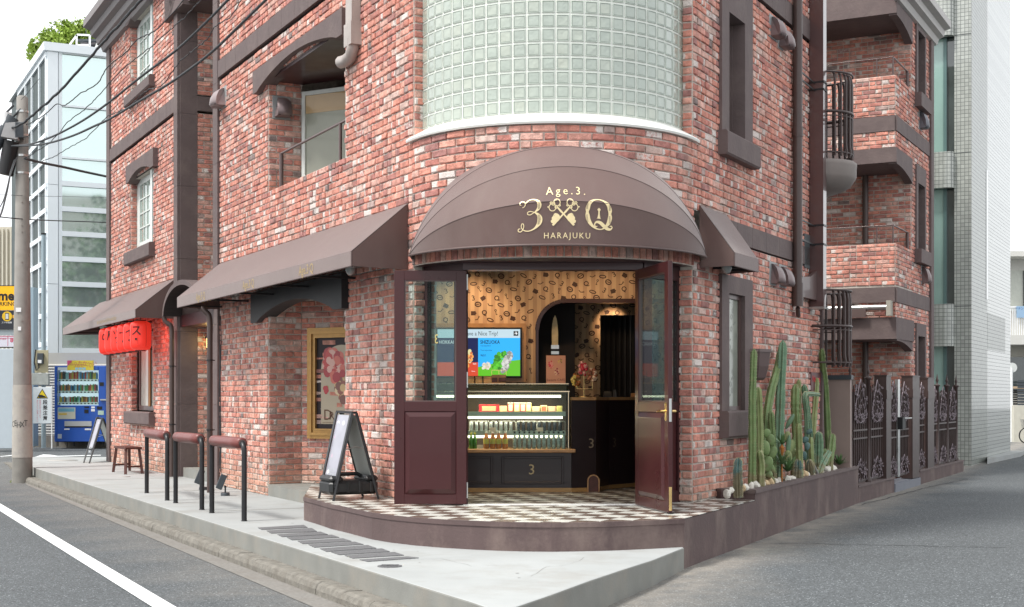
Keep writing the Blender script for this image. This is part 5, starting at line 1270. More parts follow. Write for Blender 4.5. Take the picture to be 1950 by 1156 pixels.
mb = MB(); mb.bbox(-w_,w_,0,.14,0,.02,.003); mb.build('rack_base', M['wood'], t); mb = MB(); mb.bbox(-w_,w_,.10,.14,.02,.11,.003); mb.build('rack_back', M['wood'], t); mb = MB(); mb.box(-w_,-.02,.02,.09,.02,.075); mb.build('drawer', M['stool'], t); mb = MB(); mb.box(0,w_,.02,.09,.03,.075); mb.build('drawer', M['stool'], t)
mb = MB()
for x in (-w_,0,w_): mb.beam((x,.09,.11),(x,.09,.165),.006,.006,up=(1,0,0))
mb.beam((-w_,.09,.165),(w_,.09,.165),.006,.006); mb.build('wire_frame', M['brass'], t)
ps = thing('counter_poster', 'small pink dessert poster standing on the right end of the display case', 'poster', (X(1058.5,yg),yg,zt2)); w_ = X(1077,yg)-X(1058.5,yg); h_ = Z(677,yg)-zt2
mb = MB(); mb.bbox(-w_,w_,0,.012,0,h_,.002); mb.build('poster_board', flat('salmon_card', (.55,.25,.15), .5), ps)
rnd = random.Random(2)
def fruit(par, cx_, cz_, r_, cols, n, y=-.002, nm='printed_fruit', mapf=None):
    gs = {}
    for k in range(n):
        a = rnd.uniform(0,2*pi); rr_ = r_*sqrt(rnd.random()); u, v = cx_+rr_*cos(a)*.8, cz_+rr_*sin(a)*1.2
        q = k % len(cols); gs.setdefault(q, MB()); put_poly(gs[q], ell(u, v, r_*rnd.uniform(.15,.35), r_*rnd.uniform(.15,.35), 7), (lambda x, z, k=k: (x, y-k*.00003, z)) if mapf is None else (lambda x, z, k=k: mapf(x, z, k*.00003)))
    for q, g in gs.items(): g.build(nm, flat('print_ink', cols[q], .5), par)
fruit(ps, -.06, h_*.68, .035, [(.55,.03,.05),(.7,.25,.22)], 26); fruit(ps, .05, h_*.80, .028, [(.25,.16,.05),(.6,.38,.1)], 18); fruit(ps, .01, h_*.42, .035, [(.3,.04,.05),(.65,.4,.25)], 24)
mb = MB(); put_text(mb, 'Sweets CAFE', .04, lambda x, y: (x,-.003,h_*.14+y)); mb.build('poster_text', flat('brown_ink', (.22,.05,.03)), ps)
# payment counter, angled back to the right
c2 = thing('payment_counter', 'dark panelled payment counter with wooden top right of the display case', 'counter')
pA = (base_x1+.003, 15.9); pB = (X(1135,16.0), 16.0); pC = (X(1216,16.9), 16.9); pD = (2.6,17.0)
cpts = [pA, pB, (X(1160,16.45),16.45), pC, (X(1240,16.9),16.9)]
back = [(p[0], p[1]+.42) for p in cpts]
ztc = Z(762,16.2)
mb = MB(); mb.prism(cpts+back[::-1], PZ+.05, ztc); mb.build('counter_body', M['counter'], c2)
mb = MB(); mb.prism([(p[0], p[1]-.03) for p in cpts]+[(p[0]+.0,p[1]+.02) for p in back[::-1]], ztc, ztc+.035); mb.build('counter_top', M['wood'], c2)
mb = MB(); mb.prism([(p[0], p[1]-.008) for p in cpts]+[(p[0],p[1]+.05) for p in cpts[::-1]], PZ+.002, PZ+.048); mb.build('skirting', mat('ochre_skirting2', (.42,.24,.09), .35, var=.08), c2)
mb = MB(); put_text(mb, '3', .16, lambda x, y: (X(1126,15.98)+x, 15.96, Z(845,15.98)+y)); mb.build('dull_numeral', flat('dim_gold', (.16,.12,.08)), c2)
d_ = (Vector(pC)-Vector((X(1160,16.45),16.45))).normalized()
mb = MB(); q0 = Vector((X(1160,16.45),16.45)); put_text(mb, '3', .16, lambda x, y: (q0.x+d_.x*(.1+x)+.003, q0.y+d_.y*(.1+x)-.006, Z(843,16.6)+y)); mb.build('dull_numeral', flat('dim_gold2', (.14,.11,.08)), c2)
# little arched mouse door
hx_ = X(1130,15.95); mb = MB(); n_ = 14; ro_, ri_ = .072, .058; pts_o = [(-ro_,0),(-ro_,.13)]+[(-ro_*cos(a*pi/n_), .13+ro_*sin(a*pi/n_)) for a in range(1,n_)]+[(ro_,.13),(ro_,0)]
pts_i = [(-ri_,0),(-ri_,.13)]+[(-ri_*cos(a*pi/n_), .13+ri_*sin(a*pi/n_)) for a in range(1,n_)]+[(ri_,.13),(ri_,0)]
for (a, b_), (c_, d__) in zip(zip(pts_o, pts_o[1:]), zip(pts_i, pts_i[1:])): mb.hexa([(hx_+a[0],15.93,PZ+a[1]),(hx_+b_[0],15.93,PZ+b_[1]),(hx_+d__[0],15.93,PZ+d__[1]),(hx_+c_[0],15.93,PZ+c_[1]),(hx_+a[0],15.99,PZ+a[1]),(hx_+b_[0],15.99,PZ+b_[1]),(hx_+d__[0],15.99,PZ+d__[1]),(hx_+c_[0],15.99,PZ+c_[1])])
md = mb.build('arched_mouse_door', M['wood'], c2); mb = MB(); mb.add([(hx_+p[0],15.955,PZ+p[1]) for p in pts_i], [tuple(range(len(pts_i)))]); mb.build('door_boards', M['stool'], md)
# black curtain and pointed niche beyond the arch, its lit look from added emission
mb = MB(); n_ = 40; xa, xb = X(1143,17.9), X(1245,17.9)
for i in range(n_):
    f0, f1 = i/n_, (i+1)/n_; mb.add([(xa+(xb-xa)*f0,17.9+.02*sin(i*1.6),PZ),(xa+(xb-xa)*f1,17.9+.02*sin((i+1)*1.6),PZ),(xa+(xb-xa)*f1,17.9+.02*sin((i+1)*1.6),Z(600,17.9)),(xa+(xb-xa)*f0,17.9+.02*sin(i*1.6),Z(600,17.9))], [(0,1,2,3)], 0, True)
tag(mb.build('black_curtain', M['black']), 'black curtain closing the corridor behind the payment counter', 'curtain')
mb = MB(); yk = 17.75; kx = X(1057,yk)
pk = [(-.040,0),(-.042,.20),(-.036,.29),(-.02,.37),(0,.41),(.02,.36),(.034,.27),(.040,.17),(.040,0)]
t = thing('pointed_niche', 'pointed golden niche with an added glow in the dark arch left of the dessert models', 'niche', (kx,yk,Z(660,yk)))
mb.extr([(x,0,z-.0) for x, z in pk], (0,.03,0)); mb.build('niche_panel', mat('glowing_gold', (.62,.50,.28), .5, var=.2, scale=12, emit=(.5,.36,.18), es=.08), t)  # slight emission makes the panel look lit; it is no lamp
mb = MB(); mb.box(-.05,.05,-.002,.0,-.03,.02); mb.box(-.05,.05,-.002,.0,-.10,-.06); mb.build('niche_shelf', M['steel'], t, kind='stuff')
mb = MB(); mb.quad((ax0,18.2,PZ),(X(1095,18.2),18.2,PZ),(X(1095,18.2),18.2,2.9),(ax0,18.2,2.9)); mb.build('dark_corridor_sheet', M['dark'], kind='structure')  # near-black sheet added as the darkness of the corridor
# dessert models on a gilt stand
st_ = thing('dessert_stand', 'gilt wire stand carrying three dessert models on the payment counter', 'stand', (X(1112,16.25),16.25,ztc+.035))
mb = MB(); mb.lathe([(.10,0),(.10,.008),(.02,.012)], n=16); mb.tube([(0,0,.01),(0,0,.26)], .006); mb.tube([(-.08,0,.10),(0,0,.10),(.10,0,.10)], .005); mb.tube([(-.08,0,.10),(-.09,0,.14)], .005); mb.tube([(.10,0,.10),(.10,0,.19)], .005); mb.build('stand_frame', M['brass'], st_)
def dessert(dx, z, cols, label):
    t = thing('dessert_model', label, 'dessert model', (X(1112,16.25)+dx, 16.25, ztc+.035+z), group='dessert models on the gilt stand')
    gs = {}
    for k in range(26):
        a = rnd.uniform(0,2*pi); zz = rnd.uniform(0,.14); q = k % len(cols); gs.setdefault(q, MB()); rr_ = .045*sin(pi*(.15+zz/.14*.7))
        gs[q].ball((rr_*cos(a), rr_*sin(a)*.8, zz), rnd.uniform(.016,.028), n=8, k=5)
    for q, g in gs.items(): g.build(['fruit_topping','cream','sauce'][q], mat('glazed', cols[q], .2, var=.15, scale=40, coat=.8), t)
dessert(-.01,.27,[(.55,.03,.05),(.75,.35,.30)],'red strawberry dessert model on top of the gilt stand')
dessert(-.09,.13,[(.55,.42,.10),(.35,.12,.03)],'yellow cream dessert model on the left of the gilt stand')
dessert(.10,.19,[(.35,.12,.06),(.70,.5,.35)],'brown chocolate dessert model on the right of the gilt stand')
for (px, w_, h_, nm, lb, ct, col) in ((1157,.05,.07,'card_reader','dark card reader on the payment counter','card reader',(.02,.02,.022)),(1171,.02,.09,'tablet','thin tablet leaning on the payment counter','tablet',(.06,.06,.06)),(1206,.03,.05,'card_stand','small orange card stand at the right of the payment counter','card stand',(.5,.22,.08))):
    t = thing(nm, lb, ct, (X(px,16.55),16.55,ztc+.035)); mb = MB(); mb.hexa([(-w_,-.03,0),(w_,-.03,0),(w_,.05,0),(-w_,.05,0),(-w_*.8,.02,h_),(w_*.8,.02,h_),(w_*.8,.035,h_),(-w_*.8,.035,h_)]); mb.build('body', flat('device', col, .3), t)
    mb = MB(); mb.box(-w_,w_,-.05,.06,0,.006); mb.build('foot', flat('device_foot', col, .4), t)
# ================================================================== planter with cacti
FL = Plane((P0.x, P0.y), (UF.x, UF.y), (.905,-.426))
PT = .645
def dcl(px, d):
    t = FL.s_of(px); return min(d*.62, .50-.045*t)
plt = thing('cactus_planter', 'long brown rendered planter of cacti along the right side wall', 'planter')
mb = MB(); T0, T1 = 2.45, 8.11
e0 = R.p(.74,0,.0)[:2]; em = (2.29,14.94); re = R.p(5.05,0,.0)[:2]; re2 = (re[0]+.45, re[1]+.95)
front = [FL.p(T0,0,0)[:2], FL.p(T1,0,0)[:2], FL.p(T1,0,-.09)[:2], FL.p(T0+.10,0,-.09)[:2]]
mb.prism(front, -.1, PT); mb.build('planter_wall', M['render'], plt)
mb = MB(); mb.prism([FL.p(T0,0,-.002)[:2], FL.p(T0+.10,0,-.092)[:2], (em[0]+.05,em[1]+.09), (e0[0]+.05,e0[1]+.09), e0, em], -.1, PT-.002); mb.build('planter_wall', M['render'], plt)
mb = MB(); mb.prism([FL.p(T0-.01,0,.012)[:2], FL.p(T1,0,.012)[:2], FL.p(T1,0,-.095)[:2], FL.p(T0+.10,0,-.095)[:2]], PT-.032, PT+.006); mb.build('planter_lip', M['trim'], plt)
mb = MB(); mb.prism([FL.p(T0-.01,0,.008)[:2], FL.p(T0+.10,0,-.097)[:2], (em[0]+.05,em[1]+.10), (e0[0]+.05,e0[1]+.10), (e0[0],e0[1]-.012), (em[0],em[1]-.012)], PT-.034, PT+.004); mb.build('planter_lip', M['trim'], plt)
mb = MB(); mb.prism([FL.p(T0+.11,0,-.085)[:2], FL.p(T1-.02,0,-.085)[:2], (re2[0],re2[1]), re, R.p(.85,0,.0)[:2]], .3, PT-.03); mb.build('soil', mat('dry_soil', (.12,.085,.06), .95, var=.4, scale=40, bump=1, bscale=60), plt)
mb = MB(); q = FL.p(T1,0,-.0)[:2]; mb.prism([FL.p(T1-.08,0,-.092)[:2], FL.p(T1,0,-.092)[:2], (re2[0]+.02,re2[1]), (re2[0]-.06,re2[1]-.03)], -.1, PT-.002); mb.build('planter_end_wall', M['render'], plt)
def cactus_mat(name, c, hi):
    # corky brown scarring is mixed in with the stain noise
    m = mat(name, c, .5, var=.22, scale=9, spec=.4, stain=hi, stain_amt=.5, stain_scale=14)
    n = m.node_tree.nodes; l = m.node_tree.links; b = n['Principled BSDF']; src = b.inputs['Base Color'].links[0].from_socket
    g = n.new('ShaderNodeNewGeometry'); sx = n.new('ShaderNodeSeparateXYZ'); l.new(g.outputs['Position'], sx.inputs[0]); t = n.new('ShaderNodeTexNoise'); t.inputs['Scale'].default_value = 11; t.inputs['Detail'].default_value = 6
    l.new(g.outputs['Position'], t.inputs['Vector']); h = n.new('ShaderNodeMapRange'); h.inputs[1].default_value = .95; h.inputs[2].default_value = .62; h.inputs[4].default_value = .38; l.new(sx.outputs[2], h.inputs[0])
    ad = n.new('ShaderNodeMath'); l.new(h.outputs[0], ad.inputs[0]); l.new(t.outputs[0], ad.inputs[1]); r = n.new('ShaderNodeMapRange'); r.inputs[1].default_value = .62; r.inputs[2].default_value = .78; r.inputs[4].default_value = .8; l.new(ad.outputs[0], r.inputs[0])
    mx = n.new('ShaderNodeMix'); mx.data_type = 'RGBA'; l.new(r.outputs[0], mx.inputs[0]); l.new(src, mx.inputs[6]); mx.inputs[7].default_value = (.20,.155,.085,1); l.new(mx.outputs[2], b.inputs['Base Color']); return m
CG = [cactus_mat('green_cactus_skin', (.15,.225,.085), (.28,.32,.15)), cactus_mat('blue_green_cactus_skin', (.13,.23,.14), (.24,.33,.22)), cactus_mat('yellow_green_cactus_skin', (.235,.29,.12), (.35,.36,.18)), cactus_mat('teal_cactus_skin', (.07,.14,.13), (.22,.30,.28))]
M['spine'] = flat('pale_spine', (.62,.56,.36), .6)
def ribbed(mb, pts, rs, ribs=6, m=0, depth=.30):
    pts = [Vector(p) for p in pts]; k = len(pts); n = ribs*4; vs = []; prev = None; fr = []
    for i, p in enumerate(pts):
        t = (pts[min(i+1,k-1)]-pts[max(i-1,0)]).normalized(); u = (t.cross(Vector((.3,1,.1))) if prev is None else prev-t*prev.dot(t)).normalized(); prev = u; w_ = t.cross(u); fr.append((u, w_))
        for j in range(n):
            a = 2*pi*j/n; ph = j % 4; r_ = rs[i]*(1-(0, .5, 1, .5)[ph]*depth); vs.append(p+(u*cos(a)+w_*sin(a))*r_)
    mb.add(vs, [(i*n+j, i*n+(j+1)%n, (i+1)*n+(j+1)%n, (i+1)*n+j) for i in range(k-1) for j in range(n)], m, False)
    mb.add(vs[-n:], [tuple(range(n))], m)
    return fr
def cactus(label, px_pts, d, r_px, skin=0, ribs=6, kind='column', taper=True, grp='column cacti in the planter', base=None):
    o0 = None; W3 = []; d = dcl(px_pts[0][0], d)
    for (px, py) in px_pts: s_, z_ = FL.hit(px, py, -d); W3.append(Vector(FL.p(s_, z_, -d)))
    Y = W3[0].y; r_ = r_px/F*Y*1.14
    W3[0].z = min(W3[0].z, PT-.06)
    t = thing('cactus', label, 'cactus', tuple(W3[0]), group=grp)
    sp = [Vector(q) for q in spline([tuple(p-W3[0]) for p in W3], 9)]; k = len(sp); rnd = random.Random(int(px_pts[0][0]*7))
    L_ = [0]
    for a, b in zip(sp, sp[1:]): L_.append(L_[-1]+(b-a).length)
    tot = L_[-1]; rs = []
    for i in range(k):
        u = L_[i]/tot; f = 1.0-.14*u+.07*sin(u*9+rnd.random()*6)
        rem = tot-L_[i]
        if rem < r_*1.6: f *= sqrt(max(.02, 1-(1-rem/(r_*1.6))**2))
        rs.append(max(.004, r_*f))
    # extra rings near the tip
    mb = MB(); fr = ribbed(mb, sp, rs, ribs); mb.build('stem', CG[skin], t)
    mb = MB()
    for i in range(1, k-1):
        u, w_ = fr[i]
        for sub in (0, .5):
            p = sp[i].lerp(sp[i+1], sub); rr_ = rs[i]
            for q in range(ribs):
                a = 2*pi*q/ribs; d_ = u*cos(a)+w_*sin(a); b = p+d_*rr_*.98
                mb.add([b+Vector((-.003,0,0)), b+Vector((.003,0,0)), b+d_*.007+Vector((0,0,.004)), b+Vector((0,0,.007))], [(0,1,2),(0,3,2)])
    mb.build('spines', M['spine'], t, kind='stuff')
    return t
cactus('tall slender green column cactus nearest the narrow window', [(1432,914),(1433,840),(1433,760),(1436,664)], .28, 7.0)
cactus('shorter green column growing right against the tallest left column', [(1446,914),(1447,840),(1446,780),(1444,737)], .26, 6.5, 2)
cactus('knobbly pale green column at the foot of the left columns', [(1449,922),(1450,890),(1446,858)], .16, 7.0, 2, ribs=5)
cactus('stubby blue teal cactus at the left end of the planter', [(1406,926),(1405,895),(1407,872)], .18, 8.5, 3, ribs=9)
cactus('thick green column leaning right behind the pad cactus', [(1455,900),(1460,810),(1468,750),(1480,705),(1489,662)], .42, 8.0, 0, ribs=5)
cactus('tallest blue green column rising behind the leaning one', [(1481,905),(1484,830),(1487,740),(1491,648)], .34, 9.0, 1, ribs=7)
cactus('green column between the leaning cactus and the brick wall', [(1472,905),(1471,850),(1468,782)], .30, 6.5, 0)
cactus('club shaped green column in the middle of the planter', [(1514,895),(1516,830),(1514,775),(1515,731)], .36, 7.5, 0)
cactus('thin pale column peeping behind the club shaped one', [(1523,893),(1522,800),(1521,722)], .46, 4.5, 2)
cactus('dark column leaning left with a horizontal arm above it', [(1549,893),(1543,840),(1537,785),(1531,732)], .38, 6.0, 1)
cactus('yellow green column right of the dark leaning one', [(1546,890),(1549,810),(1553,758),(1555,719)], .42, 5.5, 2)
cactus('tall slim column at the right end of the cactus row', [(1580,890),(1577,820),(1573,745),(1568,700),(1565,664)], .40, 6.0, 0, ribs=5)
cactus('short warty green column in front of the middle group', [(1524,905),(1523,860),(1521,806)], .14, 6.5, 2, ribs=5)
cactus('broad pale ribbed column right of the middle', [(1557,896),(1559,860),(1559,822)], .26, 8.5, 1, ribs=8)
cactus('dark cactus leaning low to the right beside the small spotlight', [(1557,899),(1566,885),(1580,860)], .16, 6.5, 1, ribs=7)
cactus('plump green cactus at the right end of the stones', [(1578,893),(1582,860),(1586,826)], .22, 6.5, 0, ribs=6)
cactus('curled over dark arm cactus lying across the yellow green column', [(1538,893),(1536,800),(1532,756),(1540,750),(1560,752)], .30, 4.5, 1, ribs=6)
cactus('yellowed old stem standing in the middle group', [(1548,896),(1545,868),(1544,832)], .20, 4.5, 2, ribs=4)
cactus('small blue cactus lump in the centre foreground', [(1519,903),(1520,890),(1521,874)], .16, 8, 3, ribs=10)
cactus('small blue cactus lump right of the centre foreground', [(1543,898),(1542,888),(1541,876)], .18, 8, 3, ribs=10)
# pad cacti
def pads(label, lst, d, skin=0):
    px0, py0 = lst[0][0], 905; d = dcl(px0, d); s_, z_ = FL.hit(px0, py0, -d); base = Vector(FL.p(s_, PT-.06, -d)); t = thing('pad_cactus', label, 'cactus', tuple(base), group='pad cacti in the planter')
    for (px, py, rx_, rz_, rot) in lst:
        s_, z_ = FL.hit(px, py, -d); c = Vector(FL.p(s_, z_, -d+random.uniform(-.03,.03)))-base; k = c.length*0+base.y/F; rx2, rz2 = rx_*k, rz_*k
        mb = MB(); vs = []; n = 16; R1 = Matrix.Rotation(rot, 3, 'Y')
        for (sc_, yy) in ((0,-.02),(.6,-.018),(.9,-.010),(1,0),(.9,.010),(.6,.018),(0,.02)):
            for j in range(n):
                a = 2*pi*j/n; e = 1-.12*cos(a-pi/2); v = R1 @ Vector((rx2*sc_*cos(a)*(1 if sin(a) > 0 else .9), yy, rz2*sc_*sin(a))); vs.append(c+v)
        mb.add(vs, [(i*n+j, i*n+(j+1)%n, (i+1)*n+(j+1)%n, (i+1)*n+j) for i in range(6) for j in range(n)], 0, True); mb.build('pad', CG[skin], t)
    return t
pads('large prickly pear clump of flat pads in the left half', [(1461,884,11,16,.2),(1456,853,10,15,-.2),(1470,862,9,13,.4),(1466,838,9,12,-.1),(1463,903,10,8,.8),(1473,892,8,12,-.5),(1457,825,8,9,.1),(1468,914,9,6,1.0)], .2, 0)
pads('small upright pad cactus behind the orange dried aloe', [(1505,852,8,16,.3),(1509,862,9,9,.5),(1500,870,8,13,-.2),(1503,832,7,11,.2)], .3, 2)
pads('long blue pad leaning right above the clump', [(1499,850,5,22,.1),(1506,803,5,17,.5)], .33, 1)
pads('round pads at the right end beside the beige partition', [(1589,845,7,17,-.15),(1576,872,7,12,.4),(1568,868,5,14,.1)], .3, 0)
pads('small teal pads in the centre of the planter', [(1536,838,7,7,.6),(1539,822,7,5,-.6),(1533,850,6,8,.1),(1531,868,6,9,0)], .24, 3)
def aloe(label, px, py, d, r_, col, n=16, dead=None, stem=None, seed=1):
    d = dcl(px, d); s_, z_ = FL.hit(px, py, -d); zb_ = PT-.06 if stem else z_; r_ *= 1.25; base = Vector(FL.p(s_, zb_, -d)); t = thing('aloe', label, 'succulent', tuple(base), group='aloes in the planter'); rnd = random.Random(seed)
    top = Vector((0,0,z_-zb_)); mb = MB()
    for k in range(n):
        a = k*2.4+rnd.random()*.3; e = rnd.uniform(.25,1.25); l_ = r_*rnd.uniform(.8,1.15); dr_ = Vector((cos(a)*cos(e), sin(a)*cos(e), sin(e))); sd = Vector((-sin(a), cos(a), 0))*r_*.09
        p1 = top+dr_*l_*.55+Vector((0,0,.02*l_)); p2 = top+dr_*l_+Vector((0,0,-.06*l_/r_*r_))
        mb.add([top-sd, top+sd, p1+sd*.8, p1-sd*.8, p2], [(0,1,2,3),(3,2,4)])
    mb.build('leaves', col, t, kind='stuff')
    if dead:
        mb = MB()
        for k in range(12):
            a = k*2.4; sd = Vector((-sin(a), cos(a), 0))*.008; p1 = top+Vector((cos(a)*.03, sin(a)*.03, -.04)); p2 = top+Vector((cos(a)*.02, sin(a)*.02, -.11-rnd.random()*.05)); mb.add([top-sd, top+sd, p1+sd, p1-sd, p2], [(0,1,2,3),(3,2,4)])
        mb.build('dry_leaves', dead, t, kind='stuff')
    if stem: mb = MB(); mb.tube([(0,0,0), tuple(top)], .009, 6); mb.build('stem', stem, t)
DEAD = mat('orange_dry_leaf', (.42,.15,.03), .7, var=.3, scale=30); AL = mat('aloe_leaf', (.10,.19,.07), .45, var=.25, scale=20)
aloe('aloe with orange dried leaves on a bare stem left of the middle', 1489, 846, .14, .13, AL, 16, DEAD, DEAD, 1)
aloe('spiky green aloe at the front edge between the stones', 1500, 898, .12, .17, AL, 26, None, None, 2)
aloe('spiky green aloe at the right end beside the beige partition', 1598, 885, .22, .15, AL, 24, None, None, 3)
aloe('aloe on a thin tall stem in front of the beige partition', 1611, 834, .15, .12, AL, 14, DEAD, DEAD, 4)
aloe('spiky aloe in front of the pad clump', 1489, 884, .12, .15, AL, 22, None, None, 5)
# white stones
M['stone'] = mat('white_stone', (.68,.65,.58), .8, var=.12, scale=20, bump=.4, bscale=40); M['stone_tan'] = mat('cream_stone', (.62,.47,.28), .8, var=.15, scale=20, bump=.4, bscale=40)
stones = [(1385,921,9,8),(1393,914,6,6),(1413,925,8,6),(1420,917,8,6),(1431,922,7,8),(1440,925,9,6),(1453,915,6,7),(1459,921,9,6),(1468,912,7,8),(1476,915,8,7),(1484,913,6,6),(1499,909,7,6),(1508,910,8,4),(1518,905,7,5),(1526,901,6,5),(1531,905,9,6),(1537,899,6,5),(1545,899,7,6),(1563,896,7,6),(1572,896,9,6),(1577,890,6,6),(1585,890,7,6),(1590,893,5,5)]
words = ['first','second','third','fourth','fifth','sixth','seventh','eighth','ninth','tenth','eleventh','twelfth','thirteenth','fourteenth','fifteenth','sixteenth','seventeenth','eighteenth','nineteenth','twentieth','twenty-first','twenty-second','twenty-third']
for i, (px, py, w_, h_) in enumerate(stones):
    rnd = random.Random(i); d = rnd.uniform(.10,.135); s_, z_ = FL.hit(px, py, -d); k = FL.p(s_,0,-d)[1]/F
    bm = bmesh.new(); bmesh.ops.create_icosphere(bm, subdivisions=2, radius=1)
    fx = [rnd.uniform(.75,1.2) for _ in range(3)]; pl_ = [(Vector((rnd.uniform(-1,1),rnd.uniform(-1,1),rnd.uniform(-1,1))).normalized(), rnd.uniform(.62,.85)) for _ in range(9)]
    for v in bm.verts:
        for n_, dd_ in pl_:
            q = v.co.dot(n_)
            if q > dd_: v.co -= n_*(q-dd_)
        v.co.x *= w_*k*1.2; v.co.y *= w_*k*1.0; v.co.z *= h_*k*1.35
    me = bpy.data.meshes.new('stone'); bm.to_mesh(me); bm.free(); tan = i in (2,7,8,14,15); me.materials.append(M['stone_tan'] if tan else M['stone'])
    o = bpy.data.objects.new('white_stone', me); COL.objects.link(o); o.location = FL.p(s_, PT+.005+rnd.uniform(0,.025), -d); o.rotation_euler = (0,0,rnd.random()*3)
    tag(o, '%s %s stone from the left along the planter edge' % (words[i], 'cream' if tan else 'white'), 'stone', 'white stones in the planter')
# planter spotlight
s_, z_ = FL.hit(1553, 892, -.12); t = thing('planter_spotlight', 'small dark metal spotlight between the stones of the planter', 'spotlight', FL.p(s_, PT-.05, -.12))
mb = MB(); mb.tube([(0,0,0),(0,0,.05)], .008); mb.build('stake', M['grey_metal'], t); mb = MB(); mb.tube([(.02,0,.04),(-.035,-.01,.15)], .032, 12); mb.build('lamp_head', mat('bronze_grey', (.12,.115,.10), .3, metal=.5, var=.05), t)
# wall hung pot, name plate
s_, z0_ = R.hit(1450, 724, .1); s0_, zt_ = R.hit(1450, 666, .1)
t = thing('wall_pot', 'brown wall mounted half pot on the brick wall behind the cacti', 'wall pot', R.p(s_, z0_, 0), atan2(UR.y, UR.x))
mb = MB(); n_ = 4; hh = zt_-z0_; vs = []
for (r_, z_) in ((.12,0),(.15,.03),(.185,hh*.45),(.21,hh)):
    for j in range(n_+1): a = pi*j/n_; vs.append((r_*cos(a)*1.45, -r_*sin(a)*1.0, z_))
k = n_+1; mb.add(vs, [(i*k+j, i*k+j+1, (i+1)*k+j+1, (i+1)*k+j) for i in range(3) for j in range(n_)], 0, False); mb.add(vs[:k], [tuple(range(k))]); mb.add(vs[-k:], [tuple(range(k))]); mb.build('pot_body', M['trim_smooth'], t)
mb = MB(); vs = [(.218*cos(pi*j/n_)*1.45, -.218*sin(pi*j/n_), hh-.03) for j in range(n_+1)]+[(.218*cos(pi*j/n_)*1.45, -.218*sin(pi*j/n_), hh+.004) for j in range(n_+1)]
mb.add(vs, [(j, j+1, k+j+1, k+j) for j in range(n_)]+[tuple(range(k,2*k))]); mb.build('pot_rim', M['trim_smooth'], t)
sa_, za_ = R.hit(1545, 709, .03); sb_, zb__ = R.hit(1568, 745, .03)
t = thing('name_plate', 'dark red name plate with red lettering on the brick wall above the cacti', 'sign', R.p((sa_+sb_)/2, 0, .0)); mb = MB(); ox, oy, _ = R.p((sa_+sb_)/2,0,0)
q = MB(); q.pbox(R, sa_, 4.99, zb__, za_, .0, .03); q.v = [(a-ox,b-oy,c) for a,b,c in q.v]; q.build('plate', flat('oxblood_plate', (.10,.02,.025), .4), t)
q = MB(); put_text(q, 'Noswe', .12, lambda x, y: R.p((sa_+4.99)/2+x*1.1, za_-.09+y, .0325), bold=.003); q.v = [(a-ox,b-oy,c) for a,b,c in q.v]; q.build('lettering', flat('red_letter', (.55,.02,.03)), t)
for kx in (.18,.25,.32):
    q = MB(); q.pbox(R, sa_+kx, sa_+kx+.045, zb__+.04, zb__+.10, .03, .032); q.v = [(a-ox,b-oy,c) for a,b,c in q.v]; q.build('small_mark', flat('pale_mark', (.45,.36,.36)), t)

# ------------------------------------------------------------------ drain pipe, duct, vents on the right wall
sc_ = R.s_of(1519, .09); t = thing('drainpipe', 'round brown drainpipe down the right brick wall beside the big duct', 'pipe')
mb = MB(); p_ = R.p(sc_,0,.09); mb.tube([(p_[0],p_[1],2.86),(p_[0],p_[1],7.15)], .062, 14); mb.build('pipe_run', M['pipe'], t)
mb = MB(); mb.tube([(p_[0],p_[1],2.82),(p_[0],p_[1],3.12)], .072, 14); mb.tube([(p_[0],p_[1],5.0),(p_[0],p_[1],5.12)], .070, 14); mb.build('pipe_collar', M['pipe'], t, kind='stuff')
mb = MB(); mb.tube([R.p(sc_,2.80,.09), R.p(sc_+.1,2.70,.07)], .03, 8); mb.build('pipe_outlet', M['pipe'], t)
sd_ = R.s_of(1541, 0.02); t = thing('exhaust_duct', 'tall square brown metal duct running up the right brick wall', 'duct')
se_ = sd_+.16
po = .02+.02
while (R.p(sd_,0,po)[0]/R.p(sd_,0,po)[1])*F+CX < 1567.5: po += .005
mb = MB(); mb.pbox(R, sd_, se_, 2.86, 7.3, .02, po); mb.build('duct_shaft', M['duct'], t)
mb = MB(); mb.pbox(R, sd_-.02, se_+.02, 2.83, 2.86, .01, po+.02); mb.build('duct_flange', M['steel'], t)
mb = MB(); mb.extr([R.p(sc_+.05,2.95,.12), R.p(sc_+.05,3.2,.12), R.p((sc_+sd_)/2+.1,3.24,.12), R.p(sd_+.02,3.34,.12), R.p(sd_+.02,2.95,.12)], Vector(R.p(0,0,-.05))-Vector(R.p(0,0,0))); mb.build('duct_branch', M['trim_smooth'], t)
for py in (158,172,430,466):
    z_ = R.hit(1541, py, .02)[1]; mb = MB(); mb.pbox(R, sd_-.006, se_+.006, z_-.012, z_+.012, 0, po+.008); mb.beam(R.p(sc_,z_+.01,.09), R.p(sd_,z_-.01,.09), .015, .02); mb.build('strap', M['black_metal'], t, kind='stuff')
mb = MB(); z_ = R.hit(1530, 480, .02)[1]; mb.pbox(R, R.s_of(1531,.02), R.s_of(1544,.02), z_-.2, z_+.25, .0, .03); mb.build('inspection_plate', mat('slate_plate', (.10,.11,.115), .4, var=.1), t)
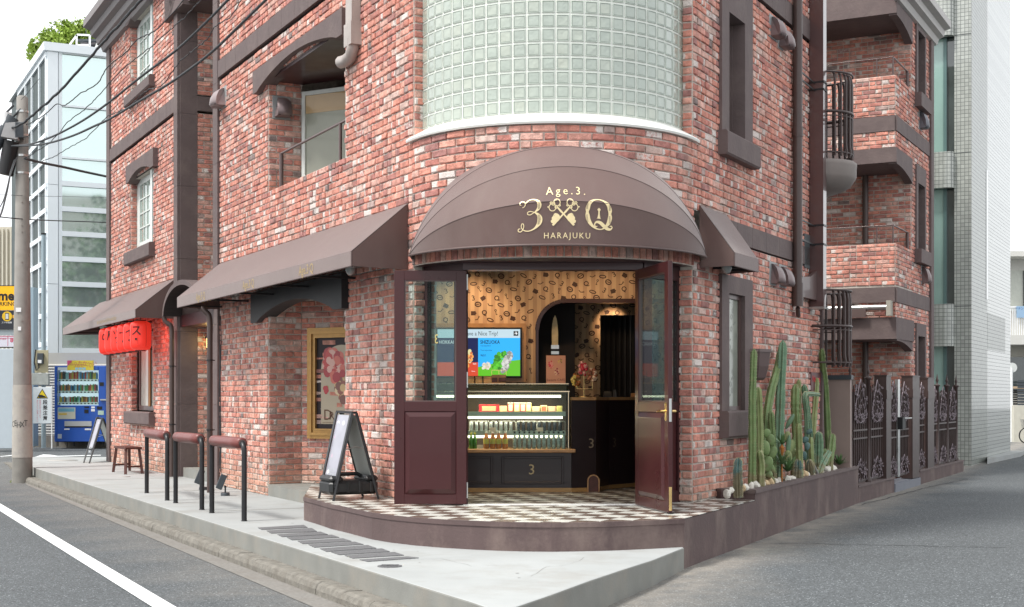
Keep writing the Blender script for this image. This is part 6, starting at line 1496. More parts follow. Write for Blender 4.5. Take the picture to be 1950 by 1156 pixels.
def hood_mesh(w_, h_, d):
    mb = MB(); n = 12; pr = [(0,0),(d*.85,0),(d,h_*.12),(d*.93,h_*.45),(d*.72,h_*.75),(d*.35,h_*.95),(0,h_)]
    vs = []
    for (o, z) in pr:
        f = 1.0 if z < h_*.5 else sqrt(max(0, 1-((z-h_*.5)/(h_*.5))**2))*.55+.45
        for j in range(5): vs.append(((-1+j*.5)*w_/2*f, -o*(1-.22*abs(-1+j*.5)**2), z))
    mb.add(vs, [(i*5+j, i*5+j+1, (i+1)*5+j+1, (i+1)*5+j) for i in range(6) for j in range(4)], 0, True)
    mb.add([vs[i*5] for i in range(7)], [tuple(range(7))]); mb.add([vs[i*5+4] for i in range(7)], [tuple(range(7))]); return mb
def hood(pl, px, py, w_, h_, d, label, m=None, plane_off=0.0, rot=None):
    s_, z_ = pl.hit(px, py, .06); p_ = pl.p(s_, z_-h_/2, 0); ang = atan2(-pl.n.x, pl.n.y)+pi
    t = thing('vent_hood', label, 'vent hood', p_, ang, 'metal vent hoods on the brick walls')
    hood_mesh(w_, h_, d).build('hood_shell', m or M['vent'], t)
    mb = MB(); mb.bbox(-w_*.62,w_*.62,-.02,.0,-h_*.08,h_*1.08,.004); mb.build('back_plate', flat('sealant_plate', (.30,.31,.31), .5), t)
    mb = MB(); mb.box(-w_*.4,w_*.4,-d*.8,-.02,.004,.012); mb.build('grille', M['black'], t)
M['vent'] = mat('bronze_vent_metal', (.20,.15,.15), .35, var=.08, metal=.3)
hood(R, 1479, 52, .26, .25, .19, 'upper left vent hood of the pair above the right wall'); hood(R, 1495, 73, .26, .25, .19, 'lower right vent hood of the upper pair')
hood(R, 1479, 521, .26, .25, .17, 'left vent hood of the pair under the small right awning band'); hood(R, 1497, 526, .26, .25, .17, 'right vent hood of the pair beside the drainpipe')
hood(L, 419, 186, .34, .28, .22, 'vent hood high on the left front beside the entry recess', mat('pale_vent', (.30,.24,.24), .35, var=.05, metal=.2))
RW = Plane(tuple(rc), (NL.x, NL.y), tuple(-L.d)); hood(RW, 538, 204, .21, .28, .24, 'dark vent hood inside the upper balcony recess')

# ------------------------------------------------------------------ round railed balcony at the end of the right wall
rcx, rcy, _ = R.p(5.02, 0, 0.0)
def round_cage(z0_, z1_, bowl, r_=.44, label=''):
    t = thing('round_balcony', label, 'balcony railing', (rcx, rcy, 0), group='round iron railings at the end of the right wall')
    aa = [radians(-75+ i*(165/13)) for i in range(14)]
    for a in aa:
        mb = MB(); b = .012; pts = [(r_*cos(a),r_*sin(a),z0_+.05),(r_*1.03*cos(a),r_*1.03*sin(a),z0_+.12),(r_*cos(a),r_*sin(a),z0_+.2),(r_*cos(a),r_*sin(a),z1_-.12),(r_*.97*cos(a),r_*.97*sin(a),z1_-.04),(r_*.9*cos(a),r_*.9*sin(a),z1_)]
        mb.tube(pts, .018, 6); mb.build('baluster', M['iron'], t)
    for z_, h_ in ((z1_,.02),(z0_+(z1_-z0_)*.55,.03),(z0_+(z1_-z0_)*.50,.012),(z0_+.10,.02)):
        mb = MB(); n = 40
        mb.tube([((r_+.01)*cos(2*pi*i/n), (r_+.01)*sin(2*pi*i/n), z_) for i in range(n+1)], h_*.7, 6); mb.build('rail', M['iron'], t)
    if bowl:
        mb = MB(); mb.lathe([(.05,4.22),(.07,4.35),(.10,4.40),(.30,4.47),(.42,4.53),(.48,4.62),(.50,4.66),(.50,4.78),(.505,4.80),(.505,4.84),(.48,4.86)], n=32); mb.build('balcony_base', mat('grey_brown_cast', (.22,.19,.175), .6, var=.08), t)
    return t
round_cage(4.86, 6.04, True, label='upper round iron railing on a flared base beside the duct')
round_cage(2.02, 3.10, False, r_=.42, label='lower round iron railing above the name plate')
mb = MB(); mb.pbox(R, 5.0, 5.06, 1.0, 3.0, -.5, .05); mb.pbox(R, 4.9, 5.06, -.1, 7.2, -1.0, -.01); mb.build('corner_post', M['trim'], bld)
# beige partition behind the cacti
t = thing('partition_wall', 'smooth beige partition wall with a dark cap between cacti and iron fence', 'wall')
e1_ = Vector((4.80,19.38)); dp_ = Vector((-.885,.465)); e2_ = e1_+dp_*.62; nn_ = Vector((.465,.885))*.09
mb = MB(); mb.prism([tuple(e1_),tuple(e2_),tuple(e2_+nn_),tuple(e1_+nn_)], .1, 1.90); mb.build('panel', mat('rose_beige_panel', (.30,.225,.20), .5, var=.06), t)
e1_ += -dp_*.02-nn_*.2; e2_ += -nn_*.2; mb = MB(); mb.prism([tuple(e1_),tuple(e2_),tuple(e2_+nn_*1.4),tuple(e1_+nn_*1.4)], 1.90, 1.965); mb.build('cap', M['grey_metal'], t)

# ================================================================== rear wing with balconies
wing = thing('brick_building', 'set back red brick wing with stacked corner balconies beyond the cactus planter', 'building')
Wp = Plane((7.06,25.15), (UR.x,UR.y), (.8851,-.4654)); VF = Plane((7.06,25.15), (-.885,.465), (-.465,-.885))
si = Wp.s_of(1735); s_end = Wp.s_of(1768); mo = MB()
LV = [(6.84,7.59),(3.68,4.485)]
ab = Wp.p(si,0,0); VI = Plane(ab[:2], (-.885,.465), (-.465,-.885))
for (a, b) in LV:
    lay('W', wall_path(VF), 0, 2.7, a, b, mo); lay('W', wall_path(Wp), 0, si, a, b, mo)
lay('W', wall_path(VF), 0, 2.7, 6.25, 6.56, mo); lay('W', wall_path(Wp), 0, si, 6.25, 6.56, mo)
lay('W', wall_path(Wp), 0, si, 3.12, 3.40, mo)
w0_, w1_ = Wp.s_of(1744), Wp.s_of(1757)
def holesW(z):
    return [(w0_, w1_)] if (7.6 < z < 8.85 or 4.55 < z < 5.85 or 1.5 < z < 2.85) else []
lay('W', wall_path(Wp), si, s_end, .1, 9.0, mo, holesW)
lay('W', wall_path(VI), 0, 3.4, .1, 9.0, mo)
q = Wp.p(s_end+.3,0,0); q2 = (q[0]-.885*5, q[1]+.465*5)
mo.quad((q[0],q[1],.2),(q2[0],q2[1],.2),(q2[0],q2[1],9.4),(q[0],q[1],9.4))
qa = VI.p(3.4,0,0); mo.quad((qa[0],qa[1],.2),(q2[0],q2[1],.2),(q2[0],q2[1],9.4),(qa[0],qa[1],9.4))
mo.add([(VF.p(0,9.4)[0],VF.p(0,9.4)[1],9.4), (q[0],q[1],9.4),(q2[0],q2[1],9.4),VF.p(3.4,9.4)], [(0,1,2,3)])
qf = VF.p(2.7,0,0); qi = VI.p(2.7,0,0); mo.quad((qf[0],qf[1],.2),(qi[0],qi[1],.2),(qi[0],qi[1],9.4),(qf[0],qf[1],9.4))
mo.build('wall', M['mortar'], wing); finish_bricks('W', wing)
for (pl, L1) in ((VF, 2.7), (Wp, None)):
    for (a, b) in ((6.56,6.84),(3.40,3.68)):
        e = L1 or s_end+.02; x = 0.0
        while x < e-.01:
            f = min(x+.9, e); mb = MB(); mb.pbox(pl, x+.003, f-.003, a, b, -.03, .03); mb.build('stucco_panel', M['trim'], wing); x = f
def slab(z0_, z1_, name='balcony_slab', o=.03):
    mb = MB(); pts = [VF.p(-.03,0,o)[:2], VF.p(2.7,0,o)[:2], VI.p(2.7,0,-.05)[:2], VI.p(0,0,-.05)[:2], Wp.p(si,0,o)[:2]]; mb.prism(pts, z0_, z1_); mb.build(name, M['trim'], wing)
slab(5.98, 6.25); slab(2.72, 3.12, 'entrance_canopy', .06); slab(8.72, 9.4, 'roof_slab', .03)
for (za, zb__) in ((5.80,5.98),(2.56,2.72),(8.5,8.72)):
    mb = MB(); n_ = 10; pts = [Wp.p(0,zb__,.03)]+[Wp.p(si*(i/n_), za+(zb__-za)*(.92*sin(pi*min(1,(i/n_)*.0+1-(i/n_)))**.6 if i < n_ else 0) if i < n_ else za-.0, .03) for i in range(n_+1)]+[Wp.p(si,zb__,.03)]
    pts = [Wp.p(0,zb__,.03), Wp.p(0,zb__-.03,.03)]+[Wp.p(si*i/n_, zb__-.03-(zb__-za)*(i/n_)**2.2, .03) for i in range(1,n_+1)]+[Wp.p(si,zb__,.03)]
    mb.extr(pts, Vector(Wp.p(0,0,-.12))-Vector(Wp.p(0,0,.03))); mb.build('beam_bracket', M['trim'], wing)
for zt_ in (7.59,4.485):
    mb = MB(); h_ = .34; A = VF.p(2.6,zt_+h_,-.05); B = VF.p(.05,zt_+h_,-.05); C = Wp.p(si-.1,zt_+h_-.0,-.05)
    mb.tube([A,B], .012, 6); mb.tube([B,C], .016, 6)
    for p_ in (B, VF.p(.35,zt_+h_,-.05)): mb.tube([p_, (p_[0],p_[1],zt_)], .015, 6)
    mb.tube([C,(C[0],C[1],zt_)], .03, 6); mb.build('balcony_handrail', M['trim_smooth'], wing, kind='stuff')
for (z0_, z1_) in ((4.49,5.98),(.44,2.72)):
    p_ = VI.p(.85,0,.12); mb = MB(); mb.tube([(p_[0],p_[1],z0_),(p_[0],p_[1],z1_)], .06, 8); mb.build('downpipe', M['pipe'], wing)
for (z0_, z1_, zl) in ((7.6,8.85,9.0),(4.55,5.85,6.2),(1.5,2.85,3.1)):
    mb = MB(); mb.pbox(Wp, w0_, w1_, z0_, z1_, -.16, -.12); mb.build('window', M['pane_dark'], wing)
    for (a0_, a1_, b0_, b1_) in ((w0_-.16,w0_,z0_-.02,zl),(w1_,w1_+.12,z0_-.02,zl),(w0_,w1_,z1_,zl)):
        mb = MB(); mb.pbox(Wp, a0_, a1_, b0_, b1_, -.15, .05); mb.build('window_surround', M['trim'], wing)
    mb = MB(); mb.pbox(Wp, w0_-.2, w1_+.16, z0_-.28, z0_-.01, -.02, .15); mb.build('sill', M['trim'], wing)
mb = MB(); mb.pbox(Wp, s_end, s_end+.28, .3, 9.1, -.05, .06); mb.build('corner_trim', M['trim'], wing)
mb = MB(); mb.extr([Wp.p(-.2, z, o) for o, z in [(0,8.93),(.08,8.95),(.12,9.06),(.22,9.10),(.24,9.22),(.36,9.26),(.36,9.40),(0,9.40)]], Vector(Wp.p(s_end+.5,0))-Vector(Wp.p(-.2,0))); mb.build('cornice', mat('pale_cornice', (.42,.40,.38), .5, var=.08), wing)
hood(Wp, 1757, 229, .26, .34, .2, 'vent hood below the top window of the rear wing', mat('slate_vent', (.14,.14,.16), .4, var=.05, metal=.3)); hood(Wp, 1761, 523, .26, .34, .2, 'vent hood below the middle window of the rear wing', M['vent'])
# retractable awning case
t = thing('awning_cassette', 'rolled up brown awning in a metal cassette under the rear balcony', 'awning'); A = VF.p(2.3,3.30,.12); B = VF.p(.12,3.30,.12)
mb = MB(); mb.tube([A,B], .055, 10); mb.build('cassette', M['steel'], t); mb = MB(); mb.beam(VF.p(2.3,3.20,.16), VF.p(.5,3.20,.16), .03, .16); mb.build('rolled_fabric', M['fabric_pipe'], t); mb = MB(); mb.pbox(VF, .04, .12, 3.14, 3.42, .02, .22); mb.build('end_bracket', flat('stone_grey', (.35,.33,.28)), t)

# ================================================================== iron fence and gate
FP = Plane(FL.p(8.11,0,0)[:2], (UR.x,UR.y), (.8851,-.4654))
t0_ = lambda px: FP.s_of(px)
fb_ = thing('fence_base', 'low brown rendered wall carrying the iron fence along the side street', 'wall')
for (a, b, z_) in ((.005, t0_(1703), .335),(t0_(1751), t0_(1835), .345)):
    mb = MB(); mb.prism([FP.p(a,0,0)[:2], FP.p(b,0,0)[:2], FP.p(b,0,-.32)[:2], FP.p(a,0,-.32)[:2]], -.1, z_); mb.build('base_wall', M['render'], fb_)
    mb = MB(); mb.prism([FP.p(a,0,.012)[:2], FP.p(b+.01,0,.012)[:2], FP.p(b+.01,0,-.33)[:2], FP.p(a,0,-.33)[:2]], z_, z_+.03); mb.build('base_coping', M['trim'], fb_)
mb = MB(); mb.prism([FP.p(t0_(1703),0,.02)[:2], FP.p(t0_(1751),0,.02)[:2], FP.p(t0_(1751),0,-.9)[:2], FP.p(t0_(1703),0,-.9)[:2]], -.1, .25); mb.build('gate_step', mat('blue_grey_step', (.17,.18,.21), .6, var=.1), fb_)
mb = MB(); mb.prism([FP.p(t0_(1703),0,-.3)[:2], FP.p(t0_(1751),0,-.3)[:2], FP.p(t0_(1751),0,-2.9)[:2], FP.p(t0_(1703),0,-2.9)[:2]], .25, .29); mb.build('gate_landing', mat('terracotta_pavers', (.30,.13,.09), .7, var=.3, scale=8), fb_)
def scroll_mesh(w_, h_, seed, point_up=True):
    rnd = random.Random(seed); mb = MB(); n = 64
    for k in range(n):
        x = rnd.uniform(-.46,.46)*w_; f = 1-abs(x)/(w_*.5)*.18; z = rnd.uniform(.03,.92)*h_*f if point_up else h_-rnd.uniform(.03,.92)*h_*f
        r_ = rnd.uniform(.014,.028); a0 = rnd.uniform(0,6.28); sgn = rnd.choice((-1,1))
        pts = [(x+r_*(1-.1*i)*cos(a0+sgn*i*.8), -.006-rnd.uniform(0,.01), z+r_*(1-.1*i)*sin(a0+sgn*i*.8)) for i in range(7)]; mb.tube(pts, .0058, 3, caps=False)
    for s_ in (-1,1): mb.tube([(s_*w_*.47,-.005,0 if point_up else h_*.6),(s_*w_*.3,-.005,h_*.45),(0,-.005,h_*(.98 if point_up else .1))], .007, 4, caps=False)
    return mb.mesh('scroll', M['iron_light'])
TOPM = [scroll_mesh(.9, .56, 1, True), scroll_mesh(.9,.56,2,True)]; BOTM = [scroll_mesh(.9,.34,3,True), scroll_mesh(.9,.34,4,True)]; HANG = scroll_mesh(.9,.16,5,False)
fence = thing('iron_fence', 'tall brown iron sheet fence with cast scrollwork and spiked posts', 'fence'); gate = thing('iron_gate', 'pair of brown iron gate leaves with scrollwork and a lock between square posts', 'gate')
fang = atan2(UR.y, UR.x)
def fpanel(par, px0, px1, z0_, z1_, i):
    a, b = t0_(px0), t0_(px1); mb = MB(); mb.pbox(FP, a, b, z0_, z1_-.18, -.075, -.065)
    mb.build('iron_sheet', M['iron'], par)
    nb_ = max(2, int((b-a)/.11))
    for k in range(nb_):
        x = a+(b-a)*(k+.5)/nb_; mb = MB(); mb.pbox(FP, x-.007, x+.007, z0_+.02, z1_-.1+.04*sin(pi*(k+.5)/nb_), -.065, -.048); mb.build('picket', M['iron'], par)
    for zz_ in (z0_+.64, z0_+.76, z0_+.02): mb = MB(); mb.pbox(FP, a, b, zz_, zz_+.025, -.066, -.042); mb.build('rail', M['iron'], par)
    c = (a+b)/2; w_ = (b-a)
    for me, zz_ in ((TOPM[i%2], z1_-.54),(BOTM[i%2], z0_+.02),(HANG, z1_-.66)):
        o = bpy.data.objects.new('cast_scroll', me); COL.objects.link(o); o.parent = par; o.location = FP.p(c, zz_, -.045); o.rotation_euler = (0,0,fang); o.scale = (w_/.92,1,1)
def fpost(par, px, r_, z0_, z1_, fin=True):
    a = t0_(px); x, y, _ = FP.p(a,0,-.06); mb = MB(); mb.lathe([(r_*1.5,z0_),(r_*1.5,z0_+.05),(r_,z0_+.08),(r_,z1_-.04),(r_*1.7,z1_-.02),(r_*1.7,z1_),(r_*.6,z1_+.01)]+([(r_*.5,z1_+.05),(r_*.9,z1_+.08),(r_*.5,z1_+.12),(.002,z1_+.21)] if fin else []), (x,y), 12); mb.build('post', M['iron'], par)
def fsq(par, px0, px1, z0_, z1_):
    a, b = t0_(px0), t0_(px1); mb = MB(); mb.pbox(FP, a, b, z0_, z1_, -.19, -.0); mb.build('square_post', M['iron'], par); mb = MB(); mb.pbox(FP, a-.015, b+.015, z1_-.36, z1_-.22, -.2, .01); mb.build('post_collar', M['iron'], par)
    mb = MB(); mb.pbox(FP, a-.01, b+.01, z1_, z1_+.02, -.2, .01); mb.build('post_cap', M['iron'], par)
zf0, zf1 = .37, 1.93
for px in (1627, 1661): fpost(fence, px, .032, zf0, 1.95)
for i, (a, b) in enumerate(((1631,1657),(1664,1687))): fpanel(fence, a, b, zf0+.02, zf1-.02, i)
for (a, b) in ((1688,1697),): fsq(fence, a, b, zf0-.05, 1.98)
for i, (a, b) in enumerate(((1698,1714),(1717,1736))): fpanel(gate, a, b, .34, 1.90, i)
mb = MB(); mb.pbox(FP, t0_(1713.5), t0_(1717.5), .34, 1.94, -.08, -.03); mb.build('meeting_stile', M['steel'], gate); mb = MB(); mb.pbox(FP, t0_(1713), t0_(1719), 1.12, 1.32, -.03, .05); mb.build('lock_case', M['black'], gate); mb = MB(); zz_ = 1.30; mb.tube([FP.p(t0_(1717),zz_,.03), FP.p(t0_(1720),zz_,.10), FP.p(t0_(1724),zz_,.10)], .012, 6); mb.build('gate_handle', M['steel'], gate)
fsq(fence, 1738, 1751, .26, 2.0); fsq(fence, 1767, 1779, .345, 1.98)
fpanel(fence, 1752, 1766, .38, 1.90, 0)
for px in (1791, 1809, 1826.5): fpost(fence, px, .034, .375, 1.88)
for i, (a, b) in enumerate(((1780,1789),(1793,1807),(1811,1825))): fpanel(fence, a, b, .38, 1.84, i)

# ================================================================== grey tiled building
def tile_mat(name, d, size, col, grout, rough=.25, coat=.5):
    m = bpy.data.materials.new(name); m.use_nodes = True; n = m.node_tree.nodes; l = m.node_tree.links; b = n['Principled BSDF']; b.inputs['Coat Weight'].default_value = coat
    geo = n.new('ShaderNodeNewGeometry'); dt = n.new('ShaderNodeVectorMath'); dt.operation = 'DOT_PRODUCT'; dt.inputs[1].default_value = (d[0], d[1], 0); l.new(geo.outputs['Position'], dt.inputs[0]); sp = n.new('ShaderNodeSeparateXYZ'); l.new(geo.outputs['Position'], sp.inputs[0])
    outs = []; cells = []
    for src in (dt.outputs['Value'], sp.outputs[2]):
        a = n.new('ShaderNodeMath'); a.operation = 'DIVIDE'; a.inputs[1].default_value = size; l.new(src, a.inputs[0]); fl = n.new('ShaderNodeMath'); fl.operation = 'FLOOR'; l.new(a.outputs[0], fl.inputs[0]); cells.append(fl)
        f = n.new('ShaderNodeMath'); f.operation = 'FRACT'; l.new(a.outputs[0], f.inputs[0]); g = n.new('ShaderNodeMath'); g.operation = 'LESS_THAN'; g.inputs[1].default_value = .13; l.new(f.outputs[0], g.inputs[0]); outs.append(g)
    mx_ = n.new('ShaderNodeMath'); mx_.operation = 'MAXIMUM'; l.new(outs[0].outputs[0], mx_.inputs[0]); l.new(outs[1].outputs[0], mx_.inputs[1])
    cb = n.new('ShaderNodeCombineXYZ'); l.new(cells[0].outputs[0], cb.inputs[0]); l.new(cells[1].outputs[0], cb.inputs[1]); wn_ = n.new('ShaderNodeTexWhiteNoise'); l.new(cb.outputs[0], wn_.inputs['Vector'])
    mr = n.new('ShaderNodeMapRange'); mr.inputs[3].default_value = .86; mr.inputs[4].default_value = 1.1; l.new(wn_.outputs[0], mr.inputs[0]); sc = n.new('ShaderNodeVectorMath'); sc.operation = 'SCALE'; sc.inputs[0].default_value = col; l.new(mr.outputs[0], sc.inputs['Scale'])
    mx = n.new('ShaderNodeMix'); mx.data_type = 'RGBA'; l.new(mx_.outputs[0], mx.inputs[0]); l.new(sc.outputs[0], mx.inputs[6]); mx.inputs[7].default_value = (*grout,1); l.new(mx.outputs[2], b.inputs['Base Color'])
    mr2 = n.new('ShaderNodeMapRange'); mr2.inputs[3].default_value = rough; mr2.inputs[4].default_value = .8; l.new(mx_.outputs[0], mr2.inputs[0]); l.new(mr2.outputs[0], b.inputs['Roughness'])
    bu = n.new('ShaderNodeBump'); bu.inputs['Strength'].default_value = .4; bu.inputs['Distance'].default_value = .006; bu.invert = True; l.new(mx_.outputs[0], bu.inputs['Height']); l.new(bu.outputs[0], b.inputs['Normal'])
    return m
TP = Plane((9.99,29.7), (UR.x,UR.y), (.8851,-.4654)); TF = Plane((9.99,29.7), (-.885,.465), (-.465,-.885))
M['tileF'] = tile_mat('sage_tile_front', (-.885,.465), .085, (.40,.42,.39), (.13,.14,.135)); M['tileR'] = tile_mat('sage_tile_side', (UR.x,UR.y), .085, (.31,.33,.30), (.16,.17,.16), rough=.3, coat=.25)
gbd = thing('tiled_building', 'tall sage grey tiled building with green glass windows behind the iron fence', 'building')
mb = MB(); mb.pbox(TF, 0, .355, .1, 14, -6, 0); mb.build('front_pier', M['tileF'], gbd)
mb = MB(); mb.pbox(TP, 0, TP.s_of(1880), .1, 14, -.30, .004); o = mb.build('side_wall', M['tileR'], gbd)
mb = MB(); mb.pbox(TP, TP.s_of(1880), TP.s_of(1897), TP.hit(1885,655)[1], 14, -.62, -.002); mb.build('upper_side_wall', M['tileR'], gbd)
xb = TF.s_of(1815.5); xb2 = TF.s_of(1765)
for (z0_, z1_) in ((.1,1.75),(2.55,4.40-.4),(6.0-.15,6.9-.1),(9.2,14)):
    pass
# stacked tiled bays between the glazed bays
for (py0, py1) in ((1000,905),(660,580),(360,292),(72,-900)):
    za, zb__ = TF.hit(1790, py0)[1], TF.hit(1790, py1)[1]; mb = MB()
    if za > zb__: za, zb__ = zb__, za
    q = [TF.p(.60,0,.0)[:2], TF.p(xb+.02,0,.0)[:2]]; f = [TF.p(.357,0,-.02)[:2], TF.p(.36,0,.10)[:2], TF.p(.42,0,.17)[:2], TF.p(.52,0,.19)[:2], TF.p(2.2,0,.19)[:2], TF.p(2.2,0,-.02)[:2]]
    if py0 != 1000: mb.prism(f, za, zb__); mb.build('tiled_bay', M['tileF'], gbd)
mb = MB(); mb.pbox(TF, .36, 2.2, .1, 14, -.9, -.20); mb.build('window_reveal', flat('dark_teal_reveal', (.03,.06,.065), .3), gbd)
M['gg'] = mat('green_office_glass', (.27,.42,.38), .25, var=.2, scale=.7, spec=1.0, coat=1.0)
for (py0, py1) in ((580,360),(292,72),(905,660)):
    za, zb__ = TF.hit(1790, py0)[1], TF.hit(1790, py1)[1]
    mb = MB(); mb.pbox(TF, .60, 2.2, za, zb__, -.15, -.10); w_ = mb.build('window', M['gg'], gbd); mb = MB(); mb.pbox(TF, .53, .60, za, zb__, -.2, -.06); mb.build('window_frame', flat('teal_frame', (.10,.17,.165), .35), w_)
    mb = MB(); mb.pbox(TF, .36, .53, za, zb__, -.2, -.12); mb.build('dark_side_pane', M['pane_dark'], w_)
mb = MB()
for py in (66,291,583): z_ = TF.hit(1830, py)[1]; mb.pbox(TF, -.0, .35, z_-.01, z_+.01, 0, .003)
mb.build('joint_line', flat('joint_dark', (.08,.09,.09)), gbd, kind='stuff')
sA, sB = TP.s_of(1880, .0), TP.s_of(1884,.0)
mb = MB(); zz_ = TP.hit(1880, 325)[1]; mb.pbox(TP, TP.s_of(1877.5), TP.s_of(1880.5), 3.9, zz_, .0, .012); mb.build('window_slot', M['pane_dark'], gbd)
mb = MB(); mb.pbox(TP, TP.s_of(1880.5), TP.s_of(1914), TP.hit(1880,665)[1], TP.hit(1880,595)[1], -.62, .0035); mb.build('overhanging_bay', M['tileR'], gbd)
# ground near the tiled building
mb = MB(); a, b, c, d = gp(1880,880,.19), gp(1944,867,.19), gp(1950,864,.19), gp(1880,862,.19); mb.prism([a[:2],b[:2],c[:2],d[:2]], .0, .26); mb.build('side_pavement', M['concrete'], kind='structure')

# ================================================================== white building far right
wb = thing('white_building', 'white building with a railed balcony at the far right edge', 'building'); YW = 66
M['wwall'] = mat('white_wall', (.62,.61,.57), .7, var=.05, scale=1)
def fb(px0, px1, py0, py1, Y, dep, m, name, par, label=None):
    mb = MB(); mb.box(X(px0,Y), X(px1,Y), Y, Y+dep, Z(py1,Y), Z(py0,Y)); return mb.build(name, m, par, label)
fb(1905,2120,486,560,YW+1.2,8,M['wwall'],'upper_wall',wb); fb(1893,1912,318,560,YW+1.6,6,M['wwall'],'stair_tower',wb)
fb(1880,2120,560,790,YW+1.3,8,mat('cream_wall', (.50,.48,.42), .8, var=.08, scale=.8, stain=(.3,.28,.24), stain_amt=.3),'lower_wall',wb)
fb(1898,2120,478,488,YW-.2,2.2,M['wwall'],'eaves_slab',wb)
fb(1905,2000,515,592,YW+1.15,.1,M['shade'],'balcony_window',wb); 
for px in (1916,1950): fb(px,px+3,515,592,YW+1.05,.1,M['grey_metal'],'window_post',wb)
fb(1911,2120,638,656,YW-.4,1.8,M['wwall'],'balcony_slab',wb)
for k in range(22): fb(1911+k*4.2,1913.2+k*4.2,585,638,YW-.38,.03,M['white_metal'],'baluster',wb)
fb(1909,2120,583,586,YW-.4,.06,M['white_metal'],'balcony_rail',wb)
fb(1936,1953,583,605,YW-.5,.03,flat('blue_white_banner', (.30,.45,.62)),'banner',wb)
mb = MB(); put_text(mb, 'テナント', .14, lambda x, y: (X(1944,YW-.5)+x, YW-.505, Z(589,YW)+y)); mb.build('banner_text', flat('blue_ink',(.04,.12,.35)), wb)
fb(1925,2120,680,745,YW+1.22,.1,M['pane_dark'],'ground_window',wb)
fb(1880,2120,736,740,YW-.2,.05,flat('cream_rail',(.55,.40,.26)),'wooden_rail',wb)
for k in range(9): fb(1880,1938 if k else 1938,742+k*4.3,745+k*4.3,YW-.25,.04,M['black'],'fence_slat',wb)
for k in range(9): fb(1938,2080,724+k*5.6,728+k*5.6,YW-1.2,.04,M['grey_metal'],'louvre_slat',wb)
lw_ = thing('stained_wall', 'low stained concrete wall beneath the black slatted fence', 'wall'); fb(1878,1932,781,812,YW-.4,.4,mat('stained_concrete', (.34,.32,.27), .9, var=.2, scale=2, stain=(.12,.11,.09), stain_amt=.8, stain_scale=1.5),'wall_face',lw_)
lw2 = thing('cream_wall', 'pale garden wall at the right edge behind the bicycle', 'wall'); fb(1931,2060,772,843,44,.3,mat('cream_garden_wall',(.58,.56,.48),.8,var=.06),'wall_face',lw2)
mb = MB(); a, b = gp(1880,822,.33), gp(1932,832,.33); mb.beam(gp(1880,829,.21), gp(1932,836,.21), .12, .01); mb.build('street_marking', M['white_paint'], kind='structure')
# far neighbours closing the side street
# convex mirror post
t = thing('mirror_post', 'white post carrying a round mirror seen from behind at the right edge', 'mirror post', gp(1926,842,.18)); Ym = t.location.y; hM = Z(700,Ym)-t.location.z
mb = MB(); mb.tube([(0,0,-.05),(0,0,hM)], .045, 10); mb.build('post', M['white_metal'], t)
mb = MB(); mb.tube([(.05,.06,hM-.0),(.05,.10,hM-.0)], .16, 20); mb.tube([(.05,.10,hM),(.05,.14,hM)], .155, 20); mb.build('mirror', mat('mirror_back', (.62,.64,.62), .35, var=.05), t)
# bicycle at the frame edge
bc = thing('bicycle', 'front of a black bicycle with a wire basket at the right edge', 'bicycle', gp(1956,845,.18)); Yb = bc.location.y; kb = Yb/F
wr = 15*kb; mb = MB(); mb.tube([(wr*cos(2*pi*i/28),0,wr+wr*sin(2*pi*i/28)+.01) for i in range(29)], .02, 6, caps=False); wh = mb.build('wheel', M['black'], bc)
mb = MB(); [mb.beam((0,0,wr),(wr*cos(a*pi/8),0,wr+wr*sin(a*pi/8)),.004,.004,up=(0,1,0)) for a in range(16)]; mb.build('spokes', M['steel'], wh, kind='stuff')
mb = MB(); mb.tube([(0,.05,wr),(.12,.04,wr*2.4),(.16,0,wr*3.1)], .02, 6); mb.tube([(.14,0,wr*2.6),(.9,0,wr*2.2)], .02, 6); mb.tube([(.14,0,wr*2.4),(.75,0,wr*.9)], .02, 6); mb.build('frame', M['black_metal'], bc)
mb = MB(); 
for k in range(8):
    z_ = wr*2.05+k*.035; q = .14+.008*k; mb.tube([(-q+.02,-.12,z_),(q+.0,-.12,z_),(q,.12,z_),(-q+.02,.12,z_),(-q+.02,-.12,z_)], .006, 4, caps=False)
for k in range(7): x = -.14+k*.045; mb.tube([(x*.9,-.12,wr*2.05),(x*1.2,-.125,wr*2.05+.25)], .005, 4, caps=False)
mb.build('basket', M['grey_metal'], bc, kind='stuff')
# ================================================================== street furniture on the pavement
def barrier(a_px, b_px, label):
    A, B = Vector(gp(*a_px, .28)), Vector(gp(*b_px, .28)); l_ = (B-A).length; c = (A+B)/2
    t = thing('padded_barrier', label, 'barrier', (c.x,c.y,.28), atan2(B.y-A.y, B.x-A.x), 'padded black hoop barriers on the pavement'); h = .86; r_ = l_/2
    mb = MB(); rr_ = .09; path = [(-r_,0,0),(-r_,0,h-rr_)]+[(-r_+rr_-rr_*cos(k*pi/10),0,h-rr_+rr_*sin(k*pi/10)) for k in range(1,6)]+[(r_-rr_+rr_*sin(k*pi/10),0,h-rr_+rr_*cos(k*pi/10)) for k in range(0,5)]+[(r_,0,h-rr_),(r_,0,0)]
    mb.tube(path, .030, 12); mb.build('hoop', M['black_metal'], t)
    mb = MB(); q = r_-.07; mb.tube([(-q,0,h),(-q+.01,0,h),(-q*.5,0,h),(0,0,h),(q*.5,0,h),(q-.01,0,h),(q,0,h)], [.045,.063,.065,.066,.065,.063,.045], 18); mb.build('pad', M['pad'], t)
    mb = MB()
    for s_ in (-1,1): mb.tube([(s_*q,0,h),(s_*(q+.012),0,h)], .040, 12)
    mb.build('pad_end', M['fabric_pipe'], t, kind='stuff')
    for s_ in (-1,1): mb = MB(); mb.lathe([(.036,0),(.036,.006),(.031,.008)], (s_*r_,0), 12); mb.build('floor_collar', M['black_metal'], t)
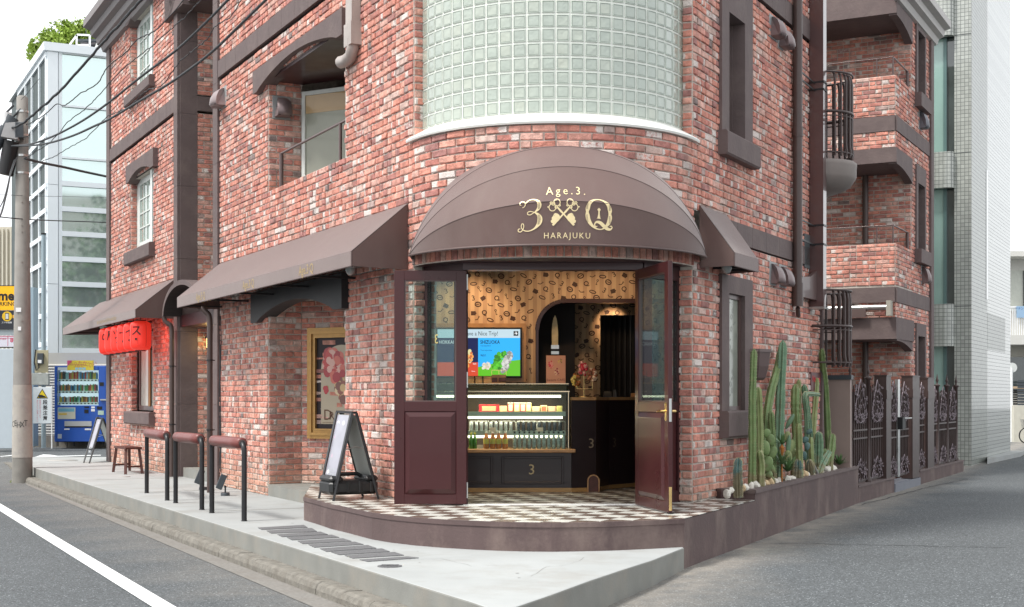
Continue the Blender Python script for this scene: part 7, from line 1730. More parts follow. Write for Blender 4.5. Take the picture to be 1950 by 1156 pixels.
barrier((465,992.5),(403.5,977), 'nearest padded hoop barrier on the pavement'); barrier((384.5,971),(334.5,958), 'middle padded hoop barrier on the pavement'); barrier((318.5,953),(279.5,939), 'farthest padded hoop barrier beside the wooden stool')
# wooden stool
fp = [Vector(gp(x, y, .28)) for x, y in ((215.7,899),(239,903.5),(247,896.5),(271,902))]; c = sum(fp, Vector())/4
t = thing('wooden_stool', 'dark red brown wooden stool by the far brick wall', 'stool', tuple(c)); hs_ = .475
legs = [fp[i]-c for i in (0,1,3,2)]; tc = [Vector((l_.x*.98, l_.y*.98, 0)) for l_ in legs]
mb = MB(); mb.hexa([tuple(p+Vector((0,0,hs_-.035))) for p in tc]+[tuple(p+Vector((0,0,hs_))) for p in tc]); mb.build('seat', M['stool'], t)
order = [0,1,3,2]
for lg, tp in zip(legs, tc):
    a = tp*.80+Vector((0,0,hs_-.03)); mb = MB(); mb.beam(tuple(lg), tuple(a), .042, .042, up=(0,1,0)); mb.build('leg', M['stool'], t)
for i, j, z_ in ((0,3,.14),(1,2,.14)):
    f = lambda k: legs[k].lerp(tc[k]*.80+Vector((0,0,hs_-.03)), z_/hs_); mb = MB(); mb.beam(tuple(f(i)), tuple(f(j)), .022, .032, up=(0,0,1)); mb.build('stretcher', M['stool'], t)
# A-frame sign boards
def aframe(feet, tops, label, ballast, board_lo=.16, group='black A-frame sign boards', ink=None):
    A1, A2, B1, B2 = [Vector(p) for p in feet]; TA1, TA2 = [Vector(p) for p in tops]; c = (A1+A2+B1+B2)/4; c.z = A1.z
    t = thing('sandwich_board', label, 'sign board', tuple(c), group=group); n_ = 0
    for (F1, F2, nm) in ((A1,A2,'front'),(B1,B2,'back')):
        off = Vector((B1.x-A1.x, B1.y-A1.y, 0)).normalized()*.018*(1 if nm == 'back' else -1)
        P = lambda u, v, o=0.0: (F1.lerp(F2, u)).lerp(TA1.lerp(TA2, u)+off, v)-c + nrm*o
        nrm = (F2-F1).cross(TA1-F1).normalized(); cc = (A1+B1)/2
        if nrm.dot((F1-cc)) < 0: nrm = -nrm
        for u in (0, 1): mb = MB(); mb.beam(P(u,0), P(u,1), .022, .030, up=(0,1,0)); mb.build('leg', M['black_metal'], t)
        for (u0,v0,u1,v1) in ((0,board_lo,1,board_lo),(0,1,1,1)): mb = MB(); mb.beam(P(u0,v0), P(u1,v1), .030, .024); mb.build('frame_rail', M['black_metal'], t)
        for u in (.045,.955): mb = MB(); mb.beam(P(u,board_lo+.01,.012), P(u,.99,.012), .05, .012, up=tuple(nrm)); mb.build('snap_frame', M['black_metal'], t)
        mb = MB(); mb.hexa([P(.08,board_lo+.03,.0), P(.92,board_lo+.03,.0), P(.92,board_lo+.03,-.008), P(.08,board_lo+.03,-.008), P(.08,.97,.0), P(.92,.97,.0), P(.92,.97,-.008), P(.08,.97,-.008)]); mb.build('back_sheet', M['board_grey'], t)
        if nm == 'front':
            mb = MB(); mb.hexa([P(.10,board_lo+.035,.001), P(.90,board_lo+.035,.001), P(.90,board_lo+.035,.004), P(.10,board_lo+.035,.004), P(.10,.965,.001), P(.90,.965,.001), P(.90,.965,.004), P(.10,.965,.004)]); mb.build('poster_sheet', M['board_sheet'], t)
            rnd = random.Random(6); gs = {}
            for k in range(60):
                u, v = .5+rnd.gauss(-.08,.11), .62+rnd.gauss(0,.14)
                if not (.15 < u < .85 and .25 < v < .93): continue
                q = k % 3; gs.setdefault(q, MB()); r_ = rnd.uniform(.02,.06); gs[q].add([P(u+r_*cos(a)*1.6, v+r_*sin(a)*.5, .0045+k*.00002) for a in [i*pi/4 for i in range(8)]], [tuple(range(8))])
            for q, g in gs.items(): g.build('poster_print', [M['ink_pink'],M['ink_grey'],M['ink_white']][q], t, kind='stuff')
            for k in range(5):
                mb = MB(); v = .34-k*.028; mb.add([P(.25,v,.0062), P(.75-.08*(k%2),v,.0062), P(.75-.08*(k%2),v+.010,.0062), P(.25,v+.010,.0062)], [(0,1,2,3)]); mb.build('poster_line', M['ink_grey'], t)
    mb = MB(); f = lambda a, b, v: Vector(a).lerp(b, v)-c
    m1 = f(A2, TA2, .58); m2 = f(B2, TA2, .58); mm = (m1+m2)/2+Vector((0,0,.03)); mb.tube([m1, mm, m2], .005, 5); m1 = f(A1, TA1, .58); m2 = f(B1, TA1, .58); mb.tube([m1, (m1+m2)/2+Vector((0,0,.03)), m2], .005, 5); mb.build('spread_strut', M['steel'], t, kind='stuff')
    return t, c
M['board_grey'] = flat('grey_back_sheet', (.36,.38,.36), .5); M['board_sheet'] = mat('lilac_poster_sheet', (.33,.33,.38), .3, var=.18, scale=5, coat=.2); M['ink_pink'] = flat('faded_pink', (.52,.36,.45)); M['ink_grey'] = flat('faded_grey', (.36,.38,.40)); M['ink_white'] = flat('faded_white', (.66,.67,.68))
ft = [gp(607.6,948.4,PZ), gp(634.8,954,PZ), gp(691.3,945.5,PZ), gp(720.8,950.3,PZ)]
tp = [at(645,784,15.17), at(675,786,14.78)]
ab_, cab = aframe(ft, tp, 'black A-frame sign board weighted with a water tank on the entrance platform', True)
dA = (Vector(ft[0])-Vector(ft[2])).normalized(); dW = (Vector(ft[1])-Vector(ft[0])).normalized()
tank = thing('ballast_tank', 'black plastic water tank weighing down the A-frame sign board', 'ballast tank', (cab.x,cab.y,PZ+.055), atan2(-dA.y,-dA.x))
M['tank'] = mat('black_polyethylene', (.018,.019,.02), .42, var=.1, scale=14, spec=.6)
mb = MB(); mb.bbox(-.28,.28,-.19,.19,0,.155,.035); mb.build('tank_body', M['tank'], tank)
for x in (-.2,.2): mb = MB(); mb.bbox(x-.08,x+.08,-.19,.19,.13,.205,.03); mb.build('tank_shoulder', M['tank'], tank)
mb = MB(); mb.tube([(-.14,0,.19),(-.1,0,.215),(.1,0,.215),(.14,0,.19)], .022, 10); mb.build('handle', M['tank'], tank)
for x in (-.2,-.07,.07,.2): mb = MB(); mb.bbox(x-.018,x+.018,-.196,-.18,.02,.14,.006); mb.build('moulded_rib', M['tank'], tank)
f2 = [gp(159.5,881,.28), gp(170,882.5,.28), gp(212,873,.28), gp(224,874.5,.28)]
aframe(f2, [at(185,795,29.4), at(196,797,29.2)], 'distant black A-frame sign board at the far corner of the pavement', False, board_lo=.30)
# spotlights on the pavement
def spot_unit(px, py, yaw, label):
    g = gp(px, py, .28); t = thing('ground_spotlight', label, 'spotlight', g, yaw, 'grey ground spotlights by the entry')
    mb = MB(); mb.lathe([(.062,0),(.062,.035),(.055,.045)], n=16); mb.build('base', M['grey_metal'], t)
    mb = MB(); mb.beam((0,0,.04),(0,0,.13),.022,.03,up=(0,1,0)); mb.tube([(0,-.02,.125),(0,.02,.125)], .018, 8); mb.build('bracket', M['black_metal'], t)
    mb = MB(); Rm = Matrix.Rotation(radians(22),3,'Y'); q = MB(); q.bbox(-.045,.045,-.05,.05,-.10,.11,.008); mb.add([tuple(Rm @ Vector(v)+Vector((-.055,0,.19))) for v in q.v], q.f); mb.build('lamp_head', M['grey_metal'], t)
    mb = MB(); mb.add([tuple(Rm @ Vector(v)+Vector((-.055,0,.19))) for v in [(-.035,-.04,.1115),(.035,-.04,.1115),(.035,.04,.1115),(-.035,.04,.1115)]], [(0,1,2,3)]); mb.build('lens', M['pane_dark'], t)
spot_unit(429,944,.2,'right grey spotlight by the brown pilaster foot'); spot_unit(387,933,.2,'left grey spotlight behind the middle barrier')
# cable up the pilaster
s_, _ = L.hit(421, 900, .02); mb = MB(); mb.tube([L.p(s_,z,.045+.01*sin(z*5)) for z in (.5,.8,1.2,1.6,2.2,2.9)], .009, 5); mb.tube([L.p(s_-.06,z,.045+.008*sin(z*4+1)) for z in (.5,.9,1.3,1.9,2.5,2.9)], .009, 5)
tag(mb.build('wall_cables', M['cable'], kind='stuff'), 'pair of dark cables running down beside the brown pilaster', 'cable')
# drainpipes of the left front
def dpipe(px, base_py, py_elbow, ex_px, ex_py, r_, label, zb_):
    g = gp(px, base_py, zb_); Y = g[1]; t = thing('drainpipe', label, 'pipe', g, group='brown drainpipes on the left front')
    ze = Z(py_elbow, Y)-zb_; e = Vector((X(ex_px, Y)-g[0], 0, Z(ex_py, Y)-zb_))
    pts = spline([(0,0,ze-.25),(0,0,ze-.08),(-.02,0,ze+.02),(e.x*.45,0,ze+.05),(e.x*.8,0,ze+.10),(e.x,0,e.z)], 4)
    mb = MB(); mb.tube([(0,0,-.02),(0,0,ze-.25)]+pts[1:], r_, 12); mb.build('pipe_run', M['pipe'], t)
    for z_ in (.9,1.9): mb = MB(); mb.tube([(0,0,z_-.01),(0,0,z_+.01)], r_*1.25, 12); mb.tube([(0,0,z_),(.06,.06,z_)], .007, 5); mb.build('bracket', M['black_metal'], t, kind='stuff')
    return t
dpipe(327, 908, 622, 311, 600, .042, 'brown drainpipe between the far awning and the entry recess', .28)
dpipe(399.5, 938, 602, 384, 588, .042, 'brown drainpipe standing in front of the entry recess', .28)
# rectangular downspout on the upper left front
s0_, z0_ = L.hit(650, 135, .1); s1_, _ = L.hit(664, 100, .1); 
t = thing('downspout', 'pale square downspout ending in an elbow on the upper left front', 'pipe'); pm = mat('weathered_taupe_metal', (.40,.35,.32), .4, var=.15, scale=6, spec=.7, stain=(.15,.12,.11), stain_amt=.6, stain_scale=3)
sx_ = L.s_of(670,.09); mb = MB(); mb.pbox(L, sx_-.10, sx_+.10, 5.80, 7.2, .02, .13); mb.build('pipe_run', pm, t)
mb = MB(); mb.pbox(L, sx_-.12, sx_+.12, 5.72, 5.98, .01, .145); mb.build('pipe_collar', pm, t)
mb = MB(); mb.tube([L.p(sx_,5.80,.075),L.p(sx_,5.70,.075),L.p(sx_+.06,5.62,.075),L.p(sx_+.22,5.60,.075),L.p(sx_+.40,5.62,.075)], .075, 10); mb.build('elbow', pm, t)
# red lanterns
M['lantern'] = mat('red_lantern_paper', (.70,.035,.025), .45, var=.08, scale=6, emit=(1,.04,.02), es=.28); M['lantern_ink'] = flat('lantern_ink', (.05,.005,.005))
ofl = .52; sa_ = L.s_of(268, ofl); 
zt_ = Z(611.5, L.p(sa_,0,ofl)[1]); zb__ = Z(667, L.p(sa_,0,ofl)[1]); hl = zt_-zb__
sb_ = L.s_of(207, ofl); rad = .185
names = ['nearest red paper lantern under the far left awning','second red lantern from the near end of the row','third red lantern from the near end of the row','fourth red lantern from the near end of the row','fifth red lantern from the near end of the row','farthest red paper lantern at the left end of the row']
glyph = ['ス','イ','ー','ツ','屋','の']
for k in range(6):
    s_ = sa_+(sb_-sa_)*k/5; c = L.p(s_, zb__, ofl); t = thing('red_lantern', names[k], 'lantern', c, group='red paper lanterns under the far awning'); prof = []; nr = 22
    for i in range(nr+1):
        u = i/nr; z_ = hl*u; e = min(1, (1-abs(2*u-1)**5.5)); rr_ = rad*(.55+.45*max(0,e)**.55)*(1-.012*(i%2)); prof.append((rr_, z_))
    mb = MB(); mb.lathe(prof, n=20, caps=True); mb.build('paper_shade', M['lantern'], t)
    mb = MB(); mb.lathe([(rad*.5,-.012),(rad*.52,.004)], n=16); mb.build('lower_ring', M['black'], t); mb = MB(); mb.lathe([(rad*.5,hl-.004),(rad*.5,hl+.02)], n=16); mb.tube([(0,0,hl+.02),(0,0,hl+.10)], .006, 5); mb.build('upper_ring', M['black'], t)
    mb = MB()
    for a in range(0,8): aa = a*pi/4; mb.tube([(p[0]*1.004*cos(aa), p[0]*1.004*sin(aa), p[1]) for p in prof[::3]], .0025, 3, caps=False)
    mb.build('shade_seam', M['lantern_ink'], t, kind='stuff')
    mb = MB(); ang = radians(-100+k*2)
    for gi, ch in enumerate((glyph[k], '・')):
        f = lambda x, y, gi=gi: ((rad+.004)*cos(ang+x/rad*1.0), (rad+.004)*sin(ang+x/rad*1.0), hl*(.64-gi*.3)+y)
        put_text(mb, ch, .20, f, bold=.003)
    mb.build('brush_lettering', M['lantern_ink'], t)
    if k in (0,3,5):
        pl_ = bpy.data.lights.new('lantern_bulb', 'POINT'); pl_.energy = 5; pl_.color = (1,.10,.05); pl_.shadow_soft_size = .18; po_ = bpy.data.objects.new('lantern_bulb', pl_); COL.objects.link(po_); po_.parent = t; po_.location = (.0, .33, hl*.4)
# lit wall lantern in the entry recess
Yl = r1.y+.25; base_p = r1+NL*.2; tl_ = -L.d
kx = (387-CX)/F; dd_ = 0
while ((base_p.x+tl_.x*.16+NL.x*dd_)/(base_p.y+tl_.y*.16+NL.y*dd_)) < kx: dd_ += .004
lx = base_p.x+tl_.x*.16+NL.x*dd_; ly = base_p.y+tl_.y*.16+NL.y*dd_; z_ = Z(645, ly)
t = thing('wall_lantern', 'lit black wall lantern glowing yellow in the entry recess', 'wall lamp', (lx,ly,z_-.16))
M['lamp_glass'] = mat('glowing_lamp_glass', (.9,.7,.3), .4, var=0, emit=(1,.74,.26), es=4.5)
mb = MB(); mb.lathe([(.075,.0),(.075,.165)], n=6, smooth=False); mb.build('lamp_glass', M['lamp_glass'], t)
mb = MB(); mb.lathe([(.02,-.09),(.05,-.05),(.085,-.02),(.085,.0)], n=6, smooth=False); mb.build('lower_cap', M['black_metal'], t); mb = MB(); mb.lathe([(.10,.165),(.105,.18),(.06,.24),(.02,.28),(.01,.33)], n=6, smooth=False); mb.build('hood', M['black_metal'], t)
for k in range(6): a = k*pi/3; mb = MB(); mb.beam((.078*cos(a),.078*sin(a),0),(.078*cos(a),.078*sin(a),.165),.012,.012,up=(0,1,0)); mb.build('cage_bar', M['black_metal'], t)
mb = MB(); mb.tube([(0,0,.28),(L.d.x*.09,L.d.y*.09,.26),(L.d.x*.16,L.d.y*.16,.15)], .012, 6); mb.build('arm', M['black_metal'], t)
pl_ = bpy.data.lights.new('wall_lantern_bulb', 'POINT'); pl_.energy = 3.5; pl_.color = (1,.62,.25); pl_.shadow_soft_size = .06; po_ = bpy.data.objects.new('wall_lantern_bulb', pl_); COL.objects.link(po_); po_.parent = t; po_.location = (-L.d.x*.13,-L.d.y*.13,.08)
# framed poster in the lower recess
pa = BP.s_of(585, .05); z1_ = Z(625, BP.p(pa,0,.05)[1]); z0_ = Z(835, BP.p(pa,0,.05)[1]); pw = 1.12
t = thing('framed_poster', 'large gilt framed dessert poster in the lower brick recess', 'framed poster', BP.p(pa,0,.0)); oo = Vector(BP.p(pa,0,0))
def bpart(mb, nm, m): mb.v = [(a-oo.x,b-oo.y,c-oo.z) for a,b,c in mb.v]; return mb.build(nm, m, t)
for k, (w_, d0, d1) in enumerate(((.045,.0,.055),(.04,.0,.075),(.035,.0,.05),(.02,.0,.062))):
    o_ = sum((.045,.04,.035,.02)[:k]); x0, x1, za, zb = pa+o_, pa+pw-o_, z0_+o_, z1_-o_
    for (a,b_,c_,d_) in ((x0,x0+w_,za,zb),(x1-w_,x1,za,zb),(x0+w_,x1-w_,za,za+w_),(x0+w_,x1-w_,zb-w_,zb)): q = MB(); q.pbox(BP,a,b_,c_,d_,d0+.01,d1); bpart(q, 'frame_moulding', M['gold_wood'])
x0, x1, za, zb = pa+.14, pa+pw-.14, z0_+.14, z1_-.14
q = MB(); q.pbox(BP,x0,x1,za,zb,.01,.02); bpart(q, 'black_mount', flat('plum_black', (.022,.013,.016), .5))
ix0, ix1, iz0, izs = x0+.075, x1-.075, za+.065, zb-.10-(x1-x0-.15)/2
rad2 = (ix1-ix0)/2; pts = [(ix0,iz0),(ix1,iz0),(ix1,izs)]+[((ix0+ix1)/2+rad2*cos(k*pi/20), izs+rad2*sin(k*pi/20)) for k in range(1,20)]+[(ix0,izs)]
q = MB(); q.add([BP.p(a,b_,.0215) for a,b_ in pts], [tuple(range(len(pts)))]); bpart(q, 'poster_print', mat('beige_poster', (.46,.38,.27), .35, var=.10, scale=1.2, coat=.5))
rnd = random.Random(12)
def berries(cx_, cz_, rx_, rz_, cols, n, r_): 
    gs = {}
    for k in range(n):
        a = rnd.uniform(0,2*pi); rr_ = sqrt(rnd.random()); u, v = cx_+rx_*rr_*cos(a)-.25*rz_*rr_*sin(a), cz_+rz_*rr_*sin(a)
        if u > pa+pw-.16: continue
        i = k % len(cols); gs.setdefault(i, MB()); q_ = r_*rnd.uniform(.5,1.2); gs[i].add([BP.p(x, y, .023+k*.00004) for x, y in ell(u,v,q_,q_*1.1,9)], [tuple(range(9))])
    for i, g in gs.items(): bpart(g, 'printed_dessert', flat('poster_ink', cols[i], .35, coat=.5))
pxs = lambda px: BP.s_of(px,.05); pzs = lambda py: Z(py, BP.p(pxs(620),0,.05)[1])
berries(pxs(633), pzs(695), .16, .21, [(.50,.04,.04),(.62,.14,.10),(.38,.02,.03),(.70,.40,.34)], 60, .06)
berries(pxs(652), pzs(745), .10, .16, [(.62,.42,.20),(.70,.55,.34),(.28,.09,.06),(.20,.07,.05)], 50, .055)
berries(pxs(618), pzs(742), .03, .035, [(.45,.02,.03)], 10, .03); berries(pxs(620), pzs(738), .02, .012, [(.25,.35,.06)], 5, .02)
q = MB(); put_text(q, 'D', .21, lambda x, y: BP.p(pxs(613.5)+x, pzs(791)+y, .0235), align='LEFT'); put_text(q, 'REAM', .16, lambda x, y: BP.p(pxs(624)+x, pzs(792.5)+y, .0235), align='LEFT'); bpart(q, 'poster_lettering', flat('poster_brown_ink', (.13,.06,.035)))
q = MB(); q.add([BP.p(pxs(612),pzs(805),.0235),BP.p(pxs(612)+.75,pzs(805),.0235),BP.p(pxs(612)+.75,pzs(804.3),.0235),BP.p(pxs(612),pzs(804.3),.0235)],[(0,1,2,3)]); bpart(q, 'poster_rule', flat('poster_brown_ink2', (.16,.09,.05)))

# ================================================================== utility pole and cables
pg = gp(42.5, 919, 0.0); YP = pg[1]
pole = thing('utility_pole', 'tall tapered concrete utility pole at the left kerb', 'utility pole', (pg[0],pg[1],0))
zt_ = Z(186, YP); rb = .192; rt = .105
def rp(z): return rb+(rt-rb)*z/zt_
ys_ = [(-.1,Z(871,YP),mat('pole_base_grey',(.22,.21,.19),.9,var=.15)),(Z(871,YP),Z(733,YP),mat('pole_pale_band',(.40,.37,.33),.8,var=.12,scale=5,stain=(.25,.24,.25),stain_amt=.5,stain_scale=6)),(Z(733,YP),zt_,M['pole'])]
for i, (a, b, m_) in enumerate(ys_):
    mb = MB(); e = .006 if i == 1 else 0; mb.lathe([(rp(max(0,a))+e,a),(rp(b)+e,b-.002)]+([(rp(b)*.7,b+.03)] if i == 2 else []), n=24); mb.build('pole_section', m_, pole)
dx_ = (45-42.5)/F*YP
for py, sd in ((387,1),(431,-1),(443,1),(500,1),(612,1)):
    z_ = Z(py,YP); mb = MB(); mb.tube([(0,0,z_),(sd*.0+.06,-rp(z_)-.05,z_)], .011, 6); mb.build('step_bolt', M['pole'], pole)
for py in (213,258,297,330): z_ = Z(py,YP); mb = MB(); mb.lathe([(rp(z_)+.008,z_-.02),(rp(z_)+.008,z_+.02)], n=20, caps=False); mb.build('steel_band', M['steel'], pole)
for (px0, px1, py0, py1) in ((36,46,587,595),(40,46,623,630)): 
    mb = MB(); mb.box(X(px0,YP)-pg[0],X(px1,YP)-pg[0],-rp(2.9)-.008,-rp(2.9)-.002,Z(py1,YP),Z(py0,YP)); mb.build('paper_tag', M['white_metal'], pole)
mb = MB(); rnd = random.Random(9)     # spray tag
z_ = Z(808,YP); pts = []
for k, ch in enumerate('CEHXT'):
    put_text(mb, ch, .16, lambda x, y, k=k: ((rp(1.1)+.009)*sin(-.75+k*.36+x*5.0), -(rp(1.1)+.009)*cos(-.75+k*.36+x*5.0), z_+y+.02*sin(k*2)), bold=.0, sx=.8)
mb.build('spray_tag', flat('spray_black', (.05,.05,.05)), pole)
for (px, py, r_, h_, m_, tl, lb) in ((15,238,.11,.42,M['white_metal'],.0,'pale cable can on the left side of the utility pole'),(8,258,.12,.8,M['grey_metal'],.55,'long dark splice box slung left of the pole'),(20,303,.15,.65,M['black'],.2,'black bundled closure below the pole boxes')):
    t = thing('cable_box', lb, 'cable box', (X(px,YP),YP-.1,Z(py,YP)), group='boxes hung on the utility pole'); v = Vector((sin(tl),0,cos(tl)))*h_/2; mb = MB(); mb.tube([tuple(-v),tuple(v)], r_, 10); mb.build('box_body', m_, t); mb = MB(); mb.tube([tuple(v),tuple(v+Vector((.15,0,.15)))], .02, 6); mb.build('box_lead', M['cable'], t)
t = thing('cable_box', 'grey wedge shaped junction box on the front of the pole', 'cable box', (X(30,YP),YP-.3,Z(252,YP)), .3, 'boxes hung on the utility pole'); mb = MB(); mb.hexa([(-.16,-.1,-.16),(.14,-.1,-.2),(.16,.12,-.2),(-.12,.12,-.16),(-.08,-.1,.10),(.20,-.1,.14),(.22,.12,.14),(-.06,.12,.10)]); mb.build('box_body', mat('junction_grey',(.42,.42,.42),.5,var=.05), t); mb = MB(); mb.box(.1,.24,-.12,.14,-.16,.12); mb.build('box_lid', M['grey_metal'], t)
# cables
def cable(pts, Y0, Y1, r_, label, jitter=0.0, seed=0, m=None):
    rnd = random.Random(seed); x0, x1 = pts[0][0], pts[-1][0]; W3 = []
    for (px, py) in spline(pts, 8):
        u = (px-x0)/(x1-x0+1e-9); iy = (1/Y0)*(1-u)+(1/Y1)*u; p = Vector(at(px, py, 1/iy)); W3.append(p+Vector((0,0,rnd.uniform(-jitter,jitter))))
    o = Vector(W3[0]); mb = MB(); mb.tube([tuple(p-o) for p in W3], r_*.75, 6); ob = mb.build('overhead_cable', m or M['cable']); ob.location = o
    tag(ob, label, 'cable', 'overhead cables from the utility pole')
cable([(22,245),(45,233),(75,208),(112,175),(160,122),(210,66),(262,8),(285,-20)], 26, 19, .030, 'thick bundled cable crossing the cornice, topmost of the row', .012, 1)
cable([(50,238),(80,222),(108,199),(125,200),(150,180),(185,160),(205,128),(240,100),(262,75),(300,55),(352,-2)], 26, 19, .012, 'thin wavy cable just below the topmost bundle', .01, 2)
cable([(22,278),(60,274),(95,262),(125,248),(165,225),(210,193),(270,145),(340,92),(400,35),(432,2),(450,-15)], 26, 15.5, .022, 'thick smooth cable passing the second floor window', 0, 3)
cable([(45,302),(75,285),(105,262),(130,232),(165,205),(190,180),(215,150),(250,118),(280,95),(320,60),(350,35),(378,5),(390,-10)], 26, 18, .010, 'twisted thin cable wandering up past the white window', .012, 4)
cable([(22,278),(60,277),(95,272),(140,258),(180,240),(210,226),(270,190),(330,154),(400,102),(460,45),(512,-6)], 26, 14.5, .022, 'lowest thick cable crossing the brown pilaster', 0, 5)
cable([(60,312),(100,300),(130,282),(165,262),(205,222),(245,205),(275,175),(310,160),(340,120),(365,98),(395,75),(410,50),(440,30),(462,-5)], 26, 16, .009, 'thin wavy cable between the two lowest thick cables', .012, 6)
cable([(48,302),(80,310),(120,318),(160,327),(212,338)], 26, 30, .035, 'thick cable bundle sloping down to the brick corner', 0, 7)
cable([(-10,412),(40,417),(100,420),(160,422),(212,424)], 25, 31, .016, 'level dark cable in front of the glass building', 0, 8)
cable([(-10,370),(60,373),(212,376)], 25, 31, .006, 'thin level wire in front of the glass building', 0, 9)
cable([(-20,440),(0,412),(12,370),(20,330),(28,305)], 22, 26, .022, 'cable dropping to the left below the pole boxes', 0, 10)
cable([(-20,420),(5,385),(18,340),(32,300)], 22, 26, .014, 'second cable dropping to the left below the pole boxes', 0, 11)
cable([(40,190),(52,178),(62,165),(75,150)], 26, 25, .006, 'short stay wire at the pole top', 0, 12)
cable([(44,262),(55,258),(57,245),(52,238)], 26, 25.8, .010, 'small looped cable right of the pole', 0, 13)

# ================================================================== glass office building beyond the side street
GY = 40.5; gx = X(90,GY); GPf = Plane((gx,GY), (NL.x,NL.y), (.459,-.8885)); GPl = Plane((gx,GY), (UL.x,UL.y), (-.8885,-.459))
glb = thing('glass_building', 'white framed glass office building behind the vending machine', 'building')
M['office_glass'] = mat('reflective_office_glass', (.66,.78,.76), .035, metal=.75, var=.06, scale=.4); M['office_white'] = mat('blue_white_cladding', (.80,.85,.88), .35, var=.03, scale=1)
zg = lambda py, px=160: GPf.hit(px, py)[1]
wG = GPf.s_of(118); wE = GPf.s_of(260); ztop_ = zg(105)
mb = MB(); mb.pbox(GPf, .01, wE, .1, ztop_-.02, -8, -.12); mb.build('building_core', flat('core_dark', (.05,.07,.07)), glb)
for (a, b) in ((.2,zg(930,105)),) : pass
z_ = .2; edges = [.2, GPf.hit(105,541)[1], GPf.hit(105,352)[1], ztop_]
for a, b in zip(edges, edges[1:]): mb = MB(); mb.pbox(GPf, 0, wG-.12, a+.006, b-.006, -.1, .06); mb.build('corner_panel', M['office_white'], glb)
mb = MB(); mb.pbox(GPf, wG-.10, wG+.0, .2, ztop_, -.1, .03); mb.build('corner_mullion', M['office_white'], glb)
rows = [105,205,303,352,400,447,494.5,542,589.5,668]
for a, b in zip(rows, rows[1:]):
    mb = MB(); mb.pbox(GPf, wG, wE, zg(b), zg(a), -.08, -.03); mb.build('window', M['office_glass'], glb)
for py in rows:
    z_ = zg(py); h_ = .075 if py > 340 else .03; mb = MB(); mb.pbox(GPf, wG, wE, z_-h_, z_+h_, -.08, .05); mb.build('transom', M['office_white'], glb)
mb = MB(); mb.pbox(GPf, wG, wE, .9, zg(678), -.1, .08); mb.build('base_cladding', mat('pale_blue_sill', (.42,.52,.58), .4, var=.05), glb)
# left face with sloping perspective of mullions
wl = GPl.s_of(36)
lrows = [105,215,258,305,354,401,449,500,550,600,655]
zl_ = [GPl.hit(88, py)[1] for py in lrows]
cols_ = [GPl.s_of(p) for p in (89,76,62,50,36)]
for a, b in zip(zl_, zl_[1:]):
    for c0, c1 in zip(cols_, cols_[1:]): mb = MB(); mb.pbox(GPl, c0, c1, b, a, -.08, -.03); mb.build('window', M['office_glass'], glb)
for z_ in zl_: mb = MB(); mb.pbox(GPl, 0, cols_[-1], z_-.07, z_+.07, -.08, .05); mb.build('transom', M['office_white'], glb)
for c_ in cols_: mb = MB(); mb.pbox(GPl, c_-.06, c_+.06, zl_[-1], ztop_, -.08, .045); mb.build('mullion', M['office_white'], glb)
mb = MB(); mb.pbox(GPl, 0, cols_[-1], .1, zl_[-1]-.07, -.1, .02); mb.build('base_cladding', mat('pale_blue_sill2', (.42,.52,.58), .4, var=.05), glb)
mb = MB(); mb.pbox(GPf, -.1, wE, ztop_, ztop_+.25, -8, .12); mb.pbox(GPl, -.1, cols_[-1], ztop_+.001, ztop_+.249, -3, .12); mb.build('roof_edge', M['office_white'], glb, kind='stuff')
# far neighbour left of it
t = thing('beige_building', 'pale striped building at the far left edge behind the pole', 'building'); mb = MB(); mb.box(X(-160,58),X(32,58),58,64,.0,Z(432,58)); mb.build('wall', mat('pale_cream_wall', (.55,.51,.42), .8, var=.06), t)
for k in range(12): mb = MB(); x_ = X(-60+k*8,57.95); mb.box(x_,x_+.06,57.9,58,.2,Z(436,58)); mb.build('wall_rib', mat('rib_cream', (.62,.58,.48), .8, var=.03) if k == 0 else bpy.data.materials['rib_cream'], t)
# roof terrace
t = thing('roof_hedge', 'bright green leafy hedge on the roof of the glass building', 'hedge'); 
def foliage(par, c, rx_, ry_, rz_, n, leaf, m, seed, nm='crown', shape=None):
    rnd = random.Random(seed); mb = MB()
    cl_ = [Vector((rnd.gauss(0,.45),rnd.gauss(0,.45),rnd.gauss(0,.45))) for _ in range(max(6,n//120))]
    for k in range(n):
        q = rnd.choice(cl_); p = q+Vector((rnd.gauss(0,.22),rnd.gauss(0,.22),rnd.gauss(0,.22)))
        if p.length > 1.15: p = p.normalized()*rnd.uniform(.8,1.15)
        P = Vector((c[0]+p.x*rx_, c[1]+p.y*ry_, c[2]+p.z*rz_))
        if shape: P = shape(P)
        a = Vector((rnd.uniform(-1,1),rnd.uniform(-1,1),rnd.uniform(-.6,1))).normalized()*leaf; b = a.cross(Vector((rnd.uniform(-1,1),rnd.uniform(-1,1),rnd.uniform(-1,1)))).normalized()*leaf*.55
        mb.add([P-a, P+b, P+a, P-b], [(0,1,2,3)])
    return mb.build(nm, m, par)
M['hedge'] = mat('fresh_green_leaves', (.27,.38,.06), .55, var=.5, scale=2.2); M['leaf'] = mat('deep_green_leaves', (.06,.11,.03), .5, var=.6, scale=1.3); M['bark'] = mat('bark', (.12,.09,.07), .9, var=.3, scale=20, bump=1)
YR = 47
for i, (px, py, rx_, rz_) in enumerate(((92,103,.36,.38),(110,88,.42,.5),(128,80,.42,.6),(146,72,.36,.42),(158,72,.22,.3),(118,66,.3,.36),(84,118,.2,.3))): foliage(t, (X(px,YR), YR+.3*i, Z(py,YR)), rx_*1.7, .6, rz_*1.8, 3000, .08, M['hedge'], i, 'leaf_mass')
mb = MB(); mb.box(X(75,YR),X(160,YR),YR+.8,YR+1.4,ztop_,Z(70,YR)); mb.build('hedge_core', M['leaf'], t)
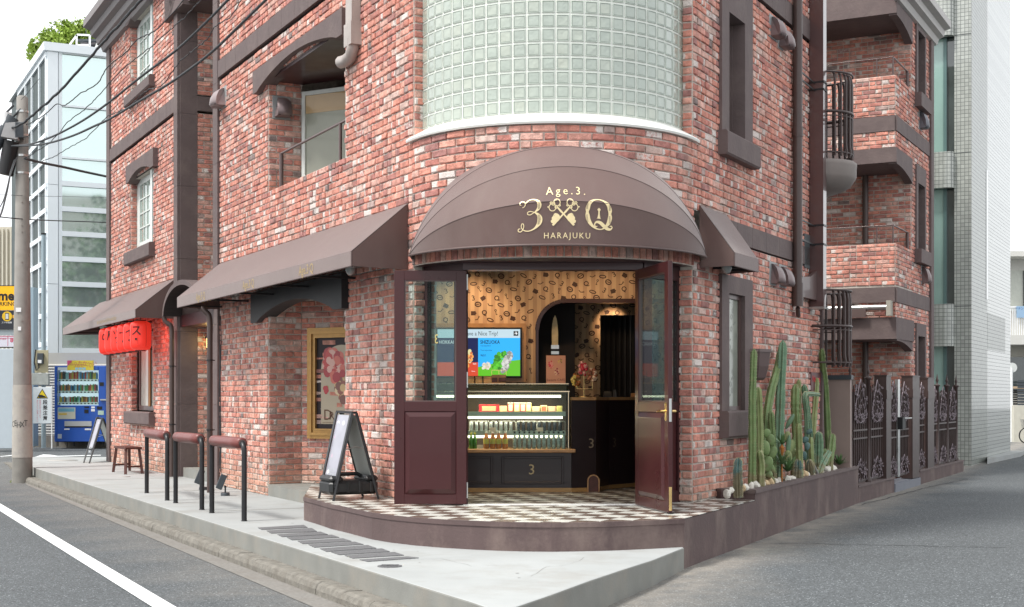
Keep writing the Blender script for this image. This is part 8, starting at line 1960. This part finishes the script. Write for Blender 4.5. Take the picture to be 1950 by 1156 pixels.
t = thing('roof_cabin', 'grey slatted cabin with a white frame on the glass building roof', 'roof structure'); Yk = 44.5
mb = MB(); mb.box(X(135,Yk),X(195,Yk),Yk+1,Yk+3,ztop_,Z(66,Yk)); mb.build('cabin_wall', mat('cabin_grey', (.33,.30,.31), .7, var=.1), t)
for k in range(14): mb = MB(); x_ = X(147+k*1.9,Yk); mb.box(x_,x_+.012,Yk+.95,Yk+1,ztop_,Z(70,Yk)); mb.build('slat', M['grey_metal'], t)
mb = MB(); mb.box(X(132,Yk),X(197,Yk),Yk+.8,Yk+3.2,Z(66,Yk),Z(62,Yk)); mb.build('cabin_roof', M['grey_metal'], t)
for (a, b) in (((120,102),(147,66)),((147,66),(171,67)),((171,67),(171,103)),((146,66),(146,103)),((147,86),(171,86)),((133,103),(147,86))):
    mb = MB(); mb.beam(at(*a,Yk-.2), at(*b,Yk-.2), .05, .045, up=(0,1,0)); mb.build('white_frame', M['white_metal'], t)
mb = MB(); mb.extr([at(175,104,Yk+.3), at(193,58,Yk+.3), at(207,62,Yk+.3), at(215,104,Yk+.3)], (0,.4,0)); mb.build('white_hood', mat('white_sheet', (.62,.63,.60), .5, var=.05), t)
mb = MB(); mb.tube([at(164,66,Yk), at(164,38,Yk)], .012, 5); mb.tube([at(160,42,Yk), at(170,36,Yk)], .01, 4); mb.build('antenna', M['grey_metal'], t)
# trees in the yard behind the brick building, mirrored in the office glass
def tree(x, y, h, r_, label, seed):
    t = thing('street_tree', label, 'tree', (x,y,.2), group='trees mirrored in the office glass'); mb = MB(); mb.tube([(0,0,0),(.08,0,h*.4),(-.05,.05,h*.75)], [.16,.12,.05], 8); rnd = random.Random(seed)
    mb.build('trunk', M['bark'], t)
    for k in range(5): a = k*1.3; mb = MB(); mb.tube([(0,0,h*.42),(cos(a)*r_*.5,sin(a)*r_*.5,h*.62)], [.06,.025], 6); mb.build('limb', M['bark'], t)
    foliage(t, (0,0,h*.66), r_, r_, h*.34, 1800, .13, M['leaf'], seed)
tree(-8.0, 35.4, 8.2, 1.6, 'leafy tree seen only as a reflection, nearest the brick corner', 1); tree(-6.3, 33.9, 8.6, 1.9, 'leafy tree seen only as a reflection, in the middle', 2); tree(-4.4, 37.0, 8.0, 2.2, 'leafy tree seen only as a reflection, deepest in the glass', 3)

# ------------------------------------------------------------------ vending machine and neighbours
YV = 38.6; gz = .27; vx0, vx1 = X(104,YV), X(202,YV); vz1 = Z(697,YV); vz0 = gz+.10
vm = thing('vending_machine', 'blue drinks vending machine with three shelves of bottles', 'vending machine', ((vx0+vx1)/2,YV,gz)); ox, oz = (vx0+vx1)/2, gz
vX = lambda px: X(px,YV)-ox; vZ = lambda py: Z(py,YV)-oz
M['vblue'] = mat('vending_blue', (.012,.085,.42), .35, var=.06, scale=4, coat=.3)
mb = MB(); f = [(vX(104),.10,vX(109)),(vX(188),.10,vX(202))]
for (a,b_,c_,d_) in ((vX(104),vX(109),vZ(841),vZ(697)),(vX(188),vX(202),vZ(841),vZ(697)),(vX(109),vX(188),vZ(841),vZ(772)),(vX(109),vX(188),vZ(705),vZ(697))): mb.bbox(a,b_,-.02,.85,c_,d_,.01)
mb.build('cabinet', M['vblue'], vm, kind='stuff')
mb = MB(); mb.box(vX(109),vX(188),.28,.8,vZ(772),vZ(705)); mb.build('display_back', mat('display_white', (.65,.70,.72), .4, var=.03, emit=(.8,.9,1), es=.45), vm)
mb = MB(); mb.box(vX(109),vX(188),-.012,-.006,vZ(772),vZ(705)); mb.build('display_pane', M['glass'], vm)
rnd = random.Random(21); bc_ = [(.5,.06,.06),(.05,.22,.40),(.10,.30,.12),(.55,.42,.08),(.55,.55,.55),(.25,.10,.04),(.6,.25,.08),(.06,.06,.07),(.35,.55,.6)]
gs = {}
for r_, (py0, py1, n_) in enumerate(((706.5,722,24),(731,744.5,24),(754.5,766,26))):
    mb = MB(); mb.box(vX(110),vX(187),.0,.26,vZ(py1+4.2),vZ(py1)); mb.build('shelf', M['white_metal'], vm)
    mb = MB()
    for k in range(11): x_ = vX(112+k*6.9); mb.box(x_,x_+.045,-.004,.0,vZ(py1+3.5),vZ(py1+1.2))
    mb.build('price_buttons', M['grey_metal'], vm, kind='stuff')
    for k in range(n_):
        c_ = rnd.randrange(len(bc_)); gs.setdefault(c_, MB()); x_ = vX(112.5+k*(73.0/n_)); h_ = (vZ(py0)-vZ(py1))*rnd.uniform(.82,1); rr_ = .030 if r_ < 2 else .028
        gs[c_].lathe([(rr_,vZ(py1)+.002),(rr_,vZ(py1)+h_*(.7 if r_ < 2 else .95)),(rr_*.5,vZ(py1)+h_)], (x_,.10), 8)
for c_, g in gs.items(): g.build('sample_bottles', flat('sample', bc_[c_], .3, coat=.4), vm, kind='stuff')
def vrect(px0, px1, py0, py1, m, nm, d=.006): mb = MB(); mb.box(vX(px0),vX(px1),-.02-d,-.02+.002,vZ(py1),vZ(py0)); return mb.build(nm, m, vm)
vy = flat('poster_yellow', (.62,.50,.05))
vrect(129,179,686.5,705,vy,'top_poster',.02); vrect(110.5,129,699.5,705,flat('pale_sticker',(.6,.65,.66)),'sticker'); vrect(110.5,144,776,798,flat('notice_cream',(.55,.55,.45)),'notice'); vrect(111.5,142,777.5,784,flat('notice_blue',(.15,.38,.5)),'notice_print',.008); vrect(112,128,787,790,flat('notice_orange',(.65,.45,.05)),'notice_print',.008)
vrect(123.5,175,802,811.5,flat('slot_silver',(.45,.46,.46),.3),'delivery_flap',.012); vrect(123.5,175,811.5,814,M['black'],'delivery_slot'); vrect(123,133,816,818.5,M['white_metal'],'sticker'); vrect(162,174,816,819,M['white_metal'],'sticker')
vrect(190,198,728,735,M['black'],'note_slot'); vrect(192,205,760,762.5,M['steel'],'lock_handle',.04); vrect(161,170,774,777,M['black'],'coin_display'); vrect(161,169,780,787,M['black'],'note_reader'); vrect(174.5,181,774,777.5,M['white_metal'],'coin_slot'); vrect(174,181,779,783.5,M['white_metal'],'coin_return'); vrect(185,195,774,780,M['black'],'card_reader'); vrect(187,198,782,790,flat('mint_sticker',(.45,.6,.5)),'sticker'); vrect(110.5,118,826.5,835,flat('grey_plate',(.45,.50,.56)),'data_plate')
mb = MB(); put_text(mb, 'あったか〜い', .15, lambda x, y: (vX(158)+x, -.043, vZ(692.5)+y), sx=.9); put_text(mb, 'つめた〜い', .13, lambda x, y: (vX(158)+x, -.043, vZ(697)+y), sx=.9); mb.build('poster_text', flat('poster_red', (.45,.08,.10)), vm)
mb = MB(); put_poly(mb, [(vX(129),vZ(698)),(vX(129),vZ(686.5)),(vX(139),vZ(686.5))], lambda x,z: (x,-.042,z)); mb.build('poster_corner', flat('poster_pink',(.6,.08,.2)), vm)
for k in range(3): vrect(144+k*7,150+k*7,700,704,flat('pale_blue_box',(.25,.5,.6)),'poster_picture',.022)
for px in (108,139,164,196): mb = MB(); mb.tube([(vX(px),.1,-.02),(vX(px),.1,.12)], .02, 6); mb.build('foot', M['black'], vm)
mb = MB(); mb.box(vX(106),vX(200),.02,.7,.10,.16); mb.build('plinth', M['black'], vm)
# corrugated fence behind and hoarding
t = thing('corrugated_fence', 'beige corrugated metal fence on a block base beside the vending machine', 'fence'); Yf = 39.4
mb = MB(); mb.box(X(28,Yf),X(215,Yf),Yf+.02,Yf+.1,Z(828,Yf),Z(672,Yf)); mb.build('backing', flat('fence_beige', (.42,.41,.37)), t)
for k in range(26):
    mb = MB(); z_ = Z(826-k*5.2,Yf); mb.tube([(X(28,Yf),Yf,z_),(X(215,Yf),Yf,z_)], .036, 6); mb.build('corrugation', M['fence_slat'] if 'fence_slat' in M else M.setdefault('fence_slat', mat('pale_corrugated', (.48,.47,.43), .5, var=.08)), t)
for k in range(9): mb = MB(); mb.bbox(X(26+k*21,Yf),X(46.5+k*21,Yf),Yf-.1,Yf+.2,gz-.1,Z(829,Yf),.008); mb.build('concrete_block', M['cb'] if 'cb' in M else M.setdefault('cb', mat('dark_concrete_block', (.19,.175,.15), .9, var=.25, scale=6, bump=.5)), t)
t = thing('hoarding', 'smooth pale blue hoarding panels below the yellow parking sign', 'hoarding'); Yh = 36.5
for k, (a, b) in enumerate(((-90,-28),(-27.6,28.5))): mb = MB(); mb.bbox(X(a,Yh),X(b,Yh),Yh,Yh+.08,gz,Z(664,Yh),.01); mb.build('hoarding_panel', mat('pale_blue_panel%d' % k, (.50,.57,.62), .45, var=.03), t)
# parking sign
Yq = 33; ps_ = thing('parking_sign', 'yellow and black parking sign partly hidden behind the utility pole', 'sign', (X(10,Yq),Yq,0)); oxx = X(10,Yq)
def qrect(px0, px1, py0, py1, m, nm, y0=.0, y1=.12): mb = MB(); mb.box(X(px0,Yq)-oxx,X(px1,Yq)-oxx,y0,y1,Z(py1,Yq),Z(py0,Yq)); return mb.build(nm, m, ps_)
qrect(-70,36,545,590.5,mat('sign_yellow', (.80,.42,.005), .35, var=.03, emit=(.9,.45,.0), es=.18),'name_panel'); qrect(-70,36,591.5,627.5,flat('sign_black',(.02,.022,.03),.3),'phone_panel'); qrect(-70,36,628,638,flat('sign_glass',(.28,.33,.35),.1),'display_strip',.02); qrect(-70,36,639,660.5,flat('sign_pale',(.66,.66,.74),.3),'price_panel'); qrect(-71,37,543.5,545,M['black'],'sign_edge'); qrect(-71,37,660.5,662,M['black'],'sign_edge')
qrect(-60,-54,662,850,M['grey_metal'],'sign_post'); qrect(30,34,662,850,mat('sign_post_blue',(.35,.42,.46),.4,var=.03),'sign_post',.3,.45)
def qtext(body, px, py, size, m, nm, align='RIGHT', bold=0, sx=1, y=-.004): mb = MB(); put_text(mb, body, size, lambda x, yy: (X(px,Yq)-oxx+x, y, Z(py,Yq)+yy), align=align, bold=bold, sx=sx); mb.build(nm, m, ps_)
qtext('Times', 37, 564, .32, M['black'], 'sign_lettering', bold=.012); qtext('PARKING', 31, 579, .105*1.3, M['black'], 'sign_lettering', bold=.002)
red_ = flat('sign_red', (.55,.03,.10)); qtext('800', 37, 648, .15, red_, 'price_text', bold=.003); qtext('料金は', 12, 645.5, .05, red_, 'price_text'); qtext('18:00〜', 36, 634+6.5, .04, M['black'], 'small_text'); qtext('スマホ精算', 23, 614.5, .05, M['white_metal'], 'small_text')
for (a, b, c_, d_, m_, y_) in ((-70,36,640,641,red_,0),(14.6,15.4,640,659,red_,0),(-70,36,643.6,644.2,red_,0)): qrect(a,b,c_,d_,m_,'price_rule',-.003,0)
mb = MB(); mb.add([(X(13.5,Yq)-oxx+.12*cos(a*pi/12), -.003, Z(602.5,Yq)+.12*sin(a*pi/12)) for a in range(24)], [tuple(range(24))]); mb.build('phone_disc', flat('disc_yellow',(.75,.48,.02)), ps_)
qrect(10,17,596,609,flat('phone_black',(.02,.02,.02)),'phone_icon',-.006,-.003); qrect(10.8,16.2,597.5,607.5,flat('phone_screen',(.6,.62,.58)),'phone_icon',-.008,-.006)
mb = MB(); put_poly(mb, [(24,600),(30,600),(27,594),(36,603),(27,612),(30,606),(24,606)], lambda a, b: (X(a,Yq)-oxx,-.003,Z(b,Yq))); mb.build('arrow_icon', flat('arrow_orange',(.75,.38,.02)), ps_)
# meter post with warning sign
Ym_ = 37.4
t = thing('service_post', 'pale blue service post with an electricity meter board', 'post', (X(83,Ym_),Ym_,gz)); 
mb = MB(); mb.tube([(0,0,-.02),(0,0,Z(447,Ym_)-gz)], .062, 12); mb.build('post', mat('pale_blue_post', (.30,.38,.42), .45, var=.05), t); mb = MB(); mb.tube([(0,0,Z(447,Ym_)-gz),(0,0,Z(444,Ym_)-gz)], .07, 12); mb.build('post_cap', M['black'], t)
def prect(px0, px1, py0, py1, m, nm, y0=-.12, y1=-.09): mb = MB(); mb.bbox(X(px0,Ym_)-X(83,Ym_),X(px1,Ym_)-X(83,Ym_),y0,y1,Z(py1,Ym_)-gz,Z(py0,Ym_)-gz,.004); return mb.build(nm, m, t)
prect(69,94.5,667,710,mat('meter_board', (.42,.38,.25), .7, var=.06),'meter_board'); prect(75.5,86.5,673,693,M['grey_metal'],'meter',-.2,-.12); prect(77,84,686,692,M['white_metal'],'meter_dial',-.21,-.2); prect(64,97,711,733,mat('galvanised_box', (.36,.38,.36), .5, var=.15, scale=8),'switch_box',-.22,-.09)
mb = MB(); z_ = lambda py: Z(py,Ym_)-gz; x_ = lambda px: X(px,Ym_)-X(83,Ym_); mb.tube([(x_(72),-.16,z_(666)),(x_(69),-.16,z_(690)),(x_(73),-.16,z_(706)),(x_(78),-.16,z_(700)),(x_(77),-.16,z_(692))], .018, 6); mb.build('meter_lead', M['cable'], t)
ws = thing('warning_sign', 'white warning sign with a yellow triangle on a thin pole', 'sign', (X(80,36.9),36.9,gz)); Yw = 36.9; wx = lambda px: X(px,Yw)-X(80,Yw); wz = lambda py: Z(py,Yw)-gz
mb = MB(); mb.bbox(wx(63.5),wx(98),-.02,.03,wz(806.5),wz(737.5),.005); mb.build('sign_board', mat('white_sign', (.66,.72,.75), .35, var=.02), ws); mb = MB(); mb.tube([(wx(98.7),.0,-.02),(wx(98.7),0,wz(735))], .018, 8); mb.build('sign_pole', M['white_metal'], ws)
mb = MB(); put_poly(mb, [(wx(70),wz(758.8)),(wx(92),wz(758.8)),(wx(81),wz(740))], lambda x,z:(x,-.023,z)); mb.build('triangle_edge', M['black'], ws)
mb = MB(); put_poly(mb, [(wx(72.2),wz(757.4)),(wx(89.8),wz(757.4)),(wx(81),wz(742.6))], lambda x,z:(x,-.0245,z)); mb.build('triangle', flat('triangle_yellow', (.72,.55,.02)), ws)
mb = MB(); put_poly(mb, [(wx(74),wz(755)),(wx(75),wz(752)),(wx(80),wz(752)),(wx(85),wz(754)),(wx(88),wz(755.5)),(wx(88),wz(757)),(wx(74),wz(757))], lambda x,z:(x,-.026,z)); mb.build('pictogram', M['black'], ws)
for k, ch in enumerate('段差注意'): mb = MB(); put_text(mb, ch, .135, lambda x, y, k=k: (wx(86.5)+x*.98, -.023, wz(766.5+k*10.2)+y), bold=.003); mb.build('sign_lettering', M['black'], ws)
for c_, (px, body) in enumerate(((77,'段差がありますので'),(72,'足もとにご注意ください'))):
    mb = MB()
    for k, ch in enumerate(body): put_text(mb, ch, .05, lambda x, y, k=k: (wx(px)+x, -.023, wz(763.5+k*3.9)+y))
    mb.build('small_lettering', flat('sign_red%d' % c_, (.6,.08,.15)), ws)
# tall slim cabinet edge behind the pole
mb = MB(); mb.box(X(56,38),X(63.5,38),38,38.4,gz,Z(547,38)); tag(mb.build('slim_cabinet', mat('slim_blue', (.30,.40,.46), .4, var=.04)), 'slim blue grey cabinet standing just right of the utility pole', 'cabinet')
# weeds at the pole foot
mb = MB(); rnd = random.Random(3)
for k in range(70):
    a = rnd.uniform(-.6,2.2); r_ = rnd.uniform(.2,.42); x_, y_ = pg[0]+r_*cos(a)*1.2, pg[1]-.12+r_*sin(a)*.3; h_ = rnd.uniform(.02,.07); mb.add([(x_-.006,y_,.003),(x_+.006,y_,.003),(x_+rnd.uniform(-.03,.03),y_+rnd.uniform(-.03,.03),h_)], [(0,1,2)])
tag(mb.build('weeds', mat('weed_green', (.16,.19,.06), .7, var=.2), kind='stuff'), 'small tuft of weeds at the foot of the utility pole', 'weeds')
